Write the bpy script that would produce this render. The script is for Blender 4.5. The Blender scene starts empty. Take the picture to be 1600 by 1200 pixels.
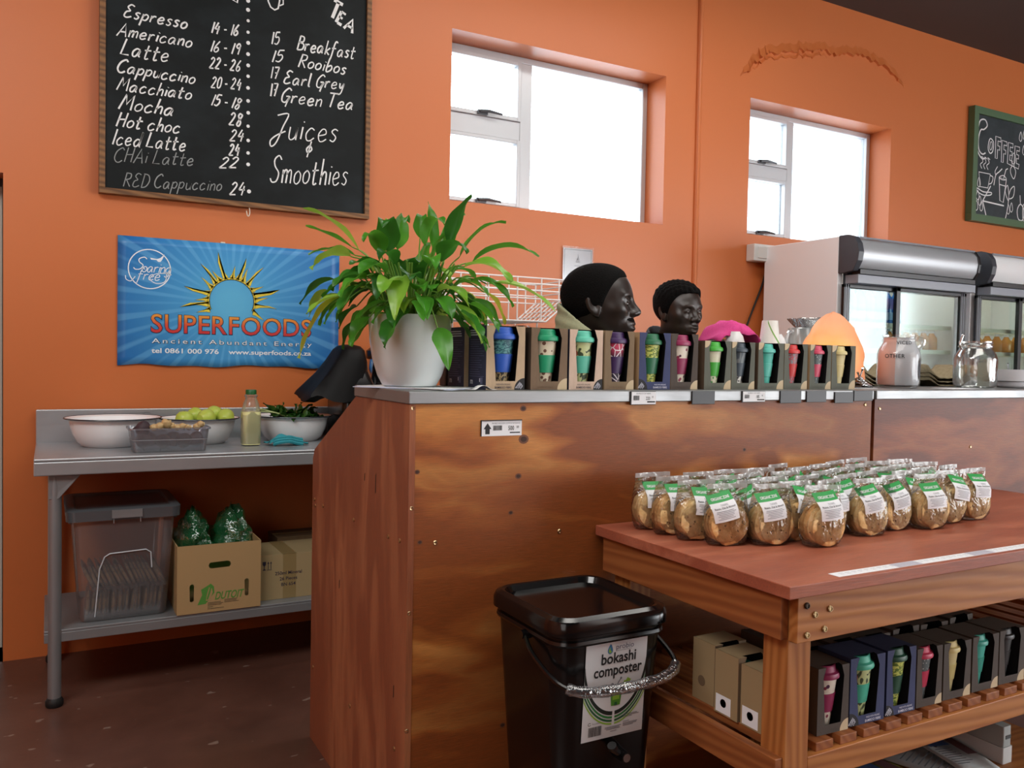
import bpy, bmesh, math, random
import numpy as np
from mathutils import Matrix, Vector, Euler, noise
S = bpy.context.scene
C = S.collection
R = math.radians
# ---------------------------------------------------------------- camera
cam = bpy.data.objects.new('camera', bpy.data.cameras.new('camera')); C.objects.link(cam)
EYE = Vector((0, 0, 1.30))
def _cam():
    yaw, pitch, roll = R(28.77242476), R(-1.72936139), R(1.07354389)
    f = Vector((math.sin(yaw)*math.cos(pitch), math.cos(yaw)*math.cos(pitch), math.sin(pitch)))
    r = Vector((math.cos(yaw), -math.sin(yaw), 0)); u = r.cross(f)
    r2 = math.cos(roll)*r + math.sin(roll)*u; u2 = -math.sin(roll)*r + math.cos(roll)*u
    m = Matrix((r2, u2, -f)).transposed().to_4x4(); m.translation = EYE
    return m
cam.matrix_world = _cam()
cam.data.sensor_width = 36; cam.data.lens = 36*1320.444/1600; cam.data.clip_start = .05
S.camera = cam
# ---------------------------------------------------------------- sky, lamps, exposure
S.view_settings.view_transform = 'Standard'; S.view_settings.look = 'None'
S.view_settings.exposure = -0.2; S.view_settings.gamma = 1; S.view_settings.use_curve_mapping = False
S.cycles.transparent_max_bounces = 40; S.cycles.max_bounces = 10; S.cycles.use_denoising = True
S.cycles.caustics_reflective = False; S.cycles.caustics_refractive = False
S.cycles.sample_clamp_indirect = 6
w = bpy.data.worlds.new('overcast_sky'); S.world = w; w.use_nodes = True
bg = w.node_tree.nodes['Background']; bg.inputs[0].default_value = (.93, .97, 1, 1); bg.inputs[1].default_value = 10.0
def area(name, loc, aim, sx, sy, power, col=(1, 1, 1)):
    l = bpy.data.lights.new(name, 'AREA'); l.shape = 'RECTANGLE'; l.size = sx; l.size_y = sy; l.energy = power; l.color = col
    o = bpy.data.objects.new(name, l); C.objects.link(o); o.location = loc
    o.rotation_euler = (Vector(aim)-Vector(loc)).to_track_quat('-Z', 'Y').to_euler(); return o
area('doorway_daylight', (5.2, -2.6, 2.3), (1.6, 2.6, 1.2), 3.0, 2.4, 60, (1, .97, .93))
area('front_left_fill', (-2.6, -1.6, 2.2), (.8, 2.4, .7), 2.4, 2.2, 34, (1, .98, .96))  # added fill from the front left, no shopfront opening there
area('ceiling_light_bank', (1.6, 0.6, 3.60), (1.6, 0.9, 0), 3.6, 1.2, 62, (1, .96, .90))
area('ceiling_light_row', (2.7, 2.75, 3.62), (2.7, 2.75, 0), 2.6, .5, 34, (1, .96, .90))
area('left_overhead_fill', (-1.3, 1.0, 3.62), (-.3, 2.2, .6), 2.2, 1.2, 110, (1, .98, .96))  # added overhead fill that brightens the counter end and the fridge side
# ---------------------------------------------------------------- helpers
def rgb(h):
    h = h.lstrip('#'); c = [int(h[i:i+2], 16)/255 for i in (0, 2, 4)]
    return tuple(x/12.92 if x <= .04045 else ((x+.055)/1.055)**2.4 for x in c)+(1,)
MATS = {}
class NT:
    """small node-tree writer"""
    def __init__(s, name):
        s.m = bpy.data.materials.new(name); s.m.use_nodes = True; s.t = s.m.node_tree
        s.b = s.t.nodes['Principled BSDF']; s.out = s.t.nodes['Material Output']
    def n(s, typ, **k):
        x = s.t.nodes.new('ShaderNode'+typ)
        for a, v in k.items():
            if a.startswith('i_'):
                key = a[2:]; key = int(key) if key.isdigit() else key.replace('_', ' ')
                s.set(x.inputs[key], v)
            else: setattr(x, a, v)
        return x
    def set(s, sock, v):
        if isinstance(v, bpy.types.NodeSocket): s.t.links.new(v, sock)
        else: sock.default_value = v
    def p(s, **k):
        for a, v in k.items(): s.set(s.b.inputs[a.replace('_', ' ')], v)
    def coord(s, scale=(1, 1, 1), kind='Object', rot=(0, 0, 0), loc=(0, 0, 0)):
        tc = s.n('TexCoord'); mp = s.n('Mapping'); mp.inputs['Scale'].default_value = scale
        mp.inputs['Rotation'].default_value = rot; mp.inputs['Location'].default_value = loc
        s.t.links.new(tc.outputs[kind], mp.inputs[0]); return mp.outputs[0]
    def noise(s, co, scale=5, detail=4, rough=.5, dist=0):
        return s.n('TexNoise', i_Vector=co, i_Scale=scale, i_Detail=detail, i_Roughness=rough, i_Distortion=dist).outputs[0]
    def ramp(s, fac, stops, interp='LINEAR'):
        r = s.n('ValToRGB'); r.color_ramp.interpolation = interp; e = r.color_ramp.elements
        while len(e) < len(stops): e.new(.5)
        for i, (p, c) in enumerate(stops):
            e[i].position = p; e[i].color = c if len(c) == 4 else tuple(c)+(1,)
        s.set(r.inputs[0], fac); return r.outputs[0]
    def mix(s, f, a, b, mode='MIX'):
        x = s.n('Mix', data_type='RGBA', blend_type=mode)
        s.set(x.inputs[0], f); s.set(x.inputs[6], a); s.set(x.inputs[7], b); return x.outputs[2]
    def math(s, op, a, b=0.0, c=None):
        x = s.n('Math', operation=op); s.set(x.inputs[0], a); s.set(x.inputs[1], b)
        if c is not None: s.set(x.inputs[2], c)
        return x.outputs[0]
    def sep(s, co):
        return s.n('SeparateXYZ', i_0=co).outputs
    def bump(s, h, strength=.3, dist=.01):
        x = s.n('Bump', i_Height=h, i_Strength=strength, i_Distance=dist); s.set(s.b.inputs['Normal'], x.outputs[0]); return x.outputs[0]
def mat(name, col, rough=.5, metal=0, **k):
    if name in MATS: return MATS[name]
    t = NT(name); t.p(Base_Color=rgb(col) if isinstance(col, str) else col, Roughness=rough, Metallic=metal)
    for a, v in k.items(): t.p(**{a: v})
    MATS[name] = t.m; return t.m
G_ = lambda v: (v, v, v, 1)
# ---- planes for writing: local x to the right, local y up, local z out of the face
def front(x, y, z): return Matrix(((1, 0, 0, x), (0, 0, -1, y), (0, 1, 0, z), (0, 0, 0, 1)))
def leftside(x, y, z): return Matrix(((0, 0, -1, x), (-1, 0, 0, y), (0, 1, 0, z), (0, 0, 0, 1)))
def flat(x, y, z, a=0): return Matrix.Translation((x, y, z)) @ Matrix.Rotation(a, 4, 'Z')
_TXT = {}
def _text(s, bold, space):
    k = (s, bold, space)
    if k not in _TXT:
        c = bpy.data.curves.new('t', 'FONT'); c.body = s; c.size = 1; c.offset = bold; c.space_character = space
        c.resolution_u = 3; c.fill_mode = 'FRONT'
        o = bpy.data.objects.new('t', c); me = o.to_mesh()
        vs = [v.co.copy() for v in me.vertices]; fs = [tuple(p.vertices) for p in me.polygons]
        o.to_mesh_clear(); bpy.data.objects.remove(o); bpy.data.curves.remove(c)
        xs = [v.x for v in vs] or [0]
        _TXT[k] = (vs, fs, min(xs), max(xs))
    return _TXT[k]
def catmull(pts, n=5, closed=False):
    P = [Vector(p) for p in pts]
    if len(P) < 3: return P
    out = []; N = len(P)
    rng = range(N if closed else N-1)
    for i in rng:
        g = lambda j: P[j % N] if closed else P[max(0, min(N-1, j))]
        a, b, c, d = g(i-1), g(i), g(i+1), g(i+2)
        for k in range(n):
            t = k/n
            out.append(.5*((2*b)+(c-a)*t+(2*a-5*b+4*c-d)*t*t+(3*b-a-3*c+d)*t**3))
    if not closed: out.append(P[-1])
    return out
class MB:
    """collects shapes and links them as ONE mesh object"""
    def __init__(s): s.v = []; s.f = []; s.m = []; s.sm = []
    def add(s, vs, fs, mat=0, M=None, smooth=False):
        o = len(s.v)
        s.v += [tuple(M @ Vector(v)) for v in vs] if M is not None else [tuple(v) for v in vs]
        s.f += [tuple(i+o for i in f) for f in fs]; s.m += [mat]*len(fs); s.sm += [smooth]*len(fs); return s
    def box(s, x0, y0, z0, x1, y1, z1, mat=0, M=None):
        v = [(x, y, z) for z in (z0, z1) for y in (y0, y1) for x in (x0, x1)]
        return s.add(v, [(0, 2, 3, 1), (4, 5, 7, 6), (0, 1, 5, 4), (2, 6, 7, 3), (0, 4, 6, 2), (1, 3, 7, 5)], mat, M)
    def loft(s, rings, mat=0, M=None, smooth=True, caps=(True, True), closed=True):
        n = len(rings[0]); v = [p for r in rings for p in r]; f = []
        for i in range(len(rings)-1):
            for j in range(n if closed else n-1):
                k = (j+1) % n; f.append((i*n+j, i*n+k, (i+1)*n+k, (i+1)*n+j))
        if caps[0]: f.append(tuple(range(n))[::-1])
        if caps[1]: f.append(tuple(range((len(rings)-1)*n, len(rings)*n)))
        return s.add(v, f, mat, M, smooth)
    def lathe(s, prof, seg=28, mat=0, M=None, smooth=True, caps=(True, True)):
        return s.loft([[(max(r, 1e-5)*math.cos(2*math.pi*j/seg), max(r, 1e-5)*math.sin(2*math.pi*j/seg), z) for j in range(seg)] for r, z in prof], mat, M, smooth, caps)
    def rrect(s, sects, mat=0, M=None, smooth=True, caps=(True, True), seg=5):
        """sects: (x0,y0,x1,y1,radius,z) rounded rectangles stacked up"""
        return s.loft([rr(*q[:5], seg, q[5]) for q in sects], mat, M, smooth, caps)
    def tube(s, pts, r, seg=8, mat=0, M=None, closed=False, caps=True, flatten=1):
        P = [Vector(p) for p in pts]; N = len(P); rings = []; up = None
        for i in range(N):
            a = P[(i-1) % N] if (closed or i) else P[0]; b = P[(i+1) % N] if (closed or i < N-1) else P[-1]
            t = (b-a).normalized()
            if up is None: up = Vector((0, 0, 1)) if abs(t.z) < .9 else Vector((1, 0, 0))
            x = t.cross(up).normalized(); up = x.cross(t).normalized()
            rad = r[i] if isinstance(r, (list, tuple)) else r
            rings.append([P[i]+rad*(math.cos(2*math.pi*j/seg)*x+flatten*math.sin(2*math.pi*j/seg)*up) for j in range(seg)])
        if closed: rings.append(rings[0])
        return s.loft(rings, mat, M, True, (caps and not closed, caps and not closed))
    def cyl(s, p0, p1, r0, r1=None, seg=16, mat=0, M=None):
        return s.tube([p0, p1], [r0, r0 if r1 is None else r1], seg, mat, M)
    def poly(s, pts, mat=0, M=None, h=0.0):
        n = len(pts); a = [(p[0], p[1], 0) for p in pts]
        if not h: return s.add(a, [tuple(range(n))], mat, M)
        b = [(p[0], p[1], h) for p in pts]
        return s.add(a+b, [tuple(range(n))[::-1], tuple(range(n, 2*n))]+[(i, (i+1) % n, n+(i+1) % n, n+i) for i in range(n)], mat, M)
    def text(s, body, size, M, mat=0, align='L', bold=0.0, space=1.0, width=None, z=.0004, sx=1.0):
        vs, fs, x0, x1 = _text(body, bold, space)
        k = sx if width is None else width/max(1e-6, (x1-x0)*size)
        off = {'L': -x0, 'C': -(x0+x1)/2, 'R': -x1}[align]
        return s.add([((v.x+off)*size*k, v.y*size, z) for v in vs], fs, mat, M)
    def ribbon(s, pts, w, M=None, mat=0, z=.0004, closed=False):
        P = [Vector((p[0], p[1])) for p in pts]; N = len(P)
        if N < 2: return s
        L = []; Rr = []
        for i in range(N):
            a = P[(i-1) % N] if (closed or i) else P[0]; b = P[(i+1) % N] if (closed or i < N-1) else P[-1]
            t = (b-a); t = t.normalized() if t.length > 1e-9 else Vector((1, 0)); n = Vector((-t.y, t.x))*w/2
            L.append(P[i]+n); Rr.append(P[i]-n)
        v = [(p.x, p.y, z) for p in L]+[(p.x, p.y, z) for p in Rr]
        f = [(i, N+i, N+(i+1) % N, (i+1) % N) for i in range(N if closed else N-1)]
        return s.add(v, f, mat, M)
    def disc(s, x, y, r, M, mat=0, z=.0004, seg=14, ry=None):
        ry = ry or r
        return s.add([(x+r*math.cos(2*math.pi*j/seg), y+ry*math.sin(2*math.pi*j/seg), z) for j in range(seg)], [tuple(range(seg))], mat, M)
    def rect(s, x0, y0, x1, y1, M, mat=0, z=.0004):
        return s.add([(x0, y0, z), (x1, y0, z), (x1, y1, z), (x0, y1, z)], [(0, 1, 2, 3)], mat, M)
    def ball(s, c, r, seg=12, rings=8, mat=0, M=None, jit=0, seed=0):
        r = r if isinstance(r, (tuple, list)) else (r, r, r); rg = []
        for i in range(rings+1):
            a = -math.pi/2+math.pi*i/rings; row = []
            for j in range(seg):
                b = 2*math.pi*j/seg; d = Vector((math.cos(a)*math.cos(b), math.cos(a)*math.sin(b), math.sin(a)))
                k = 1+jit*noise.noise(d*1.7+Vector((seed, seed*2.3, 0)))
                row.append((c[0]+r[0]*d.x*k, c[1]+r[1]*d.y*k, c[2]+r[2]*d.z*k))
            rg.append(row)
        return s.loft(rg, mat, M, True, (False, False))
    def mesh(s, name, mats, angle=35):
        me = bpy.data.meshes.new(name); me.from_pydata(s.v, [], s.f)
        for m in (mats if isinstance(mats, (list, tuple)) else [mats]): me.materials.append(m)
        me.polygons.foreach_set('material_index', s.m); me.polygons.foreach_set('use_smooth', s.sm)
        me.validate(); me.update()
        if any(s.sm): me.set_sharp_from_angle(angle=R(angle))
        return me
    def build(s, name, mats, parent=None, loc=(0, 0, 0), rot=(0, 0, 0), bevel=0, solid=0, sub=0, angle=35):
        o = bpy.data.objects.new(name, s.mesh(name, mats, angle)); C.objects.link(o)
        o.location = loc; o.rotation_euler = rot
        if parent is not None: o.parent = parent
        if solid: x = o.modifiers.new('solid', 'SOLIDIFY'); x.thickness = solid; x.offset = 0
        if bevel: x = o.modifiers.new('bevel', 'BEVEL'); x.width = bevel; x.segments = 2; x.limit_method = 'ANGLE'; x.angle_limit = R(40); x.harden_normals = False
        if sub: x = o.modifiers.new('sub', 'SUBSURF'); x.levels = sub; x.render_levels = sub
        return o
def rr(x0, y0, x1, y1, r, seg, z):
    out = []
    for cx, cy, a0 in ((x1-r, y0+r, -90), (x1-r, y1-r, 0), (x0+r, y1-r, 90), (x0+r, y0+r, 180)):
        for i in range(seg+1):
            a = R(a0+90*i/seg); out.append((cx+r*math.cos(a), cy+r*math.sin(a), z))
    return out
def tag(o, label, cat, group=None, kind=None):
    o['label'] = label; o['category'] = cat
    if group: o['group'] = group
    if kind: o['kind'] = kind
    return o
def thing(name, label, cat, loc=(0, 0, 0), rz=0, group=None):
    o = bpy.data.objects.new(name, None); C.objects.link(o); o.empty_display_size = .05
    o.location = loc; o.rotation_euler = (0, 0, rz); return tag(o, label, cat, group)
def struct(o): o['kind'] = 'structure'; return o
def dup(root, loc, rz=0, label=None, group=None, scale=None, rot=None):
    """a copy of a thing with copies of its parts and sub-parts"""
    def cp(o, par):
        c = o.copy(); C.objects.link(c)
        if par is not None: c.parent = par
        for ch in KIDS.get(o.name, []): cp(ch, c)
        return c
    KIDS = {}
    for o in root.children_recursive: KIDS.setdefault(o.parent.name, []).append(o)
    r = cp(root, None); r.location = loc; r.rotation_euler = rot or (0, 0, rz)
    if label: r['label'] = label
    if group: r['group'] = group
    if scale: r.scale = scale
    return r
ORD = ['first', 'second', 'third', 'fourth', 'fifth', 'sixth', 'seventh', 'eighth', 'ninth', 'tenth', 'eleventh', 'twelfth', 'thirteenth', 'fourteenth', 'fifteenth', 'sixteenth', 'seventeenth', 'eighteenth', 'nineteenth', 'twentieth']
# ---------------------------------------------------------------- materials
def m_wall():
    t = NT('orange_wall_paint'); co = t.coord()
    n = t.noise(co, 1.3, 3); c = t.mix(n, rgb('#CC733E'), rgb('#C66C38'))
    t.p(Base_Color=c, Roughness=.42, Specular_IOR_Level=.5)
    t.bump(t.math('ADD', t.noise(co, 4, 3), t.math('MULTIPLY', t.noise(co, 60, 3), .05)), .16, .010); return t.m
def m_floor():
    t = NT('red_brown_floor'); co = t.coord()
    n = t.noise(co, 2.2, 6, .6); c = t.ramp(n, [(.3, rgb('#4E3229')), (.55, rgb('#5E3E33')), (.8, rgb('#6B4A3F'))])
    sp = t.ramp(t.noise(t.coord((3, 5, 3)), 4.5, 2, .5), [(.70, G_(0)), (.715, G_(1))])
    c = t.mix(t.math('MULTIPLY', sp, .45), c, rgb('#A08C80'))
    t.p(Base_Color=c, Roughness=t.ramp(n, [(.3, G_(.28)), (.8, G_(.45))])); t.bump(t.noise(co, 14, 4), .08, .01); return t.m
def m_ply(name, sc, seed, a='#8A5029', b='#B4743A', c='#D09A56', rough=.45):
    """stained plywood: broad flame figure, drawn out along the grain (long axis = smallest scale)"""
    t = NT(name); co = t.coord(sc, loc=(seed, seed*.7, seed*.3))
    warp = t.n('TexNoise', i_Vector=co, i_Scale=1.3, i_Detail=3.0, i_Roughness=.5)
    v = t.n('VectorMath', operation='MULTIPLY_ADD'); t.set(v.inputs[0], warp.outputs[1]); v.inputs[1].default_value = (.7, .7, .7); t.set(v.inputs[2], co)
    f1 = t.noise(v.outputs[0], 1.5, 3, .5, .2)
    band = t.math('FRACT', t.math('MULTIPLY', f1, 3.4))
    col = t.ramp(band, [(.0, rgb(a)), (.14, rgb(b)), (.34, rgb(c)), (.50, rgb(b)), (.68, rgb(a)), (1, rgb(a))])
    col = t.mix(t.ramp(t.noise(co, 1.0, 2), [(.42, G_(0)), (.62, G_(.75))]), col, rgb(a))
    fine = t.noise(t.coord(tuple(x*(4 if x < 2.2 else 16) for x in sc)), 6, 4, .65)
    col = t.mix(.33, col, t.ramp(fine, [(.3, rgb('#4A2615')), (.7, rgb('#C48A4C'))]), 'OVERLAY')
    t.p(Base_Color=col, Roughness=rough, Specular_IOR_Level=.3); t.bump(fine, .12, .004); return t.m
def m_pine(name, sc, cols=('#8E5228', '#A86A36', '#B87A44'), rough=.5):
    t = NT(name); co = t.coord(sc); d = t.noise(co, 1.2, 2)
    wv = t.n('TexWave', wave_type='BANDS', bands_direction='DIAGONAL', i_Vector=co, i_Scale=1.6, i_Distortion=5.0, i_Detail=3.0, i_Detail_Scale=.8)
    f = t.math('ADD', t.math('MULTIPLY', wv.outputs[1], .6), t.math('MULTIPLY', d, .4))
    col = t.ramp(f, [(.0, rgb(cols[0])), (.5, rgb(cols[1])), (1, rgb(cols[2]))])
    t.p(Base_Color=col, Roughness=rough, Specular_IOR_Level=.35); t.bump(wv.outputs[1], .1, .003); return t.m
def m_steel(name, col='#B9BBBD', rough=.3, dirn=(2, 60, 60), metal=1.0):
    t = NT(name); n = t.noise(t.coord(dirn), 6, 3); n2 = t.noise(t.coord(), 5, 4)
    t.p(Base_Color=rgb(col), Metallic=metal, Roughness=t.ramp(t.math('ADD', t.math('MULTIPLY', n, .5), t.math('MULTIPLY', n2, .5)), [(.3, G_(rough-.07)), (.7, G_(rough+.12))]))
    t.bump(n, .05, .002); return t.m
def m_film(name, tint='#FFFFFF', refl=.16, haze=.06, bump=.5, scale=26, hazecol='#F4F6F8', fres=.75):
    """thin clear film or plastic: see-through, with sharp wrinkled reflections and a little haze"""
    t = NT(name); t.t.nodes.remove(t.b)
    n = t.noise(t.coord(), scale, 3, .6, .4)
    bp = t.n('Bump', i_Height=n, i_Strength=bump, i_Distance=.02).outputs[0]
    tr = t.n('BsdfTransparent', i_Color=rgb(tint)); gl = t.n('BsdfGlossy', i_Roughness=.12, i_Normal=bp)
    df = t.n('BsdfDiffuse', i_Color=rgb(hazecol)); tl = t.n('BsdfTranslucent', i_Color=rgb(hazecol))
    ly = t.n('LayerWeight', i_Blend=.35, i_Normal=bp)
    f = t.math('ADD', t.math('MULTIPLY', ly.outputs[0], fres), refl)
    a = t.n('MixShader'); t.set(a.inputs[0], f); t.t.links.new(tr.outputs[0], a.inputs[1]); t.t.links.new(gl.outputs[0], a.inputs[2])
    h = t.n('AddShader'); h = t.n('MixShader'); h.inputs[0].default_value = .5; t.t.links.new(df.outputs[0], h.inputs[1]); t.t.links.new(tl.outputs[0], h.inputs[2])
    b = t.n('MixShader'); b.inputs[0].default_value = haze; t.t.links.new(a.outputs[0], b.inputs[1]); t.t.links.new(h.outputs[0], b.inputs[2])
    t.t.links.new(b.outputs[0], t.out.inputs[0]); return t.m
def m_spots(name, base, spot, scale, lo, hi, second=None, dist='EUCLIDEAN', rough=.5):
    t = NT(name); v = t.n('TexVoronoi', i_Vector=t.coord(), i_Scale=scale, distance=dist)
    f = t.ramp(v.outputs['Distance'], [(lo, G_(1)), (hi, G_(0))]); s = rgb(spot)
    if second: s = t.mix(t.ramp(v.outputs['Color'], [(.45, G_(0)), (.5, G_(1))]), rgb(spot), rgb(second))
    t.p(Base_Color=t.mix(f, rgb(base), s), Roughness=rough); return t.m
def m_leafy(name, base, leaf, sc, thr=.5, third=None, rot=.6, rough=.5):
    """slanted leaf strokes printed on a cup"""
    t = NT(name); co = t.coord(sc, rot=(.3, rot, .5)); n = t.noise(co, 1, 1.5, .4, .8)
    c = t.mix(t.ramp(n, [(thr-.02, G_(0)), (thr+.02, G_(1))]), rgb(base), rgb(leaf))
    if third: c = t.mix(t.ramp(t.noise(t.coord(), 38, 0), [(.68, G_(0)), (.7, G_(1))]), c, rgb(third))
    t.p(Base_Color=c, Roughness=rough); return t.m
def m_lines(name, base, line, scale, width=.05, rough=.5, grad=None):
    t = NT(name); v = t.n('TexVoronoi', i_Vector=t.coord((1, 1, .8)), i_Scale=scale, feature='DISTANCE_TO_EDGE')
    b = rgb(base)
    if grad: b = t.mix(t.ramp(t.sep(t.coord())[2], [(grad[1], G_(0)), (grad[2], G_(1))]), rgb(base), rgb(grad[0]))
    t.p(Base_Color=t.mix(t.ramp(v.outputs[0], [(width, G_(1)), (width*1.6, G_(0))]), b, rgb(line)), Roughness=rough); return t.m
WALL = m_wall(); FLOOR = m_floor()
PLYF = m_ply('stained_plywood_face', (1.0, 3.2, 3.4), 3.1)
PLYF2 = m_ply('dark_stained_plywood', (.9, 3, 2.6), 9.4, '#6E3C28', '#8A5034', '#9A603C')
PLYS = m_ply('red_brown_plywood_side', (5, 4.2, .8), 5.3, '#8E583E', '#A0694A', '#AC7654', .5)
TOPW = m_ply('red_stained_tabletop', (.8, 3, 3), 7.7, '#A05E4A', '#AC6A53', '#B6755E', .42)
PINEX = m_pine('stained_pine_along', (1.2, 14, 14)); PINEY = m_pine('stained_pine_across', (14, 1.2, 14), ('#7A4424', '#8E522C', '#9E6236'))
PINEZ = m_pine('stained_pine_upright', (16, 16, 1.0))
STEEL = m_steel('brushed_steel', '#B4B8BC', .32, (2, 60, 60), .6); STEELD = m_steel('dull_galvanised_steel', '#95989B', .40, (30, 30, 2), .6); CHROME = mat('polished_chrome', '#D8DADC', .12, 1)
STEELC = m_steel('counter_steel', '#9A9C9D', .48)
BLACKP = mat('black_plastic', '#0C0C0D', .22); BLACKM = mat('matt_black', '#121213', .6); WHITEP = mat('white_paper', '#E9EBEE', .7)
INK = mat('black_ink', '#17181A', .6); GREYINK = mat('grey_print', '#70757C', .7); BRASS = mat('brassy_screw_metal', '#C0A880', .3, 1)
WHITEG = mat('white_glaze', '#EDEFF0', .15); CHALK = mat('white_chalk', '#E6E7E6', .9); CHALKD = mat('faint_chalk', '#8F9392', .9)
# ---------------------------------------------------------------- the setting
YW, YB, ZC = 4.058, 4.32, 3.74
W1 = (1.835, 2.122, 3.243, 3.008); W2 = (3.926, 2.128, 5.286, 2.993); DR = (-1.15, 0.0, -.163, 2.02)
m = MB()
xs = sorted({-3.0, DR[0], DR[2], W1[0], W1[2], W2[0], W2[2], 10.5}); zs = sorted({0.0, DR[3], W1[1], W1[3], W2[1], W2[3], ZC})
hole = lambda x, z: any(a < x < c and b < z < d for a, b, c, d in (W1, W2, DR))
for i in range(len(xs)-1):
    for j in range(len(zs)-1):
        x0, x1, z0, z1 = xs[i], xs[i+1], zs[j], zs[j+1]
        if hole((x0+x1)/2, (z0+z1)/2): continue
        m.add([(x0, YW, z0), (x1, YW, z0), (x1, YW, z1), (x0, YW, z1)], [(0, 1, 2, 3)])
        m.add([(x0, YB, z0), (x1, YB, z0), (x1, YB, z1), (x0, YB, z1)], [(3, 2, 1, 0)])
for a, b, c, d in (W1, W2, DR):
    m.add([(a, YW, b), (c, YW, b), (c, YW, d), (a, YW, d), (a, YB, b), (c, YB, b), (c, YB, d), (a, YB, d)],
          [(0, 1, 5, 4), (1, 2, 6, 5), (2, 3, 7, 6), (3, 0, 4, 7)])
# cracked, lifting plaster above the right-hand window
random.seed(5)
ck = [(3.83, 3.10), (3.90, 3.17), (3.98, 3.25), (4.07, 3.29), (4.2, 3.33), (4.33, 3.37), (4.45, 3.375), (4.56, 3.41), (4.66, 3.40), (4.8, 3.43), (4.95, 3.445), (5.05, 3.43), (5.18, 3.41), (5.3, 3.36), (5.41, 3.30)]
pts = []
for i in range(len(ck)-1):
    for k in range(6):
        t = k/6; pts.append((ck[i][0]*(1-t)+ck[i+1][0]*t+random.uniform(-.012, .012), ck[i][1]*(1-t)+ck[i+1][1]*t+random.uniform(-.014, .014)))
pts.append(ck[-1])
up = []; N = len(pts)
for i, (x, z) in enumerate(pts):
    e = min(1, i/5, (N-1-i)/5); hgt = e*random.uniform(.010, .022)
    up.append([(x, YW+.001, z+.05*e+.01), (x+.004, YW-hgt*.55, z+.018), (x, YW-hgt, z), (x, YW+.001, z-.004)])
m.loft(up, 0, None, True, (False, False), closed=False)
up = []
for i, (x, z) in enumerate(pts[8:46]):
    e = min(1, i/5, (37-i)/5); hgt = e*random.uniform(.004, .012); z -= .035+.02*noise.noise((x*6, 0, 1))
    up.append([(x, YW+.001, z+.02), (x, YW-hgt, z), (x, YW+.001, z-.003)])
m.loft(up, 0, None, True, (False, False), closed=False)
struct(m.build('wall_back', WALL))
# the lighter nicks in the paint
m = MB().box(-3, -5.5, -.12, 10.5, YB, 0); struct(m.build('floor', FLOOR))
m = MB().box(-3, -5.5, ZC, 10.5, YB, ZC+.1); struct(m.build('ceiling', mat('dark_brown_ceiling', '#4C4340', .8)))
m = MB().box(-3.12, -5.5, 0, -3, YB, ZC); struct(m.build('wall_left', WALL))
m = MB().box(-3, -5.62, 0, 6.6, -5.5, ZC).box(6.6, -5.62, 2.9, 10.5, -5.5, ZC); struct(m.build('wall_front', WALL))  # unseen wall, its opening sized to limit the daylight
m = MB().box(10.5, -.9, 0, 10.62, YB, ZC).box(10.5, -5.5, 2.9, 10.62, -.9, ZC).box(10.5, -5.5, 0, 10.62, -4.6, 2.9)
struct(m.build('wall_right', WALL))  # out of view; opening narrowed to hold back sky light
m = MB(); m.tube([(3.497, YW-.004, 0), (3.497, YW-.004, ZC)], .017, 10); m.box(3.478, YW-.006, 0, 3.516, YW, ZC)
struct(m.build('trim_1', WALL))
# door on the far left, set back in its opening
SILV = mat('window_aluminium', '#C9CCD0', .35, .3)
d = struct(MB().box(DR[0]+.03, YB-.10, .01, DR[2]-.009, YB-.06, DR[3]-.03).build('door_1', mat('off_white_door_paint', '#C9C7BC', .5), bevel=.003))
MB().box(DR[0], YB-.12, 0, DR[0]+.03, YB-.02, DR[3]).box(DR[2]-.008, YB-.12, 0, DR[2], YB-.02, DR[3]).box(DR[0], YB-.12, DR[3]-.03, DR[2], YB-.02, DR[3]).build('door_frame', mat('dark_door_frame', '#3A2E28', .5), d)
b = MB(); b.cyl((DR[0]+.1, YB-.16, 1.02), (DR[0]+.1, YB-.10, 1.02), .01); b.cyl((DR[0]+.1, YB-.155, 1.02), (DR[0]+.22, YB-.155, 1.02), .009); b.build('door_handle', CHROME, d)
GLASS = m_film('window_glass', '#F6FBFF', .03, 0, 0)
def window(n, W, mx0, mx1, tz0, tz1):
    x0, z0, x1, z1 = W; f = .035; y0, y1 = YB-.085, YB-.03
    m = MB()
    for a, b, c, d in ((x0, z0, x0+f, z1), (x1-f, z0, x1, z1), (x0+f, z0, x1-f, z0+f), (x0+f, z1-f, x1-f, z1), (mx0, z0+f, mx1, z1-f), (x0+f, tz0, mx0, tz1)):
        m.box(a, y0, b, c, y1, d)
    o = struct(m.build('window_%d' % n, SILV, bevel=.004))
    for nm, a, b, c, d in (('upper', x0+f, tz1, mx0, z1-f), ('lower', x0+f, z0+f, mx0, tz0)):
        s = MB(); q = .022; y2 = y0-.012
        for p in ((a, b, a+q, d), (c-q, b, c, d), (a+q, b, c-q, b+q), (a+q, d-q, c-q, d)): s.box(p[0], y2, p[1], p[2], y1-.01, p[3])
        s.build('opening_sash', SILV, o, bevel=.003)
        MB().box(a+q, YB-.062, b+q, c-q, YB-.056, d-q).build('window_pane', GLASS, o)
        hx = (a+c)/2-.01; h = MB(); h.box(hx-.03, y2-.014, b+.002, hx+.03, y2, b+.026); h.tube([(hx-.02, y2-.02, b+.016), (hx+.03, y2-.03, b+.02), (hx+.11, y2-.034, b+.012)], [.009, .009, .006], 8, 0, None)
        h.build('window_handle', mat('grey_handle_metal', '#5E6064', .4, .6), o)
    MB().box(mx1, YB-.062, z0+f, x1-f, YB-.056, z1-f).build('window_pane', GLASS, o)
window(1, W1, 2.345, 2.42, 2.535, 2.64); window(2, W2, 4.449, 4.504, 2.55, 2.635)
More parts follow.
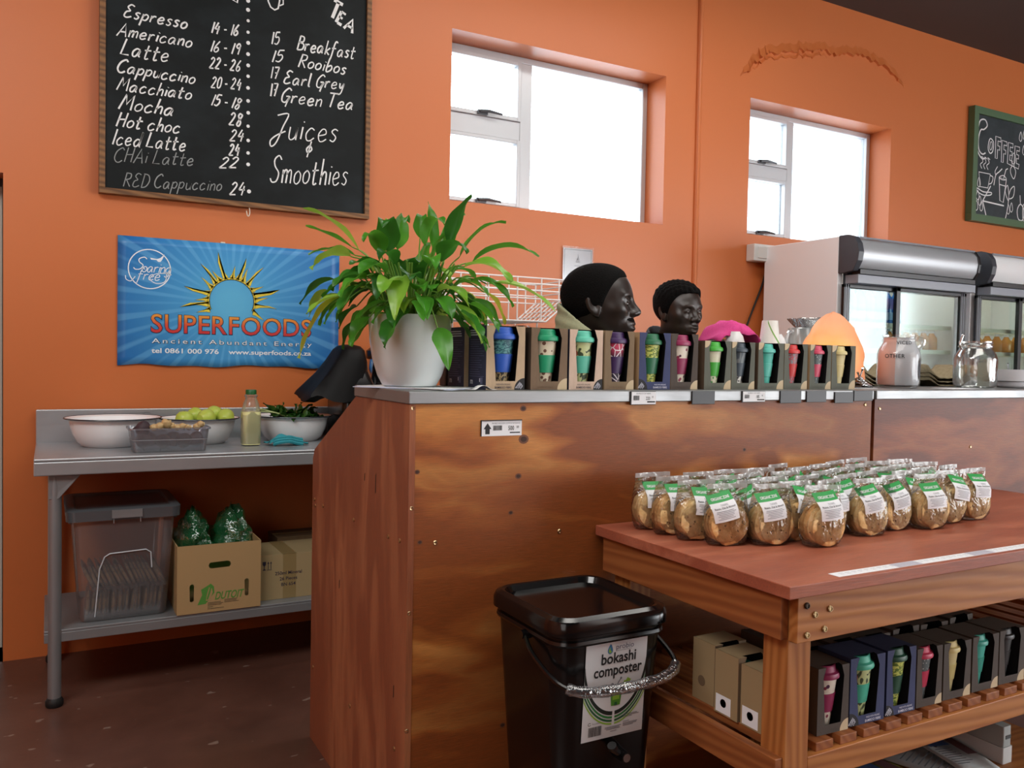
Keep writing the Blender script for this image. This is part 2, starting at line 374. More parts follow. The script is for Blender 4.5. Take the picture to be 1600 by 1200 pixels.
# ---------------------------------------------------------------- handwriting
def _g(s): return [[tuple(float(q)/100 for q in p.split(',')) for p in st.split()] for st in s.split('|')]
GL = {k: _g(v) for k, v in {
 'a': '38,42 20,50 4,30 8,4 24,4 38,42 37,10 46,2', 'b': '5,100 6,2 25,0 38,22 28,46 8,32', 'c': '36,42 20,50 4,28 10,3 25,0 40,12', 'd': '36,42 20,48 4,26 12,2 26,5 38,32 44,98 40,10 46,2',
 'e': '6,22 34,30 30,47 16,48 4,26 12,2 26,0 40,10', 'f': '36,90 24,100 14,78 10,0 6,-30|0,48 32,50', 'g': '36,42 20,50 4,30 10,6 26,8 36,42 34,-20 20,-36 4,-26', 'h': '6,100 5,0|5,28 20,50 32,42 34,0',
 'i': '8,50 8,2|9,68 10,72', 'k': '6,100 5,0|34,50 6,22|10,24 36,0', 'l': '6,100 8,6 18,0', 'm': '4,50 5,0|5,32 16,50 26,42 26,0|26,32 38,50 48,42 50,0', 'n': '4,50 5,0|5,32 20,50 32,42 34,0',
 'o': '22,50 6,36 6,10 20,0 35,12 36,36 22,50', 'p': '6,50 3,-40|6,36 22,50 37,34 28,5 6,8', 'r': '5,50 6,0|6,30 18,48 32,46', 's': '32,44 18,50 7,38 28,18 20,0 4,6', 't': '14,85 12,10 20,0 30,6|0,52 34,56',
 'u': '4,50 6,10 18,0 32,14 34,50|34,50 36,0', 'y': '4,50 10,18 20,14 34,50|34,50 28,-20 14,-38 2,-28',
 'A': '0,0 28,100 52,0|10,36 44,36', 'B': '6,100 4,0|6,100 34,92 34,62 6,54 42,44 40,8 4,0', 'C': '50,84 36,100 10,75 4,30 20,2 38,0 52,14', 'D': '8,100 5,0|2,100 36,90 50,50 34,8 3,0', 'E': '46,90 24,100 10,78 30,54 10,42 6,10 24,0 48,12',
 'G': '50,85 30,100 6,60 10,10 34,2 48,40|28,42 50,42 44,10 40,-30', 'H': '6,100 4,0|44,100 42,0|4,50 44,54', 'I': '10,100 6,0', 'J': '8,92 52,100 40,50 26,-12 8,-30 0,-8 20,14 54,32', 'L': '10,100 4,4 46,4', 'M': '0,0 12,100 28,35 50,100 58,0',
 'R': '6,100 4,0|4,98 36,92 36,60 6,50|14,50 46,0', 'S': '46,85 30,100 10,85 16,60 40,35 34,5 12,0 0,14', 'T': '0,100 54,100|27,100 25,0',
 '0': '20,100 4,70 6,14 20,0 34,20 34,80 20,100', '1': '12,100 10,0', '2': '4,80 18,100 34,82 26,50 2,2|2,2 40,2', '4': '20,100 2,40|2,40 40,40|32,70 28,-5', '5': '36,100 8,100|8,100 6,58 28,60 36,30 22,0 2,8', '6': '30,100 8,50 6,12 22,0 36,20 24,44 6,30',
 '7': '2,100 38,100|38,100 18,0|10,50 34,52', '8': '30,90 16,100 8,78 32,30 22,0 6,18 34,80 28,94', '9': '34,72 20,56 6,75 20,100 34,80|34,84 32,0', '-': '2,40 24,42', '&': '20,100 18,-10|18,72 4,48 16,22 34,44 18,72', 'F': '6,0 8,100|8,100 42,98|7,54 34,54'}.items()}
SHARP = set('AHILMTF-17')
def handwrite(m, body, x0, z0, x1, z1, h, Y, w=.008, matl=0, seed=0, slant=.30):
    """chalk strokes between two points of the board, h = height of the capitals"""
    rnd = random.Random(seed); adv = 0; st = []
    for ch in body:
        if ch == ' ': adv += .24; continue
        g = GL[ch]; wd = max(p[0] for s in g for p in s); dy = rnd.uniform(-.03, .03)
        for s in g:
            q = [(adv+p[0]+slant*p[1], p[1]+dy) for p in s]
            if ch not in SHARP and len(q) > 2: q = [(v.x, v.y) for v in catmull([(a, b, 0) for a, b in q], 4)]
            st.append(q)
        adv += wd+.13
    adv -= .13; k = math.hypot(x1-x0, z1-z0)/(adv+slant*.3); ang = math.atan2(z1-z0, x1-x0)
    M = front(x0, Y, z0) @ Matrix.Rotation(ang, 4, 'Z')
    for q in st: m.ribbon([(a*k, b*h) for a, b in q], w*rnd.uniform(.8, 1.15), M, matl, z=.0006)
# ---------------------------------------------------------------- menu blackboard
def wood_frame(m, x0, z0, x1, z1, t, y0, y1, mt=0):
    m.box(x0, y0, z0, x1, y1, z0+t, mt); m.box(x0, y0, z1-t, x1, y1, z1, mt); m.box(x0, y0, z0+t, x0+t, y1, z1-t, mt); m.box(x1-t, y0, z0+t, x1, y1, z1-t, mt)
def m_slate(name, col):
    t = NT(name); n = t.noise(t.coord((1, 1, 1.5)), 3, 5, .6); t.p(Base_Color=t.mix(t.ramp(n, [(.45, G_(0)), (.8, G_(1))]), rgb(col), rgb('#20272A')), Roughness=.55, Specular_IOR_Level=.2); return t.m
t = thing('menu_blackboard', 'large black chalk menu board in a thin wooden frame high on the orange wall', 'blackboard', (.785, YW, 1.972))
YT = 4.028
def loc(b): # work in wall coordinates, then shift into the thing
    off = Vector((.785, YW, 1.972)); b.v = [tuple(Vector(v)-off) for v in b.v]; return b
b = MB(); b.box(.21, YT, 1.994, 1.362, YW-.001, 3.12)
loc(b).build('board', m_slate('menu_slate', '#0D1213'), t)
b = MB(); wood_frame(b, .187, 1.972, 1.385, 3.145, .024, YT-.014, YW-.001); loc(b).build('wooden_frame', m_pine('brown_frame_wood', (2, 14, 14), ('#4E331F', '#7A5535', '#93683F')), t, bevel=.002)
b = MB()
LINES = [('Espresso',.276,2.731,.535,2.732,.051),('Americano',.253,2.648,.556,2.655,.051),('Latte',.265,2.568,.461,2.572,.063),('Cappuccino',.250,2.495,.570,2.497,.051),('Macchiato',.254,2.419,.556,2.424,.051),('Mocha',.262,2.338,.483,2.340,.059),('Hot choc',.251,2.262,.510,2.269,.055),('Iced Latte',.236,2.185,.534,2.196,.059),('CHAi Latte',.240,2.111,.568,2.134,.055),('RED Cappuccino',.280,2.010,.689,2.036,.053),
('14 - 16',.636,2.735,.755,2.745,.044),('16 - 19',.632,2.652,.761,2.661,.044),('22 - 26',.630,2.577,.765,2.588,.044),('20 - 24',.638,2.492,.770,2.504,.044),('15 - 18',.637,2.415,.763,2.414,.045),('28',.717,2.335,.772,2.341,.050),('24',.720,2.265,.784,2.274,.045),('24',.718,2.199,.767,2.206,.045),('22',.675,2.138,.758,2.148,.043),('24',.722,2.021,.791,2.029,.050),
('15',.902,2.735,.943,2.743,.048),('15',.902,2.655,.958,2.665,.046),('17',.900,2.578,.940,2.585,.046),('17',.899,2.495,.936,2.501,.051),('Breakfast',1.022,2.733,1.305,2.743,.060),('Rooibos',1.028,2.655,1.261,2.661,.056),('Earl Grey',.959,2.565,1.252,2.585,.055),('Green Tea',.946,2.478,1.301,2.496,.060),('Juices',.906,2.305,1.225,2.331,.106),('&',1.063,2.243,1.099,2.247,.061),('Smoothies',.903,2.101,1.278,2.126,.111)]
for i, (s, x0, z0, x1, z1, h) in enumerate(LINES):
    handwrite(b, s, x0, z0, x1, z1, h*1.12, YT, .0042 if s[:3] in ('RED', 'CHA') else .0064, 1 if s[:3] in ('RED', 'CHA') else 0, i)
handwrite(b, 'T', 1.172, 2.925, 1.215, 2.910, .085, YT, .015, 0, 1, 0); handwrite(b, 'F', 1.205, 2.900, 1.232, 2.888, .062, YT, .013, 0, 2, 0); handwrite(b, '-', 1.203, 2.876, 1.225, 2.866, .062, YT, .013, 0, 2, 0); handwrite(b, 'A', 1.248, 2.880, 1.29, 2.864, .062, YT, .013, 0, 3, 0)
rnd = random.Random(2); FR = front(0, YT, 0)
for x, z in zip([.798, .798, .799, .799, .8, .8, .801, .801, .801, .802, .803, .803, .804, .804, .805, .81], [2.912, 2.871, 2.822, 2.77, 2.722, 2.671, 2.62, 2.571, 2.518, 2.459, 2.405, 2.344, 2.279, 2.222, 2.17, 2.047]):
    b.disc(x, z, .0085*rnd.uniform(.85, 1.1), FR, 0, .0006, 9)
b.ribbon([(.884, 2.99), (.888, 2.93), (.9, 2.905), (.918, 2.896), (.934, 2.906), (.94, 2.94), (.944, 2.99)], .007, FR, 0, .0006)
b.ribbon([(.94, 2.955), (.957, 2.95), (.957, 2.93), (.94, 2.92)], .006, FR, 0, .0006)
b.ribbon([(.715, 2.95), (.722, 2.905), (.75, 2.893), (.757, 2.95)], .007, FR, 0, .0006)
loc(b).build('chalk_lettering', [CHALK, CHALKD], t)
b = MB(); b.tube(catmull([(.797, YT-.012, 1.955), (.8, YT-.016, 1.935), (.807, YT-.014, 1.932), (.812, YT-.012, 1.95), (.81, YT-.004, 1.978)], 4), .0022, 6); loc(b).build('wire_hook', mat('pale_wire', '#E4DCC8', .4), t)
# ---------------------------------------------------------------- green framed coffee sign
OX = (6.55, YW, 2.42)
t = thing('coffee_chalkboard', 'smaller green-framed chalkboard with coffee drawings at the right edge of the photo', 'blackboard', OX)
def loc2(b): b.v = [tuple(Vector(v)-Vector(OX)) for v in b.v]; return b
Y2 = 4.022
b = MB(); b.box(6.20, Y2, 2.46, 7.10, YW-.001, 3.25); loc2(b).build('board', m_slate('sign_slate', '#3C4346'), t)
b = MB(); wood_frame(b, 6.165, 2.42, 7.14, 3.29, .055, Y2-.018, YW-.001); loc2(b).build('green_frame', mat('green_frame_paint', '#4F6A4C', .5), t, bevel=.002)
b = MB(); FR = front(0, Y2, 0); L = lambda pts, w=.008, c=False: b.ribbon([(v.x, v.y) for v in catmull([(p[0], p[1], 0) for p in pts], 4, c)], w, FR, 0, .0006, c)
L([(6.235, 3.12), (6.26, 3.19), (6.32, 3.205), (6.35, 3.165), (6.31, 3.13), (6.27, 3.12), (6.245, 3.05), (6.255, 2.97), (6.30, 2.94), (6.34, 2.955)], .011); L([(6.225, 3.03), (6.245, 2.95), (6.30, 2.905), (6.35, 2.92)], .011)
L([(6.39, 3.07), (6.37, 3.0), (6.395, 2.96), (6.43, 2.98), (6.435, 3.05)], .009, True); L([(6.40, 3.045), (6.39, 3.0), (6.405, 2.985), (6.42, 3.01), (6.418, 3.045)], .006, True)
for k, x in enumerate((6.455, 6.535)):
    z = 2.93-.02*k; b.ribbon([(x+.01, z), (x+.008, z+.17), (x+.075, z+.165), (x+.075, z+.135), (x+.038, z+.137), (x+.038, z+.10), (x+.065, z+.098), (x+.063, z+.068), (x+.037, z+.07), (x+.035, z)], .008, FR, 0, .0006, True)
for k, x in enumerate((6.625, 6.715)):
    z = 2.90-.015*k; b.ribbon([(x, z+.01), (x+.004, z+.175), (x+.068, z+.172), (x+.066, z+.14), (x+.03, z+.142), (x+.03, z+.11), (x+.058, z+.108), (x+.056, z+.078), (x+.03, z+.08), (x+.03, z+.04), (x+.068, z+.036), (x+.06, z)], .008, FR, 0, .0006, True)
b.ribbon([(6.265, 2.80), (6.285, 2.69), (6.385, 2.69), (6.41, 2.80)], .008, FR, 0, .0006, True); L([(6.405, 2.79), (6.445, 2.78), (6.43, 2.735), (6.39, 2.72)], .008)
L([(6.25, 2.675), (6.33, 2.655), (6.43, 2.66), (6.42, 2.64), (6.33, 2.63), (6.255, 2.65)], .009, True)
for x in (6.3, 6.34, 6.38): L([(x, 2.83), (x-.02, 2.86), (x+.01, 2.885), (x-.01, 2.92), (x+.02, 2.91)], .007)
b.ribbon([(6.525, 2.79), (6.545, 2.61), (6.59, 2.60), (6.62, 2.78)], .009, FR, 0, .0006, True); L([(6.525, 2.79), (6.57, 2.775), (6.62, 2.785), (6.58, 2.81)], .007, True); b.ribbon([(6.585, 2.79), (6.61, 2.86), (6.635, 2.87)], .008, FR, 0, .0006); b.ribbon([(6.535, 2.735), (6.61, 2.73)], .007, FR, 0, .0006)
b.ribbon([(6.42, 2.71), (6.325, 2.585), (6.39, 2.44)], .011, FR, 0, .0006); b.ribbon([(6.325, 2.585), (6.60, 2.575)], .011, FR, 0, .0006)
for x, z in ((6.79, 3.12), (6.84, 3.14), (6.84, 3.02), (6.27, 2.70), (6.26, 2.60), (6.29, 2.56), (6.25, 2.52), (6.31, 2.52), (6.66, 2.53), (6.70, 2.55)): L([(x, z+.06), (x-.018, z+.01), (x, z-.015), (x+.018, z+.01)], .006, True)
L([(6.62, 2.46), (6.65, 2.56), (6.66, 2.66)], .009); L([(6.655, 2.62), (6.61, 2.69), (6.64, 2.74), (6.66, 2.66)], .008, True); L([(6.66, 2.64), (6.72, 2.66), (6.73, 2.74), (6.68, 2.71)], .008, True); L([(6.62, 2.455), (6.66, 2.45), (6.70, 2.455)], .01)
L([(6.68, 2.83), (6.72, 2.80), (6.74, 2.86), (6.70, 2.90), (6.67, 2.87)], .007, True); L([(6.68, 2.93), (6.72, 2.92), (6.73, 2.98), (6.70, 3.0)], .006, True)
L([(6.80, 2.49), (6.78, 2.56), (6.82, 2.61), (6.87, 2.57), (6.86, 2.49)], .009, True); L([(6.82, 2.61), (6.81, 2.68)], .008); L([(6.86, 2.61), (6.92, 2.60), (6.95, 2.52), (6.9, 2.46), (6.86, 2.5)], .008, True)
L([(6.46, 2.72), (6.48, 2.80), (6.52, 2.83), (6.56, 2.86)], .009); L([(6.48, 2.80), (6.47, 2.83), (6.5, 2.87)], .007)
loc2(b).build('chalk_drawing', CHALK, t)
# ---------------------------------------------------------------- blue poster
def m_poster():
    t = NT('blue_sunray_print'); co = t.coord(); s = t.sep(co)
    ang = t.math('ARCTAN2', s[2], t.math('ADD', s[0], 0.0)); r = t.math('SQRT', t.math('ADD', t.math('MULTIPLY', s[0], s[0]), t.math('MULTIPLY', s[2], s[2])))
    a = t.math('ADD', t.math('SINE', t.math('MULTIPLY', ang, 46.0)), t.math('MULTIPLY', t.math('SINE', t.math('MULTIPLY', ang, 29.0)), .5))
    base = t.ramp(r, [(.05, rgb('#63B9E4')), (.22, rgb('#4A9BD4')), (.55, rgb('#2468AE'))])
    ray = t.mix(t.ramp(a, [(.15, G_(0)), (.85, G_(1))]), base, rgb('#6FB6E4'))
    c = t.mix(t.ramp(r, [(.10, G_(0)), (.2, G_(.42)), (.6, G_(.34))]), base, ray); t.p(Base_Color=c, Roughness=.3, Specular_IOR_Level=.3); return t.m
def m_sunset():
    t = NT('yellow_to_red_print'); z = t.sep(t.coord())[2]
    t.p(Base_Color=t.ramp(t.math('MULTIPLY_ADD', z, 9.0, 1.27), [(0, rgb('#C8323A')), (.35, rgb('#D8553A')), (.95, rgb('#EEB83C'))]), Roughness=.35); return t.m
PO = (.742, YW, 1.527)
t = thing('poster', 'blue sunburst poster with a yellow sun on the orange wall above the steel table', 'poster', PO)
def py(x, z): # the sheet lifts a little towards its lower edge
    e = max(0, -z-.236)/.05; return -.006-.008*e*e*(.6+.4*math.sin(x*19+1))
g = []
for i in range(25):
    x = -.479+.985*i/24; zb = -.287+.004*math.sin(x*13)+.003*math.sin(x*29)
    g.append([(x, py(x, zt := zb+(.276-zb)*j/16), zt) for j in range(17)])
b = MB(); b.loft(g, 0, None, True, (False, False), closed=False); b.build('printed_sheet', m_poster(), t, solid=.0012)
def pm(z=0): return front(0, -.0075-z, 0)
b = MB(); rays = []
rnd = random.Random(4); Rr = .1
def sun(m, grow, mt, z):
    n = 17; pts = []
    for i in range(n):
        a = math.pi*(-.14+1.28*i/(n-1)); da = math.pi*.036; lng = (.105 if i % 2 else .052)*(1+.1*math.sin(i*2))+grow
        cur = .08*(1 if i % 4 < 2 else -1)
        for k, (q, rr_) in enumerate(((-1, Rr+.010), (-.42, Rr+.012+.22*lng), (-.20, Rr+.012+.62*lng), (.0, Rr+.012+lng), (.16, Rr+.012+.62*lng), (.42, Rr+.012+.22*lng), (1, Rr+.010))):
            aa = a-q*(da+grow*.6)+cur*math.sin(max(0, (rr_-Rr)/.1)*2.2); pts.append((-(rr_+grow*.3)*math.cos(aa), (rr_+grow*.3)*math.sin(aa)))
    n0 = len(pts); inner = []
    for i in range(n0):
        a = math.atan2(pts[i][1], pts[i][0]); a = a if a > -math.pi/2 else a+2*math.pi
        aa = math.pi*(1.14-1.28*i/(n0-1)); inner.append(((Rr-grow)*math.cos(aa), (Rr-grow)*math.sin(aa)))
    M = pm(z)
    m.add([(p[0], p[1]+.013, 0) for p in pts]+[(p[0], p[1]+.013, 0) for p in inner], [(i, i+1, n0+i+1, n0+i) for i in range(n0-1)], mt, M)
sun(b, .0030, 1, .0004); sun(b, 0, 0, .0018)
b.build('sun_print', [mat('sun_yellow', '#EAD23F', .5), mat('navy_print', '#1D2140', .5)], t)
b = MB()
x = -.344
for s, k in (('S', 1), ('U', 1), ('P', 1), ('E', 1), ('R', 1), ('F', 1), ('O', 1), ('O', 1), ('D', 1), ('S', 1)):
    vs, fs, a0, a1 = _text(s, .012, 1); wd = (a1-a0)*.116*.98
    for bo, mt, z in ((.03, 1, .0004), (.006, 0, .0008)): b.text(s, .116, pm(z) @ Matrix.Translation((x-(.0022 if mt else 0), -.14-(.0005 if mt else 0), 0)), mt, bold=bo, sx=.98)
    x += wd+.0105
W_ = x+.344-.0105; kx = .714/W_
b.v = [((v[0]+.344)*kx-.344, v[1], v[2]) for v in b.v]
b.build('headline_print', [m_sunset(), mat('navy_print', '#1D2140', .5)], t)
b = MB(); b.text('Ancient Abundant Energy', .030, pm(.0004) @ Matrix.Translation((-.3415, -.1885, 0)), 1, bold=.035, space=1.35, width=.716); b.text('Ancient Abundant Energy', .030, pm(.0009) @ Matrix.Translation((-.3405, -.1880, 0)), 0, bold=.0, space=1.35, width=.714)
b.text('tel 0861 000 976', .030, pm(.0006) @ Matrix.Translation((-.342, -.2315, 0)), 0, bold=.02, width=.286); b.text('www.superfoods.co.za', .030, pm(.0006) @ Matrix.Translation((-.013, -.2315, 0)), 0, bold=.02, width=.384)
# round white mark at the upper left
M = pm(.0006) @ Matrix.Translation((-.351, .137, 0))
b.ribbon([(.086*math.cos(R(a)), .086*math.sin(R(a))) for a in range(0, 360, 8)], .0045, M, 0, 0, True)
def hw(body, x0, y0, k, h, w=.0035):
    adv = 0
    for ch in body:
        gl = GL[ch]; wd = max(p[0] for s in gl for p in s)
        for s in gl: b.ribbon([(x0+(adv+v.x+.25*v.y)*k, y0+v.y*h) for v in catmull([(p[0], p[1], 0) for p in s], 4)], w, M, 0, 0)
        adv += wd+.05
hw('S', -.068, -.004, .085, .055, .004); hw('oaring', -.034, -.014, .052, .05); hw('free', -.052, -.048, .056, .05)
b.ribbon([(v.x, v.y) for v in catmull([(.07, -.01, 0), (.064, -.05, 0), (.03, -.062, 0), (.002, -.045, 0), (.02, -.022, 0), (.06, -.015, 0), (.09, -.02, 0)], 5)], .0032, M, 0, 0); b.ribbon([(v.x, v.y) for v in catmull([(-.058, -.035, 0), (-.075, -.056, 0), (-.094, -.05, 0), (-.097, -.033, 0)], 5)], .0032, M, 0, 0)
b.poly([(.002, .05), (.03, .046), (.044, .052), (.062, .07), (.052, .046), (.044, .034), (.034, .034), (.028, .042), (.006, .042)], 0, M)
b.build('white_lettering', [mat('white_print', '#E8F1F8', .5), mat('navy_print', '#1D2140', .5)], t)
tag(MB().rrect([(-.01, -.006, .012, .004, .004, 0), (-.008, -.005, .01, .003, .003, .006)]).build('putty_blob', mat('white_putty', '#D9D6CC', .7), loc=(.70, YW, 1.806), rot=(R(90), 0, 0)), 'white lump of putty on the wall at the top edge of the blue poster', 'putty')
# ---------------------------------------------------------------- notice, trunking box, cable on the wall
t = thing('notice_sheet', 'white printed notice in a clear sleeve on the orange wall behind the left man', 'notice', (2.636, YW, 1.64))
b = MB(); b.box(-.098, -.008, 0, .098, -.006, .29, 0)
M = front(0, -.008, 0)
for q in ((-.092, .006, -.0885, .284), (.0885, .006, .092, .284), (-.092, .281, .092, .284)): b.rect(*q, M, 1)
b.poly([(-.012, .222), (-.004, .24), (0, .262), (.004, .24), (.012, .222)], 1, M @ Matrix.Translation((0, 0, .0005))); b.rect(-.016, .212, .016, .218, M, 1)
for z, wd in ((.19, .05), (.155, .11), (.14, .13), (.12, .09), (.1, .12)): b.rect(-wd/2, z, wd/2, z+.004, M, 1)
b.build('paper', [WHITEP, GREYINK], t)
b = MB(); b.box(-.105, -.0125, -.004, .105, -.0115, .30); b.build('clear_sleeve', m_film('sleeve_film', '#FBFDFF', .02, .02, .0, 8), t)
t = thing('trunking_box', 'small white electrical box on the wall left of the white fridge side', 'electrical box', (4.01, YW, 1.95))
b = MB(); b.box(-.088, -.075, 0, .12, -.001, .108); b.build('housing', mat('white_plastic_box', '#D9D9D6', .5), t, bevel=.006); b = MB(); b.rrect([(-.06, -.08, .1, -.074, .002, .02), (-.06, -.08, .1, -.074, .002, .09)]); b.build('cover_plate', mat('white_plastic_box', '#D9D9D6', .5), t)
o = MB(); o.tube(catmull([(4.10, YW-.012, 1.94), (4.06, YW-.012, 1.81), (3.995, YW-.012, 1.67), (3.935, YW-.012, 1.54), (3.86, YW-.012, 1.36), (3.82, YW-.012, 1.1), (3.82, YW-.012, .9)], 4), .006, 6)
tag(o.build('power_cable', BLACKM), 'thin dark cable slanting down the orange wall beside the white fridge side', 'cable')
# ---------------------------------------------------------------- steel preparation table by the wall
TZ = .912
TX0, TX1, TY0, TY1 = -.045, 2.15, 3.42, 4.045
t = thing('steel_table', 'long stainless steel preparation table with splashback and undershelf against the orange wall', 'table', (0, 3.7, 0))
def T(b, o=(0, 3.7, 0)): b.v = [(v[0]-o[0], v[1]-o[1], v[2]-o[2]) for v in b.v]; return b
b = MB(); b.box(TX0, TY0, TZ-.012, TX1, TY1-.018, TZ); b.box(TX0, TY0, TZ-.062, TX1, TY0+.012, TZ-.012); b.box(TX0, TY0+.012, TZ-.062, TX0+.012, TY1-.018, TZ-.012); b.box(TX1-.012, TY0+.012, TZ-.062, TX1, TY1-.018, TZ-.012); b.box(TX0, TY1-.018, TZ-.062, TX1, TY1, TZ+.138)
T(b).build('worktop', STEEL, t, bevel=.004)
SH = .28
b = MB(); b.box(-.012, TY0+.04, SH-.01, TX1-.06, TY1-.06, SH); b.box(-.012, TY0+.04, SH-.045, TX1-.06, TY0+.05, SH-.01); b.box(-.012, TY1-.07, SH-.045, TX1-.06, TY1-.06, SH-.01)
T(b).build('undershelf', STEELD, t, bevel=.002)
for x in (.022, TX1-.1):
    for y in (TY0+.046, TY1-.075):
        b = MB(); b.cyl((x, y, .02), (x, y, TZ-.012), .0225, seg=18); l = T(b).build('leg', STEELD, t)
        b = MB(); b.lathe([(.026, 0), (.03, .006), (.03, .022), (.022, .034)], 18, 0, Matrix.Translation((x, y, 0))); T(b).build('rubber_foot', BLACKM, l)
    sx = 1 if x < 1 else -1
    b = MB(); b.add([(x-.02*sx, TY0+.026, TZ-.15), (x+.012*sx, TY0+.024, TZ-.15), (x+.085*sx, TY0+.024, TZ-.062), (x-.02*sx, TY0+.024, TZ-.062), (x-.02*sx, TY0+.066, TZ-.15), (x+.012*sx, TY0+.066, TZ-.15), (x+.085*sx, TY0+.066, TZ-.062), (x-.02*sx, TY0+.066, TZ-.062)],
          [(0, 1, 2, 3), (7, 6, 5, 4), (0, 4, 5, 1), (1, 5, 6, 2), (3, 7, 4, 0)]); T(b).build('corner_bracket', STEELD, t, bevel=.002)
# ---------------------------------------------------------------- the counters
CY, CX, CZ, SX = 1.95, .783, 1.214, 2.487
def screw_row(t, pts, face, off, mat_=BRASS):
    for p in pts:
        b = MB(); b.lathe([(.0062, -.001), (.0062, .001), (.0045, .0026), (.0018, .0018), (0, .0018)], 12)
        o = b.build('screw', mat_, t); o.matrix_local = Matrix.Translation(-Vector(off)) @ face(*p)
t = thing('counter', 'tall stained plywood service counter with steel top, left section with the cut-away end panel', 'counter', (CX, CY, 0))
OF = (CX, CY, 0)
b = MB(); b.box(CX+.016, CY, 0, SX-.004, CY+.016, CZ-.030)
FRF = front(0, CY, 0)
rnd = random.Random(8)
for x, z, r in ((1.109, 1.086, .0125), (1.095, .988, .008), (1.074, .892, .006), (1.082, .423, .006), (1.061, .325, .007), (.806, 1.013, .006), (.816, .836, .006), (.793, .745, .005), (.793, .625, .006), (1.106, 1.168, .008), (1.52, .95, .007), (1.9, 1.03, .006)):
    b.disc(x, z, r*1.25, FRF, 1, .0004, 12, r); b.disc(x, z, r*.8, FRF, 2, .0007, 10, r*.6)
T(b, OF).build('front_panel', [PLYF, mat('knot_rim', '#6A3D24', .6), mat('knot_core', '#3A2014', .7)], t)
b = MB(); prof = [(CY-.002, 0), (CY-.002, CZ-.032), (2.365, CZ-.032), (2.79, .984), (2.81, .95), (2.81, 0)]
b.add([(CX, y, z) for y, z in prof]+[(CX+.016, y, z) for y, z in prof], [tuple(range(6))[::-1], tuple(range(6, 12))]+[(i, (i+1) % 6, 6+(i+1) % 6, 6+i) for i in range(6)])
LSF = leftside(CX, 0, 0)
for y, z, l in ((2.187, .953, .03), (2.278, .959, .012), (2.03, .436, .018), (2.5, .6, .015)):
    b.add([(-y-.003, z-l, .0005), (-y+.003, z-l*.8, .0005), (-y+.004, z+l, .0005), (-y-.002, z+l*.7, .0005)], [(0, 1, 2, 3)], 1, LSF)
T(b, OF).build('end_panel', [PLYS, mat('knot_core', '#2C1810', .7)], t)
b = MB(); b.box(CX-.004, CY-.006, CZ-.0315, SX, CY+.42, CZ); T(b, OF).build('steel_top', STEELC, t, bevel=.0025)
b = MB(); b.box(CX+.02, CY+.02, .56, SX-.01, CY+.06, .58); T(b, OF).build("inner_ledge", PLYF2, t)
screw_row(t, [(.792, CY, 1.172), (.792, CY, .923), (.858, CY, .831), (.790, CY, .66), (.788, CY, .363), (1.227, CY, .830), (2.45, CY, 1.165)], front, OF)
screw_row(t, [(CX, y, z) for y, z in ((2.781, .817), (2.772, .797), (2.683, .811), (2.369, .821), (2.083, .828), (2.001, .833), (2.780, .25), (2.382, .266), (2.019, .29))], leftside, OF)
t2 = thing('counter', 'right section of the stained plywood counter, beyond the dark vertical gap', 'counter', (SX+.02, CY, 0))
OF2 = (SX+.02, CY, 0)
b = MB(); b.box(SX+.018, CY+.004, 0, 5.2, CY+.02, CZ-.03); T(b, OF2).build('front_panel', PLYF2, t2)
b = MB(); b.box(SX+.014, CY-.006, CZ-.0315, 5.2, CY+.56, CZ); T(b, OF2).build('steel_top', STEELC, t2, bevel=.0025)
b = MB(); b.box(SX+.02, CY+.5, 0, 5.19, CY+.516, CZ-.032); T(b, OF2).build('back_panel', PLYF2, t2)
b = MB(); b.box(5.18, CY+.02, 0, 5.196, CY+.5, CZ-.032); T(b, OF2).build('end_panel', PLYS, t2)
screw_row(t2, [(2.53, CY+.004, 1.15), (2.53, CY+.004, .9), (3.05, CY+.004, 1.0)], front, OF2)
# ---- price tags clipped on the steel edge
def price_tag(x0, x1, z0, z1, y, label, body=None, tilt=0):
    t = thing('price_tag', label, 'price tag', ((x0+x1)/2, y, z0), 0, 'price tags on the steel counter edge')
    w_, h = x1-x0, z1-z0; b = MB(); b.box(-w_/2, -.004, 0, w_/2, -.0005, h)
    b.build('holder', mat('dark_grey_tag_holder', '#25272B', .45), t, bevel=.0008)
    if body:
        b = MB(); b.box(-w_/2+.003, -.0048, .002, w_/2-.001, -.004, h-.002); M = front(0, -.0048, 0)
        b.text('BAMBOO CUP 400ML', .0055, M @ Matrix.Translation((0, h-.0085, 0)), 2, 'C'); x = -w_/2+.009
        rnd = random.Random(x0)
        for k in range(12): ww = rnd.choice((.0006, .001, .0014)); b.rect(x, h*.34, x+ww, h*.68, M, 1); x += ww+rnd.choice((.0006, .001))
        b.text(body[0], .0135, M @ Matrix.Translation((w_*.17, h*.36, 0)), 1, 'C', .01, sx=.75); b.text(body[1], .007, M @ Matrix.Translation((w_*.36, h*.52, 0)), 1, 'C', sx=.8)
        b.rect(w_*.14, h*.17, w_*.46, h*.27, M, 1)
        b.build('price_card', [WHITEP, INK, GREYINK], t)
EY = CY-.006
price_tag(1.451, 1.541, 1.174, 1.2135, EY, 'white price tag reading 220.00 below the navy cup box', ('220', '00'))
price_tag(1.677, 1.765, 1.174, 1.2135, EY, 'blank dark tag holder below the green-lidded cup, right of the 220.00 tag')
price_tag(1.876, 1.972, 1.178, 1.2135, EY, 'white price tag reading 185.00 below the slate grey and turquoise cups', ('185', '00'))
price_tag(2.039, 2.132, 1.174, 1.2135, EY, 'blank dark tag holder just right of the 185.00 tag')
price_tag(2.157, 2.248, 1.176, 1.2125, EY, 'blank dark tag holder below the pink-lidded cup box')
price_tag(2.289, 2.378, 1.172, 1.209, EY, 'blank dark tag holder below the cream cup, hung slightly lower')
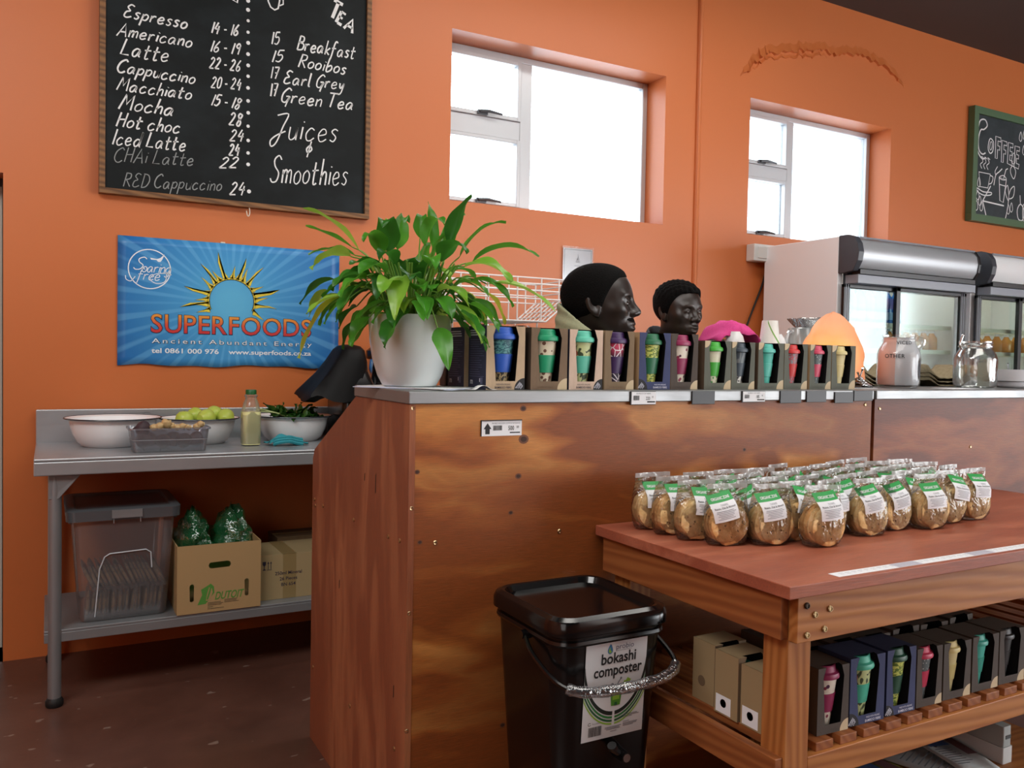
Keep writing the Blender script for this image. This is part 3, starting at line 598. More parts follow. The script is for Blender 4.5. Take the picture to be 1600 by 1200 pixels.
price_tag(2.382, 2.476, 1.178, 1.2135, EY, 'blank dark tag holder at the end of the steel edge beside the gap')
t = thing('price_sticker', 'white price label with a black up arrow and 500.00 on the plywood panel', 'price label', (1.042, CY, 1.097))
b = MB(); b.box(-.06, -.0012, 0, .06, -.0002, .041, 0); M = front(0, -.0012, 0)
b.box(-.0605, -.003, .0395, .0605, -.0002, .042, 1); b.box(-.0615, -.003, 0, -.0595, -.0002, .042, 1)
b.poly([(-.0485, .005), (-.0355, .005), (-.0355, .0185), (-.0305, .0185), (-.042, .034), (-.0535, .0185), (-.0485, .0185)], 1, M @ Matrix.Translation((0, 0, .0004)))
b.text('PROBIO INDOOR COMPOSTER BLACK', .0056, M @ Matrix.Translation((.013, .031, 0)), 2, 'C', width=.084)
x = -.026; rnd = random.Random(3)
for k in range(15): ww = rnd.choice((.0006, .001, .0014)); b.rect(x, .0145, x+ww, .0275, M, 1); x += ww+rnd.choice((.0006, .001))
b.text('500', .0165, M @ Matrix.Translation((.028, .0145, 0)), 1, 'C', .01, sx=.72); b.text('00', .0095, M @ Matrix.Translation((.0475, .0195, 0)), 1, 'C', sx=.8); b.rect(.024, .0065, .055, .0095, M, 1)
b.build('printed_label', [WHITEP, INK, GREYINK], t)
# ---------------------------------------------------------------- display table
DZ, DX0, DX1, DY0, DY1 = .839, 1.343, 3.15, 1.238, 1.945
OT = (2.2, 1.6, 0)
t = thing('display_table', 'low stained pine table with a slatted shelf standing in front of the counter', 'table', OT)
b = MB(); b.box(DX0, DY0, DZ-.028, DX1, DY1, DZ); T(b, OT).build('tabletop', TOPW, t, bevel=.002)
AZ0, AZ1 = .711, DZ-.0285
b = MB(); b.box(1.379, DY0+.010, AZ0, 3.13, DY0+.034, AZ1); ap = T(b, OT).build('front_apron', PINEX, t, bevel=.002)
for x, z in ((1.407, .727), (1.46, .733), (1.43, .768), (1.475, .775), (1.405, .79)):
    b = MB(); b.lathe([(.0072, 0), (.0072, .003), (.0055, .005), (.0042, .005), (.0042, .003), (0, .003)], 12); o = b.build('bolt', BRASS if z < .78 else mat('dark_bolt_metal', '#4A4038', .4, .8), ap); o.matrix_local = Matrix.Translation(-Vector(OT)) @ front(x, DY0+.010, z)
b = MB(); b.box(1.356, DY0+.034, AZ0+.004, 1.379, DY1-.02, AZ1); T(b, OT).build('side_apron', PINEY, t, bevel=.002)
b = MB(); b.box(3.107, DY0+.034, AZ0+.004, 3.13, DY1-.02, AZ1); T(b, OT).build('side_apron', PINEY, t, bevel=.002)
b = MB(); b.box(1.38, DY1-.044, AZ0, 3.107, DY1-.02, AZ1); T(b, OT).build('back_apron', PINEX, t)
for x in (1.380, 3.036):
    for y in (DY0+.035, DY1-.115):
        b = MB(); b.box(x, y, 0, x+.07, y+.07, AZ1); T(b, OT).build('leg', PINEZ, t, bevel=.002)
RZ = .445
b = MB(); b.box(1.450, DY0+.035, RZ-.058, 3.036, DY0+.058, RZ); T(b, OT).build('front_rail', PINEX, t, bevel=.002)
b = MB(); b.box(1.450, DY1-.07, RZ-.058, 3.036, DY1-.045, RZ); T(b, OT).build('back_rail', PINEX, t)
for x in (1.357, 3.107):
    b = MB(); b.box(x, DY0+.04, RZ-.058, x+.023, DY1-.02, RZ+.012); T(b, OT).build('side_rail', PINEY, t, bevel=.002)
x = 1.408; k = 0
while x < 3.0:
    b = MB(); b.box(x, DY0+(.107 if k == 0 else .044), RZ, x+.055, DY1-.03, RZ+.02); T(b, OT).build('slat', PINEY, t, bevel=.0015); x += .0775; k += 1
SLZ = RZ+.0205
# white shelf-edge strip on the table
t = thing('label_strip', 'white printed paper strip along the front edge of the table top', 'label strip', (1.505, DY0+.012, DZ))
b = MB(); b.box(0, 0, .0002, 1.3, .030, .001, 0); M = flat(0, 0, .001)
rnd = random.Random(6)
for k in range(4): b.rect(.2+.28*k, .0, .2+.28*k+.085, .03, M, 1, .0002)
for k in range(60):
    x = .02+k*.021; b.rect(x, .019, x+.014, .0205, M, 2); b.rect(x, .012, x+rnd.uniform(.004, .013), .0132, M, 2)
b.build('paper_strip', [WHITEP, mat('lilac_grey_paper', '#B9B8C4', .6), mat('pale_grey_print', '#A9AAB0', .7)], t)
# ---------------------------------------------------------------- on the steel table
TZ += .0008; SH += .0008
ENAM = mat('white_enamel', '#F6F8FA', .18); NAVYRIM = mat('dark_enamel_rim', '#2A3038', .25)
def bowl(R_, h, loc, label):
    t = thing('enamel_bowl', label, 'bowl', loc, 0, 'white enamel bowls on the steel table')
    b = MB(); k = R_
    b.lathe([(.001, .004), (.58*k, .003), (.60*k, 0), (.63*k, 0), (.74*k, .018), (.83*k, .05), (.875*k, .5*h+.02), (.905*k, h-.010), (.985*k, h-.003), (.998*k, h-.001)], 40, 0, None, True, (True, False))
    b.lathe([(.985*k, h), (.90*k, h-.006), (.865*k, .5*h+.02), (.815*k, .052), (.72*k, .022), (.6*k, .008), (.001, .007)], 40, 0, None, True, (False, True)); b.build('bowl_body', ENAM, t)
    b = MB(); b.tube([(k*math.cos(a*math.pi/24), k*math.sin(a*math.pi/24), h-.001) for a in range(48)], .0028, 8, 0, None, True); b.build('rolled_rim', NAVYRIM, t)
    return t
bowl(.182, .115, (.236, 3.83, TZ), 'wide white enamel bowl on the left end of the steel table, nearly empty')
bowl(.163, .108, (.572, 3.835, TZ), 'white enamel bowl heaped with yellow-green fruit')
bowl(.172, .112, (.975, 3.835, TZ), 'white enamel bowl of dark leafy greens beside the black draped cover')
tag(MB().ball((0, 0, 0), (.022, .016, .012), 10, 8, 0, None, .4, 3).build('pink_scrap', mat('pinkish_skin', '#B5796A', .6), loc=(.30, 3.70, TZ+.098)), 'small pinkish scrap at the rim of the nearly empty enamel bowl', 'food scrap')
def m_fruit():
    t = NT('yellow_green_skin'); n = t.noise(t.coord(), 22, 4); t.p(Base_Color=t.mix(n, rgb('#A9BE3A'), rgb('#C6D566')), Roughness=.38, Subsurface_Weight=.05); t.bump(t.noise(t.coord(), 160, 2), .12, .002); return t.m
FRU = m_fruit()
fr0 = None
FR_L = [('leftmost green fruit heaped in the middle enamel bowl', .504, 3.785, 1.016), ('green fruit at the top left of the heap in the middle bowl', .556, 3.848, 1.026), ('green fruit at the front centre of the heap in the middle bowl', .590, 3.768, 1.024), ('highest green fruit on the heap in the middle bowl', .632, 3.838, 1.034), ('rightmost green fruit in the middle bowl, next to the juice bottle', .674, 3.80, 1.022)]
low = [(.487, 3.82, .962), (.545, 3.76, .962), (.63, 3.765, .962), (.662, 3.845, .962), (.60, 3.905, .962), (.512, 3.90, .962)]
for i, (l, x, y, z) in enumerate(FR_L+[('green fruit hidden low in the middle enamel bowl', *p) for p in low]):
    r = .0385
    if fr0 is None:
        fr0 = thing('green_fruit', l, 'fruit', (x, y, z), 0, 'green fruit in the middle bowl')
        b = MB(); b.lathe([(.001, -.036), (.018, -.034), (.031, -.021), (.037, 0), (.033, .02), (.02, .033), (.006, .036), (.001, .034)], 20); b.build('flesh', FRU, fr0)
        b = MB(); b.lathe([(.001, .037), (.004, .036), (.005, .033)], 8); b.build('stem_scar', mat('stem_brown', '#6B5A2A', .7), fr0)
    else: dup(fr0, (x, y, z), label=l, rot=(i*.7, i*.5, i))
# leafy greens
def leaf_blade(b, base, d, up, L, W_, droop=.25, fold=.25, mt=0, n=7, wav=.06, seed=0):
    """one leaf: midrib bends from d towards the ground"""
    d = Vector(d).normalized(); up = Vector(up); side = d.cross(up).normalized(); nrm = side.cross(d).normalized(); p = Vector(base); rows = []
    for i in range(n+1):
        t = i/n; wd = W_*.5*(math.sin(math.pi*min(1, t**.72))**.8 if t < 1 else 0)*(1-.25*t)+.0006
        dd = (d-nrm*droop*2*t).normalized(); nn = side.cross(dd).normalized()
        wv = wav*W_*math.sin(t*9+seed)
        rows.append([p-side*wd+nn*(fold*wd+wv), p-side*wd*.5+nn*(fold*wd*.35), p, p+side*wd*.5+nn*(fold*wd*.35), p+side*wd+nn*(fold*wd-wv)])
        p = p+dd*(L/n)
    b.loft(rows, mt, None, True, (False, False), closed=False); return p
def m_leaf(name, a, c, rough=.35):
    t = NT(name); n = t.noise(t.coord(), 11, 3); t.p(Base_Color=t.mix(n, rgb(a), rgb(c)), Roughness=rough, Specular_IOR_Level=.4)
    tl = t.n('BsdfTranslucent', i_Color=rgb(c)); ms = t.n('MixShader'); ms.inputs[0].default_value = .18
    t.t.links.new(t.b.outputs[0], ms.inputs[1]); t.t.links.new(tl.outputs[0], ms.inputs[2]); t.t.links.new(ms.outputs[0], t.out.inputs[0]); return t.m
GRN = m_leaf('spinach_green', '#1E3D14', '#3A6A24'); GST = mat('pale_stalk', '#A9B87A', .5)
t = thing('leafy_greens', 'bunch of dark leafy greens with pale stalks heaped in the right enamel bowl', 'greens', (.97, 3.83, TZ+.02))
b = MB(); s2 = MB(); rnd = random.Random(11)
for i in range(46):
    a = rnd.uniform(0, 6.28); r = rnd.uniform(0, .115); base = (r*math.cos(a), r*math.sin(a)*.9, rnd.uniform(.06, .095))
    az = rnd.uniform(0, 6.28); el = rnd.uniform(.25, .9)
    leaf_blade(b, base, (math.cos(az)*math.cos(el), math.sin(az)*math.cos(el), math.sin(el)), (0, 0, 1) if el < .8 else (1, 0, 0), rnd.uniform(.06, .1), rnd.uniform(.04, .06), rnd.uniform(.1, .6), .3, 0, 6, .14, i)
for i in range(9):
    y = rnd.uniform(-.06, .05); s2.tube(catmull([(-.02+rnd.uniform(-.02, .02), y, .085), (-.09, y-.01, .108), (-.155, y-.015+rnd.uniform(-.02, .02), .112+rnd.uniform(0, .015))], 3), .0035, 6)
b.ball((0, 0, .055), (.10, .10, .05), 14, 8)
b.build('leaves', GRN, t); s2.build('stalks', GST, t)
# tub of beetroot with ginger
t = thing('food_tub', 'clear rectangular plastic tub of beetroot standing in front of the enamel bowls', 'tub', (.418, 3.575, TZ))
PLT = m_film('frosted_tub_plastic', '#E9ECF2', .10, .17, .12, 9, '#E4E8EE')
b = MB(); q = [(-.132, -.066, .132, .066, .018, 0), (-.143, -.075, .143, .075, .02, .084), (-.15, -.08, .15, .08, .022, .086), (-.15, -.08, .15, .08, .022, .093)]
b.rrect(q, 0, None, True, (True, False)); b.rrect([(-.147, -.077, .147, .077, .02, .093), (-.14, -.072, .14, .072, .018, .083), (-.128, -.062, .128, .062, .016, .003)], 0, None, True, (False, True)); b.build('tub_body', PLT, t)
b = MB(); b.rrect([(-.1385, -.0715, .1385, .0715, .018, .046), (-.1395, -.0725, .1395, .0725, .018, .048)], 0, None, True, (False, False)); b.build('fill_line', mat('pale_plastic_line', '#D5D9E0', .4), t)
def m_beet():
    t = NT('beetroot_skin'); n = t.noise(t.coord(), 16, 5); t.p(Base_Color=t.mix(n, rgb('#2A1E26'), rgb('#4D3A40')), Roughness=.6); t.bump(n, .4, .006); return t.m
BEET = m_beet(); bt = None
for i, (x, y, z, l) in enumerate([(.322, 3.545, .955, 'beetroot low in the clear tub at its left end'), (.395, 3.545, .952, 'beetroot low in the tub, second from the left'), (.470, 3.545, .953, 'beetroot low in the tub, third from the left'), (.522, 3.585, .954, 'beetroot low in the clear tub at its right end'), (.35, 3.61, .953, 'beetroot at the back of the clear tub on the left'), (.44, 3.61, .953, 'beetroot at the back of the clear tub on the right'), (.325, 3.575, 1.0, 'dark beetroot poking out above the left end of the clear tub')]):
    if bt is None:
        bt = thing('beetroot', l, 'beetroot', (x, y, z), 0, 'beetroots in the clear tub'); MB().ball((0, 0, 0), (.0305, .0295, .028), 16, 10, 0, None, .18, 4).build('root', BEET, bt); b = MB(); b.tube([(0, 0, -.028), (.004, 0, -.036), (.01, .004, -.039)], [.006, .003, .001], 6); b.build('root_tail', BEET, bt)
    else: dup(bt, (x, y, z), label=l, rot=(i*.3, i*.2, i*1.3))
def m_ginger():
    t = NT('ginger_skin'); n = t.noise(t.coord(), 30, 4); t.p(Base_Color=t.mix(n, rgb('#B08A55'), rgb('#D9BE8C')), Roughness=.6); t.bump(n, .4, .003); return t.m
GIN = m_ginger()
def ginger(chain, loc, label):
    t = thing('ginger_root', label, 'ginger', loc, 0, 'ginger roots on the tub'); b = MB()
    for i, (x, y, z, r) in enumerate(chain): b.ball((x, y, z), (r*1.15, r, r), 12, 8, 0, None, .35, i)
    b.build('rhizome', GIN, t); b = MB(); b.ball((chain[-1][0]+chain[-1][3]*1.0, chain[-1][1]-.004, chain[-1][2]), (.003, chain[-1][3]*.55, chain[-1][3]*.55), 8, 6); b.build('cut_end', mat('ginger_flesh', '#E0CF9A', .5), t)
ginger([(0, 0, 0, .013), (.022, -.004, .004, .015), (.045, .0, .012, .019), (.064, .004, .004, .014)], (.362, 3.56, 1.005), 'knobbly pale ginger root on the clear tub, beside the dark beetroot')
ginger([(0, 0, 0, .012), (.02, .002, .003, .013), (.04, -.002, -.001, .011)], (.448, 3.555, 1.004), 'middle piece of ginger on the clear tub')
ginger([(0, 0, 0, .014), (.012, -.004, .010, .013)], (.522, 3.555, 1.005), 'short stub of ginger at the right end of the clear tub')
# juice bottle
t = thing('juice_bottle', 'clear plastic bottle of pale yellow juice with a dark green cap', 'bottle', (.752, 3.66, TZ))
b = MB(); prof = [(.030, .001), (.036, .004), (.0385, .012), (.0385, .125), (.0375, .15), (.031, .178), (.0235, .197), (.0235, .203), (.027, .206), (.027, .212), (.021, .215), (.021, .222)]
b.rrect([(-r, -r, r, r, r*.62 if z < .14 else r*.98, z) for r, z in prof], 0, None, True, (True, False), 6); b.build('bottle_body', m_film('frosted_bottle_plastic', '#FAFBF6', .05, .16, .05, 6), t)
b = MB(); b.rrect([(-.0365, -.0365, .0365, .0365, .022, .004), (-.0375, -.0375, .0375, .0375, .023, .012), (-.0375, -.0375, .0375, .0375, .023, .142)], 0, None, True, (True, True), 6); b.build('juice', mat('pale_yellow_juice', '#FBFAB4', .3, 0), t)
b = MB(); b.lathe([(.021, .215), (.0225, .2155), (.0225, .232), (.0205, .235), (.001, .235)], 28); b.build('bottle_cap', mat('dark_green_cap', '#14602F', .4), t)
# turquoise cloth
g = []
for i in range(27):
    u = i/26; row = []
    for j in range(15):
        v = j/14; x = -.082+.164*u; y = -.05+.085*v
        z = .006+.030*math.exp(-((u-.3)/.22)**2)*(.6+.4*math.sin(v*3+1))+.006*math.sin(u*9+v*3)*math.sin(v*5+.5)**2+.016*math.exp(-((v-.25)/.2)**2)*math.exp(-((u-.42)/.3)**2)+.006*noise.noise((u*6, v*5, 2))
        row.append((x+.008*math.sin(v*6), y+.006*math.sin(u*9), max(.002, z)))
    g.append(row)
b = MB(); b.loft(g, 0, None, True, (False, False), closed=False)
for z, y in ((.014, -.055), (.024, -.052), (.033, -.046)): b.tube(catmull([(-.06, y+.01, z-.008), (-.045, y, z), (0, y-.003, z+.004), (.03, y+.004, z-.004), (.06, y+.012, z-.01)], 4), .006, 6)
def m_cloth(name, a, c, sc=260):
    t = NT(name); n = t.noise(t.coord(), sc, 2); t.p(Base_Color=t.mix(n, rgb(a), rgb(c)), Roughness=.85); t.bump(n, .35, .002); return t.m
tag(b.build('dish_cloth', m_cloth('turquoise_cloth', '#1F7F8E', '#3AA3AE'), loc=(.895, 3.635, TZ), solid=.003), 'crumpled turquoise dish cloth in front of the bowl of greens', 'cloth')
# black cover draped over a machine, and a lidded steel urn
t = thing('draped_cover', 'black sheet draped over a tall appliance at the right of the enamel bowls', 'cover', (1.22, 3.80, TZ))
b = MB(); rings = []
def sup(cx, cy, rx, ry, z, n=36, p=2.6, f=0, ph=0):
    o = []
    for j in range(n):
        a = 2*math.pi*j/n; c_, s_ = math.cos(a), math.sin(a)
        x = rx*math.copysign(abs(c_)**(2/p), c_); y = ry*math.copysign(abs(s_)**(2/p), s_); k = 1+f*math.sin(7*a+ph)+f*.6*math.sin(13*a+ph*2)
        o.append((cx+x*k, cy+y*k, z+ .4*f*math.sin(5*a)))
    return o
rings = [sup(-.0, 0, .02, .03, .437), sup(-.0, 0, .05, .06, .43), sup(-.0, 0, .068, .085, .41, f=.01), sup(-.01, 0, .088, .105, .36, f=.015, ph=.4), sup(-.03, 0, .112, .12, .30, f=.02, ph=.6), sup(-.055, 0, .138, .135, .245, f=.03, ph=.8), sup(-.070, 0, .156, .145, .208, f=.035, ph=1), sup(-.072, 0, .160, .15, .192, f=.04, ph=1.1), sup(-.05, 0, .13, .13, .185, f=.03, ph=1.1)]
b.loft(rings[::-1], 0, None, True, (False, True))
b.build('black_sheet', mat('black_sheet_fabric', '#070708', .5, 0, Specular_IOR_Level=.2), t)
b = MB(); b.rrect([(-.062, -.135, .10, .14, .03, .001), (-.062, -.135, .10, .14, .03, .23), (-.06, -.09, .06, .09, .03, .34)]); b.build('appliance_body', BLACKP, t)
b = MB(); b.box(-.04, -.140, .105, .055, -.1355, .125); b.build('front_seam', mat('dark_grey_seam', '#2B2B2D', .5), t)
t = thing('steel_urn', 'steel container with a black lid behind the white plant pot', 'container', (1.435, 3.90, TZ))
b = MB(); b.lathe([(.075, 0), (.085, .004), (.085, .33), (.08, .375)], 32); b.build('urn_body', CHROME, t)
b = MB(); b.lathe([(.088, .372), (.092, .378), (.092, .412), (.07, .43), (.001, .435)], 32); b.build('urn_lid', BLACKP, t)
# ---------------------------------------------------------------- undershelf
t = thing('storage_box', 'large clear lidded plastic storage box half full of bagged cookies under the steel table', 'storage box', (.255, 3.695, SH))
SBX = m_film('clear_storage_plastic', '#F2F4F6', .05, .15, .10, 5, '#E2E7EC')
b = MB(); A = [(-.148, -.185, .148, .185, .03, .002), (-.153, -.19, .153, .19, .03, .012), (-.178, -.205, .178, .205, .03, .375), (-.19, -.212, .19, .212, .03, .378), (-.19, -.212, .19, .212, .03, .392)]
b.rrect(A, 0, None, True, (True, False), 5); b.build('box_body', SBX, t)
b = MB(); b.rrect([(-.198, -.222, .198, .222, .035, .386), (-.200, -.224, .200, .224, .035, .424), (-.192, -.216, .192, .216, .033, .428), (-.168, -.190, .168, .190, .03, .428), (-.162, -.184, .162, .184, .03, .421)], 0, None, True, (True, True), 5); b.build('box_lid', m_film('grey_translucent_lid', '#AEB4BA', .16, .42, .08, 5, '#9AA1A8'), t)
b = MB(); b.box(-.045, -.2305, .394, .06, -.223, .424); b.box(-.04, -.2285, .375, -.037, -.222, .40); b.box(.052, -.2285, .375, .055, -.222, .40); b.build('lid_clip', m_film('clear_clip', '#E6E9EE', .15, .3, .05, 5), t)
b = MB(); fr = lambda x, z: (x, -.1925-.0405*z, z)
b.tube([fr(-.10, .02), fr(-.085, .20), fr(-.068, .245), fr(-.05, .256), fr(.075, .262), fr(.092, .25), fr(.096, .19)], .0025, 6); b.build('moulded_line', mat('pale_moulded_ridge', '#C2C7CD', .4), t)
def m_cookie(name, a, c, d):
    t = NT(name); co = t.coord(); n = t.noise(co, 34, 5, .6); v = t.noise(co, 90, 2)
    col = t.ramp(n, [(.3, rgb(a)), (.5, rgb(c)), (.72, rgb(d))]); col = t.mix(t.ramp(v, [(.66, G_(0)), (.72, G_(.8))]), col, rgb('#4A2A14'))
    t.p(Base_Color=col, Roughness=.8); t.bump(n, .9, .006); return t.m
COOK = m_cookie('oat_cookie', '#C08E50', '#EBBE7C', '#F8DCA4')
FILM = m_film('cookie_bag_film', '#FFFFFF', .03, .015, .8, 17)
pk = None; rnd = random.Random(21)
for row, (z, n) in enumerate(((.007, 19), (.108, 17))):
    for i in range(n):
        x = .255-.128+.262*(i+.5)/n+(-.004 if row == 0 else .026); lab = '%s packet from the left in the %s row of cookies inside the storage box' % (ORD[i], ('lower', 'upper')[row])
        a = (.10 if row == 0 else -.42)+rnd.uniform(-.06, .06)
        if pk is None:
            pk = thing('cookie_packet', lab, 'cookie packet', (0, 0, 0), 0, 'cookie packets in the storage box')
            MB().lathe([(.001, -.005), (.040, -.005), (.046, -.002), (.046, .002), (.040, .005), (.001, .005)], 16, 0, front(0, 0, .05) @ Matrix.Rotation(R(90), 4, 'Y')).build('cookie', COOK, pk)
            b = MB(); b.loft([[(s_*(.007 if z_ < .1 else .0015), y, z_) for s_, y in ((-1, -.048), (-1, .048), (1, .048), (1, -.048))] for z_ in (.001, .03, .09, .118)], 0); b.build('clear_wrapper', m_film('small_wrapper_film', '#F2EEE8', .08, .22, .6, 40), pk); root = pk; root.location = (x, 3.58, SH+z); root.rotation_euler = (0, a, 0)
        else: dup(pk, (x, 3.58+rnd.uniform(-.01, .012), SH+z), label=lab, rot=(0, a, rnd.uniform(-.1, .1)))
# fruit carton with green plastic bags
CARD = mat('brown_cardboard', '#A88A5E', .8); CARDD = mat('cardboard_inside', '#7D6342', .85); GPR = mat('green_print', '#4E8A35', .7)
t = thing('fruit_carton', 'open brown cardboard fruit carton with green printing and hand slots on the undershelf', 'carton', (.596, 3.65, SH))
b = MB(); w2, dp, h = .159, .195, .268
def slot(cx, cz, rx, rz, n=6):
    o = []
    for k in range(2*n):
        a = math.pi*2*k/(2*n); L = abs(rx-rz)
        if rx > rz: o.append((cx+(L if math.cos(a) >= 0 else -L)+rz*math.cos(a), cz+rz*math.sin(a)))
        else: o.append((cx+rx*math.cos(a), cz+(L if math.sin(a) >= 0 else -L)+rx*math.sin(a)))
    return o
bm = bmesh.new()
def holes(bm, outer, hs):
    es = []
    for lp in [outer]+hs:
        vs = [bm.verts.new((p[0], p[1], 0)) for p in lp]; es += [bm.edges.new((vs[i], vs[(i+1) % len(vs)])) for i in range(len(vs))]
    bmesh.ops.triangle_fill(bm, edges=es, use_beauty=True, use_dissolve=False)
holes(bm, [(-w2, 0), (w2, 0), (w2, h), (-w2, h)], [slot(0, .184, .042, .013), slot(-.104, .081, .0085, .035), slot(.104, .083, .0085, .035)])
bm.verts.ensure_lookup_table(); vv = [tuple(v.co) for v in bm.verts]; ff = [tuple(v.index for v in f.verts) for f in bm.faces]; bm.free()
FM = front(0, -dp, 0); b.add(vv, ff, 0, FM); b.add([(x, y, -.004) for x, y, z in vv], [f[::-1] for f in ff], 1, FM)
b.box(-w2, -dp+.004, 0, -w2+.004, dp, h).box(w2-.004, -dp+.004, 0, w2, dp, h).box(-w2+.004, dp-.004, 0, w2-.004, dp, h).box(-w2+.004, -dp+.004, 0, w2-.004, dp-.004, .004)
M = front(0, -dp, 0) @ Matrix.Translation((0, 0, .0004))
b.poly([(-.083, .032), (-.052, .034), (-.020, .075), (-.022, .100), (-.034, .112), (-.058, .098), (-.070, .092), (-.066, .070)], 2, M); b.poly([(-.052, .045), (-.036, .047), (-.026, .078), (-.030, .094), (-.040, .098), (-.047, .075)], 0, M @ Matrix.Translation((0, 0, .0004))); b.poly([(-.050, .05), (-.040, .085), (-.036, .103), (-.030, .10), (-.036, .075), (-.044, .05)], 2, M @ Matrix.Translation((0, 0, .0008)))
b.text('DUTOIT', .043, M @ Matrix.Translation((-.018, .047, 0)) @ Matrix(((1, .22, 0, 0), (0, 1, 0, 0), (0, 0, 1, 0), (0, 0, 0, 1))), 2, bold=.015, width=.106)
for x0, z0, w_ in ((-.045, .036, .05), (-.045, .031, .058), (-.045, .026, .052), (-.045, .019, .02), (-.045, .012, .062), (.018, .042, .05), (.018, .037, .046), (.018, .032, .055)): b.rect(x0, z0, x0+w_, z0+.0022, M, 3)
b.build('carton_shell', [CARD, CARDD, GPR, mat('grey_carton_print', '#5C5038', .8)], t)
def crumple(name, label, cat, loc, sx, sy, sz, m_, seed, parent=None, peaks=()):
    b = MB(); rg = []; n, k = 26, 14
    for i in range(k+1):
        v = i/k; row = []
        for j in range(n):
            a = 2*math.pi*j/n; r = math.sin(math.pi*.5*min(1, .12+v*1.05))**.55*(1-.05*v)
            d = Vector((math.cos(a)*r, math.sin(a)*r, v*2)); f = 1+.34*noise.noise(d*2.6+Vector((seed, 0, 0)))+.2*abs(noise.noise(d*6+Vector((0, seed, 0))))
            hh = math.cos(math.pi*.5*min(1, v*1.0))
            z = sz*hh*(1+.35*noise.noise(Vector((math.cos(a)*1.3, math.sin(a)*1.3, seed)))+.25*abs(noise.noise(d*5)))
            for px, py_, ph in peaks: z += ph*hh*math.exp(-((math.cos(a)*r*sx-px)**2+(math.sin(a)*r*sy-py_)**2)/.0012)
            row.append((sx*r*math.cos(a)*f*v**.3 if i else 0, sy*r*math.sin(a)*f*v**.3 if i else 0, z))
        rg.append(row)
    b.loft(rg, 0, None, True, (False, False)); o = b.build(name, m_, loc=loc, angle=50); return tag(o, label, cat)
GBAG = m_film('green_bag_film', '#4DB678', .14, .34, .9, 22, '#3DA868')
crumple('plastic_bag', 'crumpled translucent green plastic bag filling the left half of the fruit carton', 'plastic bag', (.520, 3.655, SH+.215), .072, .13, .135, GBAG, 3.3, peaks=((-.02, -.05, .03), (.04, .02, .02)))
crumple('plastic_bag', 'crumpled dark green plastic bag sticking out of the right half of the fruit carton', 'plastic bag', (.675, 3.665, SH+.215), .078, .13, .135, GBAG, 8.1, peaks=((.05, 0, .03), (-.04, -.04, .02)))
# cardboard boxes at the right
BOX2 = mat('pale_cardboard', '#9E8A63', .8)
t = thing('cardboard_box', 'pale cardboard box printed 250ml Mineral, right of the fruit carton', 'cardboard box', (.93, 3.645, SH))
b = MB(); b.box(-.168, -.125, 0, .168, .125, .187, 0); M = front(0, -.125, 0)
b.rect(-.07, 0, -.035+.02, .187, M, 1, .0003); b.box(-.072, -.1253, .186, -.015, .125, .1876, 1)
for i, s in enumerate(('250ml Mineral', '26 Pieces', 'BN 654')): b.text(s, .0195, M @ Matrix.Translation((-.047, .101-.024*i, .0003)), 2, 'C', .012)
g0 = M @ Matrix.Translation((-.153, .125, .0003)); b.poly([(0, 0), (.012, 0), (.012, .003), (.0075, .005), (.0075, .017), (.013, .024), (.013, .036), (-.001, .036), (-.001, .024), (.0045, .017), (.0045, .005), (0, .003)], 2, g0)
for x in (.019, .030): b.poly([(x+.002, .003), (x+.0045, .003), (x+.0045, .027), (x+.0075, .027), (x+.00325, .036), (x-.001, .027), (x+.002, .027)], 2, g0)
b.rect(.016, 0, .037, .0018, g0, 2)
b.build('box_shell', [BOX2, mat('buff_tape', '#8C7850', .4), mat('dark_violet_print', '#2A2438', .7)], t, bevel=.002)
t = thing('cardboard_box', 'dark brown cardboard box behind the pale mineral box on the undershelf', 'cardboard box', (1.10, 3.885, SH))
b = MB(); b.box(-.2, -.09, 0, .2, .09, .195, 0); b.box(-.2, -.092, .193, .2, 0, .197, 0); b.build('box_shell', mat('dark_brown_cardboard', '#6A5236', .85), t, bevel=.002)  # darker brown card than the box in front
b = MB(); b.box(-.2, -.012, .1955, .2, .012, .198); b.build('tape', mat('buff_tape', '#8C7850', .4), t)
# ---------------------------------------------------------------- boxed cups
def m_carton(name, col, sc=40, rough=.75):
    t = NT(name); n = t.noise(t.coord((1, 1, .35)), sc, 4, .6); c = Vector(rgb(col)[:3])
    t.p(Base_Color=t.mix(n, tuple(c*.72)+(1,), tuple(c*1.22)+(1,)), Roughness=rough); return t.m
KR = {'light': m_carton('pale_wood_grain_card', '#BFA688'), 'pink': m_carton('pinkish_wood_card', '#CDB4A0'), 'brown': m_carton('brown_card', '#77614B'), 'tan': m_carton('tan_brown_card', '#7D684E'), 'navy': m_carton('navy_card', '#363E64'),
      'dark': m_carton('dark_brown_card', '#4A3F37'), 'olive': m_carton('olive_grey_card', '#5F6257'), 'inside': mat('carton_inside_shadow', '#0E0D0D', .9), 'navyside': mat('navy_side_card', '#272C47', .7), 'kraft': mat('kraft_side_card', '#A98F6D', .8), 'kraftd': mat('brown_side_card', '#4C3C2E', .8),  # inside coloured near-black to stand for the shadow within the cartons
      'pale': mat('pale_card_print', '#C9B694', .7), 'ink': mat('black_card_print', '#1B1A1D', .7), 'white': mat('white_card_print', '#D3D5E2', .7)}
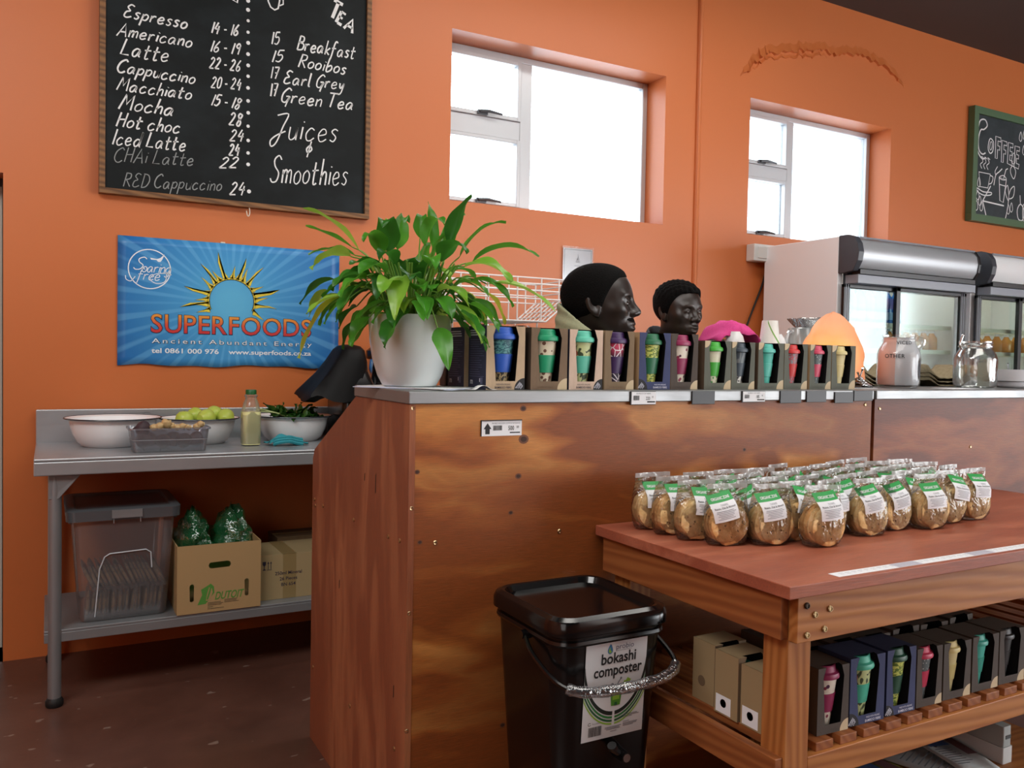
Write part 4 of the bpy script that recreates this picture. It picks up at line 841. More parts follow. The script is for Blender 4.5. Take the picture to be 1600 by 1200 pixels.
def carton_mesh(w, h, d, style, text=None, badge='R', corner=False, side='kraft', sidetext=False, textcol=5):
    """0 front 1 side 2 inside 3 badge 4 badge print 5 text; base at z = 0, front at y = 0"""
    b = MB(); hw = w/2
    P = [(-hw, 0), (hw, 0), (hw, h), (.25*w, h), (.335*w, .84*h), (.255*w, .135*h), (-.25*w, .135*h), (-.335*w, .84*h), (-.25*w, h), (-hw, h)]
    fp = [(0, 1, 5, 6), (0, 6, 7, 8, 9), (1, 2, 3, 4, 5)]
    M = front(0, 0, 0)
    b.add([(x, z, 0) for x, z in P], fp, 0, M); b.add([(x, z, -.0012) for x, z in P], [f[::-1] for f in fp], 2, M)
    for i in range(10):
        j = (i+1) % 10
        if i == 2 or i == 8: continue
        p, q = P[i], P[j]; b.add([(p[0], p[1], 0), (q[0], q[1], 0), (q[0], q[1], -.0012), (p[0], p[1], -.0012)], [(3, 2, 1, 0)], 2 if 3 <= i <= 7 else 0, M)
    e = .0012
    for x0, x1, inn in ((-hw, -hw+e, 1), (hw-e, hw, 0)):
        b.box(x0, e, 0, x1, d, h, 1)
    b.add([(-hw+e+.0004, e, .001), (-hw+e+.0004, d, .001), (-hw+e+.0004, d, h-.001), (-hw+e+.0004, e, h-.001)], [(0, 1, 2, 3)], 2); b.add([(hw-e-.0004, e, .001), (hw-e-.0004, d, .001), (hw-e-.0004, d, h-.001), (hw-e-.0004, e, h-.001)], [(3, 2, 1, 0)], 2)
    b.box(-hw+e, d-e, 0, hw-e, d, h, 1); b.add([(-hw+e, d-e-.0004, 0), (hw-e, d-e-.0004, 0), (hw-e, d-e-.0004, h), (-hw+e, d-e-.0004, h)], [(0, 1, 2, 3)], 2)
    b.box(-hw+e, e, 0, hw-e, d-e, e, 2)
    b.add([(-hw, .0, h), (-.25*w, .0, h), (-.30*w, .14*d, h), (.30*w, .14*d, h), (.25*w, .0, h), (hw, .0, h), (hw, d, h), (-hw, d, h)], [(0, 1, 2, 7), (2, 3, 6, 7), (3, 4, 5, 6)], 1 if style not in ('light', 'pink') else 1)
    M2 = front(0, 0, 0) @ Matrix.Translation((0, 0, .0004))
    r = .27*w; sg = 1 if badge == 'R' else -1; n = 8
    if badge: b.add([(sg*hw, 0, 0)]+[(sg*(hw-r*math.cos(a*math.pi/2/n)), r*math.sin(a*math.pi/2/n), 0) for a in range(n+1)], [tuple(range(n+2)) if sg < 0 else tuple(range(n+2))[::-1]], 3, M2)
    if badge and text:
        for k, s in enumerate(('REUSABLE', 'COFFEE', 'CUP')): b.text(s, .0062, M2 @ Matrix.Translation((sg*(hw-.0125)+.0055*k-.007, .011-.0025*k, .0003)) @ Matrix.Rotation(R(48), 4, 'Z'), 4, 'C', .02, width=(.021, .018, .012)[k])
    if corner: b.add([(-hw, h, 0)]+[(-hw+.2*w*math.cos(a*math.pi/2/n), h-.2*w*math.sin(a*math.pi/2/n), 0) for a in range(n+1)], [tuple(range(n+2))[::-1]], 3, M2)
    if text:
        x = -hw*.12 if badge == 'R' else hw*.35
        b.text('MADE WITH ORGANIC', .0062, M2 @ Matrix.Translation((x, .0125, 0)), 5, 'C', 0, width=.045); b.text('BAMBOO FIBRE', .0085, M2 @ Matrix.Translation((x, .0035, 0)), 5, 'C', .008, width=.052)
    else:
        b.text('BAMBOO FIBRE', .007, M2 @ Matrix.Translation((-hw*.2, .005, 0)), 4 if corner else 4, 'C', 0, width=.05)
    if sidetext:
        ML = leftside(-hw, 0, 0) @ Matrix.Translation((0, 0, .0004)); rnd = random.Random(5)
        for k in range(20):
            z = h-.014-k*.0063-(0 if k < 3 else .006)
            b.rect(-d+.010, z, -d+.010+(d-.02)*rnd.uniform(.6, 1), z+(.0030 if k < 3 else .0014), ML, 4 if k < 3 else 6)
        b.text('m', .022, ML @ Matrix.Translation((-d+.022, .014, 0)), 4, 'C', .03); b.rect(-.035, .014, -.02, .032, ML, 6); b.rect(-.04, .02, -.035, .03, ML, 4)
    fr = KR[style]
    mats = [fr, KR[side], KR['inside'], KR['ink'] if text else KR['pale'], KR['white'] if text else mat('faint_brown_print_'+style, {'brown': '#6A553F', 'tan': '#6E5A43', 'dark': '#493F38', 'olive': '#54574D'}.get(style, '#555555'), .7), KR['white'] if style == 'navy' else mat('dark_grey_print', '#45414A', .7), mat('grey_blue_print', '#5D6384', .7)]
    return b, mats
CL = {}
def cupmat(kind):
    if kind in CL: return CL[kind]
    L = {'teal_leaf': lambda: m_leafy('teal_leaf_print', '#1F5A68', '#5E9C9C', (110, 110, 260), .52), 'feather': lambda: m_leafy('feather_print', '#A8936A', '#2B2620', (150, 150, 90), .5), 'flowers': lambda: m_spots('brown_flower_print', '#D9CDB2', '#6B4A38', 72, .37, .42), 'leafy': lambda: m_leafy('olive_leaf_print', '#C3CC92', '#39462B', (62, 62, 36), .56, '#B5523A', .3),
         'geo_pink': lambda: m_lines('geometric_line_print', '#2A1A33', '#E3DAE0', 56, .05, grad=('#D03A5E', .095, .125)), 'grass': lambda: m_leafy('grass_print', '#C9CF6A', '#5F7A2C', (90, 90, 200), .52, None, .9), 'dots': lambda: m_spots('plum_dot_print', '#E6DCCB', '#8A2E45', 64, .29, .32, '#4A1C3F'), 'ivory': lambda: mat('ivory_print', '#DBD9BC', .5), 'slate': lambda: m_leafy('slate_check_print', '#3B4750', '#6E7678', (60, 60, 12), .56),
         'turq': lambda: mat('plain_turquoise', '#4DB8A6', .5), 'greyzig': lambda: m_lines('grey_fan_print', '#8C8A8E', '#C23B48', 95, .06), 'darkspeck': lambda: m_spots('grey_speckle_print', '#5B6566', '#C9CFCB', 120, .2, .26), 'cream': lambda: mat('plain_cream', '#D9CB93', .5), 'black': lambda: mat('charcoal_cup', '#2E2C2C', .5), 'stripe': lambda: m_leafy('black_white_stripe_print', '#E6E4DC', '#1E2226', (90, 10, 40), .5), 'scrawl': lambda: m_leafy('green_scrawl_print', '#DBD9BC', '#3E9A3E', (90, 90, 90), .54)}
    CL[kind] = L[kind](); return CL[kind]
def cup(loc, rz, k, col, up, lo, label, group, sleeve=None, colname='col'):
    t = thing('travel_cup', label, 'cup', loc, rz, group)
    lm = mat('cup_silicone_'+col.lstrip('#'), col, .45); r = lambda z: (.0265+(.0415-.0265)*z/.125)*k
    H = .128*k; b = MB()
    b.lathe([(.001, 0), (r(0), 0), (r(.047), .047*k)], 28, 1, None, True, (True, False)); b.lathe([(r(.047), .047*k), (r(.125), .125*k), (r(.125)-.002, .125*k), (r(.12)-.002, .118*k)], 28, 0, None, True, (False, True))
    b.build('cup_body', [cupmat(up), cupmat(lo)], t)
    b = MB(); z0, z1 = .040*k, .084*k; b.lathe([(r(.040)+.0002, z0), (r(.040)+.0016*k, z0+.0006), (r(.084)+.0018*k, z1-.0006), (r(.084)+.0002, z1)], 28, 0, None, True, (False, False))
    b.build('sleeve', mat('cup_sleeve_'+sleeve.lstrip('#'), sleeve, .5) if sleeve else lm, t)
    b = MB(); q = r(.125); b.lathe([(q-.001, H-.010*k), (q+.0045*k, H-.0085*k), (q+.0055*k, H-.004*k), (q+.0035*k, H+.0025*k), (q-.001*k, H+.0045*k), (q-.0025*k, H+.0055*k), (q-.0045*k, H+.018*k), (q-.0065*k, H+.020*k), (q-.009*k, H+.018*k), (q-.012*k, H+.013*k), (.001, H+.013*k)], 28, 0, None, True, (False, True)); b.build('lid', lm, t)
    return t
_CM = {}
def boxed(x0, x1, y, z, h, d, style, c, label_box, label_cup, gbox, gcup, rz=0, **kw):
    w_ = x1-x0; key = (round(w_, 3), h, style, tuple(sorted(kw.items())))
    if key not in _CM: b, mats = carton_mesh(w_, h, d, style, **kw); _CM[key] = b.mesh('cup_carton', mats)
    o = bpy.data.objects.new('cup_carton', _CM[key]); C.objects.link(o); o.location = ((x0+x1)/2, y, z); o.rotation_euler = (0, 0, rz); tag(o, label_box, 'carton', gbox)
    if c:
        p = o.matrix_basis @ Vector((0, d*.46, .0016)); cup(p, rz+.4, (h-.004)/.1485, *c, label_cup, gcup)
    return o
SC = .985; FY = 2.03; gB, gC = 'boxed cups along the counter', 'cups inside the boxes on the counter'
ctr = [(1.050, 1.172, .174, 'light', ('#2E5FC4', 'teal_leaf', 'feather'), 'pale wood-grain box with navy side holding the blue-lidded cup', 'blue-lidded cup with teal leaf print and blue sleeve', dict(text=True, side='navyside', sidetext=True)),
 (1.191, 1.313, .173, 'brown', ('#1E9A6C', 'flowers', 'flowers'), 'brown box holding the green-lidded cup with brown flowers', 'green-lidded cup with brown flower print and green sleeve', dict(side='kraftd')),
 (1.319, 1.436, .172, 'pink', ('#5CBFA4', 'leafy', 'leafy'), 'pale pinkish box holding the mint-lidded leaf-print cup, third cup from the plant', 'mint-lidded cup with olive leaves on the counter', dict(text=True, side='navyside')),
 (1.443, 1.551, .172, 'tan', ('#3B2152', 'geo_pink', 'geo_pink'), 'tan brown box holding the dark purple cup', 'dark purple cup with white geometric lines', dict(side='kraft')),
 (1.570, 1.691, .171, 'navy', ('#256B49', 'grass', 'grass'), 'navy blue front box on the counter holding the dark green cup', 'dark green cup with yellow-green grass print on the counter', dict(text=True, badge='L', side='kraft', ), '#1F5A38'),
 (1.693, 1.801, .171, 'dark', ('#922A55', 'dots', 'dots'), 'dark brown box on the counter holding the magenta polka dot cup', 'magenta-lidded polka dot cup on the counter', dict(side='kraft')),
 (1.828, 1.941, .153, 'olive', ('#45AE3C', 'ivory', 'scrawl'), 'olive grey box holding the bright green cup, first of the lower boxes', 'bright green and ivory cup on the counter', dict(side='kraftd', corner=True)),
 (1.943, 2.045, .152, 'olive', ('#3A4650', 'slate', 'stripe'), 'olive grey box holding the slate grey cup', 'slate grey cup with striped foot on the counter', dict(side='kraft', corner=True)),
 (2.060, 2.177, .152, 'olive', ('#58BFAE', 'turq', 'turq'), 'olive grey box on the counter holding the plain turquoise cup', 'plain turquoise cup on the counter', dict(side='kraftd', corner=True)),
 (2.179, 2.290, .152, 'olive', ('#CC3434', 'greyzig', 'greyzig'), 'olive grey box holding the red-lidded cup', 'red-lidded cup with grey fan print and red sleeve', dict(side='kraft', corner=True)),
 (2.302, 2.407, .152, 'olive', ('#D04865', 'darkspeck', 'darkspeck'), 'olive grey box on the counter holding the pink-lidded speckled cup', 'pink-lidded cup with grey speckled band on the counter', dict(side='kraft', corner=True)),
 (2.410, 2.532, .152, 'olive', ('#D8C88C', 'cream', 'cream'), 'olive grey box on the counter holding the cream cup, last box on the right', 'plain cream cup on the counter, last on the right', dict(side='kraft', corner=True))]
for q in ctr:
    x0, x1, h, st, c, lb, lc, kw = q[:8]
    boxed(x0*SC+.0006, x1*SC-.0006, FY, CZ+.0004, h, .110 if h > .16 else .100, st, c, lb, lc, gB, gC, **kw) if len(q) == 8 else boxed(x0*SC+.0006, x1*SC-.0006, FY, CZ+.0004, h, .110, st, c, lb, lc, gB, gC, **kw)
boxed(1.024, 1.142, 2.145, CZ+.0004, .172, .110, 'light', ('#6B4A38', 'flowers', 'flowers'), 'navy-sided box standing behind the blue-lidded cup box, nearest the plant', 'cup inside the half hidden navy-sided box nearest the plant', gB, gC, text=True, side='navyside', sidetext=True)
# lower shelf of the display table
gS, gK = 'boxed cups on the table shelf', 'cups inside the boxes on the table shelf'
sh = [(1.533, 1.637, .152, 'dark', ('#922A55', 'dots', 'dots'), 'dark box on the table shelf beside the leg, holding the magenta polka dot cup', 'magenta polka dot cup in the shelf box beside the table leg', dict(side='kraftd')),
 (1.641, 1.762, .158, 'navy', ('#4DB89C', 'leafy', 'leafy'), 'navy box on the table shelf holding the mint-lidded leaf-print cup', 'mint-lidded leaf-print cup in a navy box on the table shelf', dict(text=True, badge='L', side='navyside')),
 (1.770, 1.877, .158, 'navy', ('#24513D', 'grass', 'grass'), 'navy box on the table shelf holding the dark green cup', 'dark green grass-print cup in a navy box on the table shelf', dict(text=True, badge='L', side='navyside')),
 (1.882, 1.981, .145, 'dark', ('#CC3F5E', 'darkspeck', 'darkspeck'), 'dark box on the table shelf holding the pink-lidded cup', 'pink-lidded speckled cup on the table shelf', dict(side='kraftd')),
 (1.987, 2.098, .142, 'dark', ('#D6C583', 'cream', 'cream'), 'dark box on the table shelf holding the cream cup', 'plain cream cup on the table shelf', dict(side='kraftd')),
 (2.106, 2.217, .142, 'dark', ('#3FA593', 'turq', 'turq'), 'dark box on the table shelf holding the turquoise cup', 'plain turquoise cup on the table shelf', dict(side='kraftd')),
 (2.223, 2.336, .142, 'dark', ('#2A2828', 'black', 'black'), 'dark box on the table shelf holding the charcoal cup, cut by the photo edge', 'charcoal cup on the table shelf at the photo edge', dict(side='kraftd'))]
for x0, x1, h, st, c, lb, lc, kw in sh:
    rz = R(-2)
    boxed(x0*SC+.002, x1*SC-.003, 1.302, SLZ, h, .099, st, c, lb, lc, gS, gK, rz=rz, **kw)
for r_, y in enumerate((1.412, 1.520)):
    for i in range(6):
        x0 = 1.56+.116*i+.008*r_; lab = 'dark cup box in the %s row of the table shelf, %s from the left' % (('second', 'third')[r_], ORD[i])
        boxed(x0, x0+.105, y, SLZ, (.150, .145)[r_]+.004*(i % 2), .085, 'dark', None, lab, '', gS, gK, rz=R((-3, 2, -1, 1)[i % 4]), side='kraftd')
# three kraft boxes seen through the table end
KSID = mat('kraft_box_side', '#9A8460', .8)
for i, (y, h, dx, l) in enumerate(((1.355, .140, .004, 'kraft cup box directly behind the front leg of the display table'), (1.438, .150, 0, 'middle kraft cup box with a white sticker at the open end of the table shelf'), (1.530, .150, .012, 'kraft cup box farthest back at the open end of the table shelf'))):
    b, mats = carton_mesh(.1, h, .078, 'tan', side='kraft'); mats[1] = KSID
    ML = leftside(-.05, 0, 0) @ Matrix.Translation((0, 0, .0004))
    mats += [WHITEP, INK]
    if i < 2: b.rect(-.072, .004, -.022, .046, ML, 7); b.disc(-.047, .028, .010, ML, 8, .0004, 16); b.rect(-.066, .010, -.030, .0125, ML, 6, .0003)
    else: b.disc(-.045, .05, .013, ML, 4, .0002, 16)
    o = b.build('cup_carton', mats, loc=(1.452+dx, y, SLZ)); tag(o, l, 'carton', gS)
    cup((1.452+dx, y+.039, SLZ+.0015), 0, .80, '#2E8A78', 'turq', 'turq', ('teal cup in the kraft box behind the table leg', 'teal cup in the middle kraft box at the table end', 'teal cup in the farthest kraft box at the table end')[i], gK)
# ---------------------------------------------------------------- bags of cookies
GRL = mat('green_label_print', '#2F9A4C', .5); LBW = mat('white_label', '#E4E6EA', .55)
COOK2 = m_cookie('pale_oat_cookie', '#CBA468', '#EBC98C', '#F6DFAC')
cm = []
for s in range(4):
    b = MB(); prof = [(.001, -.0075), (.030, -.0075), (.043, -.0062), (.050, -.003), (.0515, .0005), (.049, .004), (.040, .0072), (.024, .0082), (.001, .0078)]
    rg = []; sg = 30
    for r, z in prof:
        row = []
        for j in range(sg):
            a = 2*math.pi*j/sg; d = Vector((math.cos(a), math.sin(a), 0)); k = 1+.05*noise.noise(d*2.5+Vector((s*9, 0, z*50)))+(.055*noise.noise(d*9+Vector((s*5, 3, z*260))) if r > .02 else 0)
            row.append((r*k*d.x, r*k*d.y, z+.0022*noise.noise(Vector((r*70*d.x, r*70*d.y, s*4)))))
        rg.append(row)
    b.loft(rg, 0); cm.append(b.mesh('cookie', COOK if s < 2 else COOK2))
def bag_mesh(s):
    b = MB(); rg = []; n = 28
    for i, (z, hx, hy) in enumerate(((.001, .040, .016), (.004, .050, .024), (.02, .0545, .034), (.05, .0565, .038), (.085, .0555, .036), (.108, .0545, .024), (.122, .055, .010), (.134, .0555, .003), (.142, .056, .0010), (.154, .056, .0008))):
        row = []
        for j in range(n):
            a = 2*math.pi*j/n; c_, s_ = math.cos(a), math.sin(a); x = hx*math.copysign(abs(c_)**.55, c_); y = hy*math.copysign(abs(s_)**.8, s_)
            q = .006*noise.noise(Vector((x*40, y*40+s*7, z*40+s))) if z > .003 else 0
            row.append((x+q*.5, y+q+(.0045*math.sin(x*38+s) if z > .11 else 0)*(z-.11)/.04, z+(.004*noise.noise(Vector((x*30, s, 1))) if z > .14 else 0)))
        rg.append(row)
    b.loft(rg[:-1], 0, None, True, (True, False)); b.loft(rg[-2:], 1, None, True, (False, True)); return b.mesh('clear_bag', [FILM, SEAL])
SEAL = m_film('whitened_bag_seal', '#FFFFFF', .10, .45, .5, 30, '#F2F4F6')  # sealed edge, with the white of bag-top reflections put into its haze
bagm = [bag_mesh(s) for s in range(3)]
def label_mesh(s):
    """green printed header folded over the seal, white text panel hanging in front"""
    b = MB(); g = []; M = front(0, 0, 0); L = ((0, 0, 0), (.018, -.003, .0), (.020, -.004, 0), (.055, -.014, 0))
    w_ = .034
    def P(x, z):   # z measured down from the fold: lies on the bag shoulder
        return (x, float(np.interp(z, [0, .018, .030, .045, .075], [-.008, -.022, -.036, -.0425, -.0435]))+.006*(x/w_)**2-.001, .134-z*.93)
    def strip(x0, x1, z0, z1, mt, lift=0, nx=6, nz=4):
        rows = [[Vector(P(x0+(x1-x0)*i/nx, z0+(z1-z0)*j/nz))+Vector((0, -lift, lift*.3)) for i in range(nx+1)] for j in range(nz+1)]
        b.loft(rows, mt, None, True, (False, False), closed=False)
    strip(-w_, w_, 0, .022, 0); strip(-w_, w_, .022, .072, 1)
    rnd = random.Random(s)
    def txt(body, size, xc, z, mt, width, bold=0):
        vs, fs, x0, x1 = _text(body, bold, 1); k = width/(x1-x0)
        b.add([Vector(P(xc+(v.x-(x0+x1)/2)*k, z-v.y*size))+Vector((0, -.0007, .0003)) for v in vs], fs, mt)
    txt('ORGANIC ZONE', .0095, 0, .016, 1, .05, .02)
    txt('COOKIES', .0055, 0, .030, 2, .02); txt('Raisin, Oat & Almond', .0066, 0, .038, 3, .056, .01)
    for k in range(6):
        z = .043+.0042*k; hw = (.026, .027, .022, .024, .018, .025)[k]
        strip(-hw, hw*rnd.uniform(.75, 1), z, z+.0011, 2, .0006, 4, 1)
    return b.mesh('label_card', [GRL, LBW, GREYINK, INK], 60)
labm = [label_mesh(s) for s in range(2)]
cols = [(1.505, 1.605), (1.620, 1.560), (1.722, 1.492), (1.835, 1.565), (1.955, 1.535), (2.085, 1.560), (2.205, 1.528), (2.330, 1.562), (2.460, 1.566)]
rnd = random.Random(14)
for ci, (cx, cy) in enumerate(cols):
    y = cy; ri = 0
    while y < 1.888:
        ax = rnd.uniform(-.20, .20)+(-.12 if ci == 0 else 0); lean = rnd.uniform(-.05, .16); px = cx+rnd.uniform(-.010, .010)+(-.017*ri if ci == 0 else -.010*ri if ci == 1 else 0)
        t = thing('cookie_bag', 'clear bag of oat cookies, %s from the front in the %s column from the left' % (ORD[ri], ORD[ci]), 'cookies', (px, y, DZ+.0006), ax, 'bagged cookies on the display table')
        lay = [-.0235, -.008, .0075, .023]
        for k, yy in enumerate(lay):
            o = bpy.data.objects.new('cookie', cm[rnd.randrange(4) if ci not in (1, 4, 5, 6, 7, 8) else 2+rnd.randrange(2)]); C.objects.link(o); o.parent = t
            o.matrix_local = Matrix.Translation((rnd.uniform(-.003, .003), yy, .0535)) @ Matrix.Rotation(R(90)+.5*lean*.5, 4, 'X') @ Matrix.Rotation(rnd.uniform(0, 6.28), 4, 'Z')
        o = bpy.data.objects.new('clear_bag', rnd.choice(bagm)); C.objects.link(o); o.parent = t
        o = bpy.data.objects.new('label_card', rnd.choice(labm)); C.objects.link(o); o.parent = t
        fl = -1 if (ci, ri) in ((3, 0),) else 1
        o.matrix_local = Matrix.Translation((rnd.uniform(-.008, .014), rnd.uniform(-.004, .004), rnd.uniform(-.004, .006))) @ Matrix.Rotation(rnd.uniform(-.30, .22), 4, 'Y')
        y += .0785+rnd.uniform(0, .006); ri += 1
# ---------------------------------------------------------------- composter bin on its stand
BX, BY, BZ = 1.150, 1.735, .215
t = thing('bin_stand', 'dark wooden crate under the black composter bin', 'crate', (BX, BY, 0))
b = MB()
for z in (.01, .11):
    b.box(-.14, -.15, z, .14, -.135, z+.09).box(-.14, .135, z, .14, .15, z+.09)
b.box(-.14, -.15, .199, .14, .15, .2145); b.build('crate_boards', PINEX, t)
for x in (-.14, .122):
    for y in (-.133, .115): MB().box(x, y, 0, x+.018, y+.018, .198).build('corner_post', PINEZ, t)
t = thing('composter_bin', 'black lidded composter bin with a white and green label, standing left of the table', 'bin', (BX, BY, BZ))
b = MB(); b.rrect([(-.121, -.128, .121, .128, .04, -.12), (-.126, -.133, .126, .133, .042, -.112), (-.152, -.160, .152, .160, .05, .325), (-.152, -.160, .152, .160, .05, .34)], 0, None, True, (True, True), 7)
b.rrect([(-.158, -.166, .158, .166, .053, .318), (-.160, -.168, .160, .168, .054, .323), (-.158, -.166, .158, .166, .053, .330)], 0, None, True, (True, True), 7); b.build('bin_body', BLACKP, t)
b = MB(); b.rrect([(-.160, -.168, .160, .168, .054, .340), (-.167, -.175, .167, .175, .058, .344), (-.167, -.175, .167, .175, .058, .366), (-.162, -.170, .162, .170, .056, .378), (-.150, -.158, .150, .158, .05, .384), (-.143, -.151, .143, .151, .047, .382), (-.136, -.144, .136, .144, .044, .368), (-.10, -.105, .10, .105, .04, .366)], 0, None, True, (True, True), 8); b.build('bin_lid', mat('glossy_black_lid', '#0B0B0C', .14), t)
hp = catmull([(-.162, -.02, .315), (-.172, -.08, .285), (-.160, -.17, .248), (-.110, -.207, .233), (0, -.218, .230), (.110, -.211, .235), (.163, -.177, .252), (.176, -.08, .288), (.162, -.02, .315)], 6)
b = MB(); b.tube(hp, .0058, 8); hd = b.build('bin_handle', BLACKP, t)
b = MB(); n0 = len(hp); b.tube(hp[14:-13], [.0125+.0012*math.sin(i*2.1) for i in range(len(hp[14:-13]))], 12); b.build('clear_handle_grip', m_film('crinkled_clear_plastic', '#DDE0E4', .16, .10, .6, 30, '#B8BCC2', fres=.5), hd)
for s in (-1, 1):
    b = MB(); b.cyl((s*.152, -.02, .315), (s*.172, -.02, .315), .012, .010, 14); b.build('handle_pivot', BLACKP, t)
# label on the front, which leans outwards to the top
ta = math.atan2(.0208, .325); M = Matrix.Translation((0, -.1405, .0)) @ Matrix.Rotation(-ta, 4, 'X') @ front(0, 0, 0) ; M = Matrix.Translation((.012, -.1412, .012)) @ Matrix.Rotation(ta, 4, 'X') @ front(0, 0, 0)
M = Matrix.Translation((.005, -.1398-.0022, .0)) @ Matrix.Rotation(ta, 4, 'X') @ front(0, 0, 0)
b = MB(); lw, z0, z1 = .0865, .088, .326; zm = (z0+.062+z1+.055)/2
b.rect(-lw, z0, lw, z1, M, 0, 0)
A_, B_ = .0865, .157; cz = .285
LZ = .027
def ell(a, sc): return (A_*sc*math.cos(a), cz+B_*sc*math.sin(a)*.86)
def band(s0, s1, mt, a0, a1, z):
    n = 22; vs = []; 
    for i in range(n+1):
        a = a0+(a1-a0)*i/n; u = (i/n); tpr = math.sin(math.pi*min(1, max(0, u)))**.5
        for q in (s0, s1): 
            e = ell(a, 1+(q-1)*(1 if True else 0)); x = max(-lw, min(lw, e[0])); vs.append((x, max(z0, min(z1, e[1])), z))
    b.add(vs, [(2*i, 2*i+1, 2*i+3, 2*i+2) for i in range(n)], mt, M)
# curved stripes below, solid corners above
for s0, s1, mt in ((1.0, 1.07, 1), (1.09, 1.13, 2), (1.15, 1.19, 3), (1.21, 1.24, 4)):
    band(s0, s1, mt, R(-88), R(-8), .0004); band(s0, s1, mt, R(-172), R(-92), .0004)
for sg in (-1, 1):
    vs = [(sg*lw, z1, .0004)]
    for i in range(9): a = R(20+38*i/8); e = ell(a, 1.0); vs.append((sg*min(lw, e[0]), min(z1, e[1]), .0004))
    b.add(vs, [tuple(range(len(vs))) if sg > 0 else tuple(range(len(vs)))[::-1]], 3 if sg < 0 else 1, M)
for k in range(3): b.ribbon([ell(R(a), 1.05+.05*k) for a in range(24, 46, 3) if ell(R(a), 1.05+.05*k)[0] < lw and ell(R(a), 1.05+.05*k)[1] < z1], .0028, M, 0, .0006)
b.text('bokashi', .036, M @ Matrix.Translation((.006, .2670, .0004)), 5, 'C', .022, width=.098); b.text('composter', .036, M @ Matrix.Translation((.006, .2380, .0004)), 5, 'C', .022, width=.136)
b.text('probio', .018, M @ Matrix.Translation((.022, .2985, .0004)), 6, 'C', .0, width=.05); b.rect(.0, .2945, .042, .2953, M, 7, .0004)
Ml = M @ Matrix.Translation((-.019, .3005, .0004)) @ Matrix.Scale(.82, 4)
b.poly([(v.x, v.y) for v in catmull([(0, .0155, 0), (-.0085, .0005, 0), (-.0075, -.0095, 0), (0, -.0135, 0), (.0075, -.0085, 0), (.0075, .0015, 0)], 4, True)], 8, Ml); b.poly([(v.x, v.y) for v in catmull([(-.0005, .0065, 0), (-.006, -.0035, 0), (-.0015, -.0105, 0), (.004, -.0065, 0), (-.0005, -.0015, 0)], 4, True)], 4, Ml @ Matrix.Translation((0, 0, .0004)))
M0 = M; M = M @ Matrix.Translation((0, LZ, 0))
b.poly([(-.008, .136), (.017, .136), (.021, .172), (-.012, .172)], 9, M @ Matrix.Translation((0, 0, .0004))); b.rect(-.005, .150, .014, .168, M, 4, .0006); b.rect(-.0135, .171, .0225, .177, M, 3, .0007); b.rect(-.010, .177, .019, .180, M, 3, .0007); b.poly([(0, .136), (.009, .136), (.008, .144), (.001, .144)], 3, M @ Matrix.Translation((0, 0, .0008)))
for x, z, w_, h_, a in ((.028, .182, .014, .018, -.5), (.036, .19, .012, .014, -.6)): b.rect(-w_/2, -h_/2, w_/2, h_/2, M @ Matrix.Translation((x, z, .0004)) @ Matrix.Rotation(a, 4, 'Z'), 4, .0002)
b.disc(-.008, .187, .0045, M, 7, .0004, 10); b.ribbon([(.004, .182), (.010, .192), (.016, .199)], .0025, M, 7); b.disc(.016, .2, .003, M, 7, .0005, 8)
M = M0
x = -.068; rnd = random.Random(4)
while x < -.031: ww = rnd.choice((.0006, .0010, .0016)); b.rect(x, .098, x+ww, .121, M, 5, .0004); x += ww+rnd.choice((.0006, .0010))
b.ribbon([(-.066+.0035*math.cos(a), .129+.0035*math.sin(a)) for a in np.linspace(0.6, 6.0, 12)], .0012, M, 5); b.text('Recyclable', .005, M @ Matrix.Translation((-.058, .127, .0004)), 7)
for x0, z, w_ in ((-.022, .112, .046), (-.022, .109, .042), (-.018, .106, .04), (-.006, .101, .018), (.029, .135, .04), (.029, .132, .045), (.029, .129, .025), (.029, .118, .018), (.029, .114, .042), (.029, .111, .04), (.029, .108, .03)): b.rect(x0, z, x0+w_, z+.0014, M, 7, .0004)
b.build('label', [mat('label_white', '#D8DBDD', .45), mat('label_black_green', '#12201A', .5), mat('label_mid_green', '#2F7A3A', .5), mat('label_deep_green', '#1D5A33', .5), mat('label_lime', '#8DB93C', .5), INK, mat('label_slate_blue', '#4B5068', .5), GREYINK, mat('label_blue', '#3B76A8', .5), mat('label_bin_green', '#4E8F2E', .5)], t)
b = MB(); b.cyl((.025, -.138, .046), (.025, -.176, .046), .015, .013, 16); b.cyl((.025, -.176, .046), (.025, -.180, .046), .012, .012, 16); tp = b.build('tap', BLACKP, t)
b = MB(); b.cyl((.025, -.1805, .046), (.025, -.182, .046), .0095, .0095, 16); b.build('tap_cap', mat('brown_grey_cap', '#6B5A55', .4), tp)
b = MB(); b.tube([(.012, -.165, .055), (-.008, -.170, .072), (-.012, -.172, .080)], [.007, .010, .011], 12); b.build('tap_lever', mat('grey_black_lever', '#2E2F31', .3), tp)
for o in t.children: o.location.z += .12
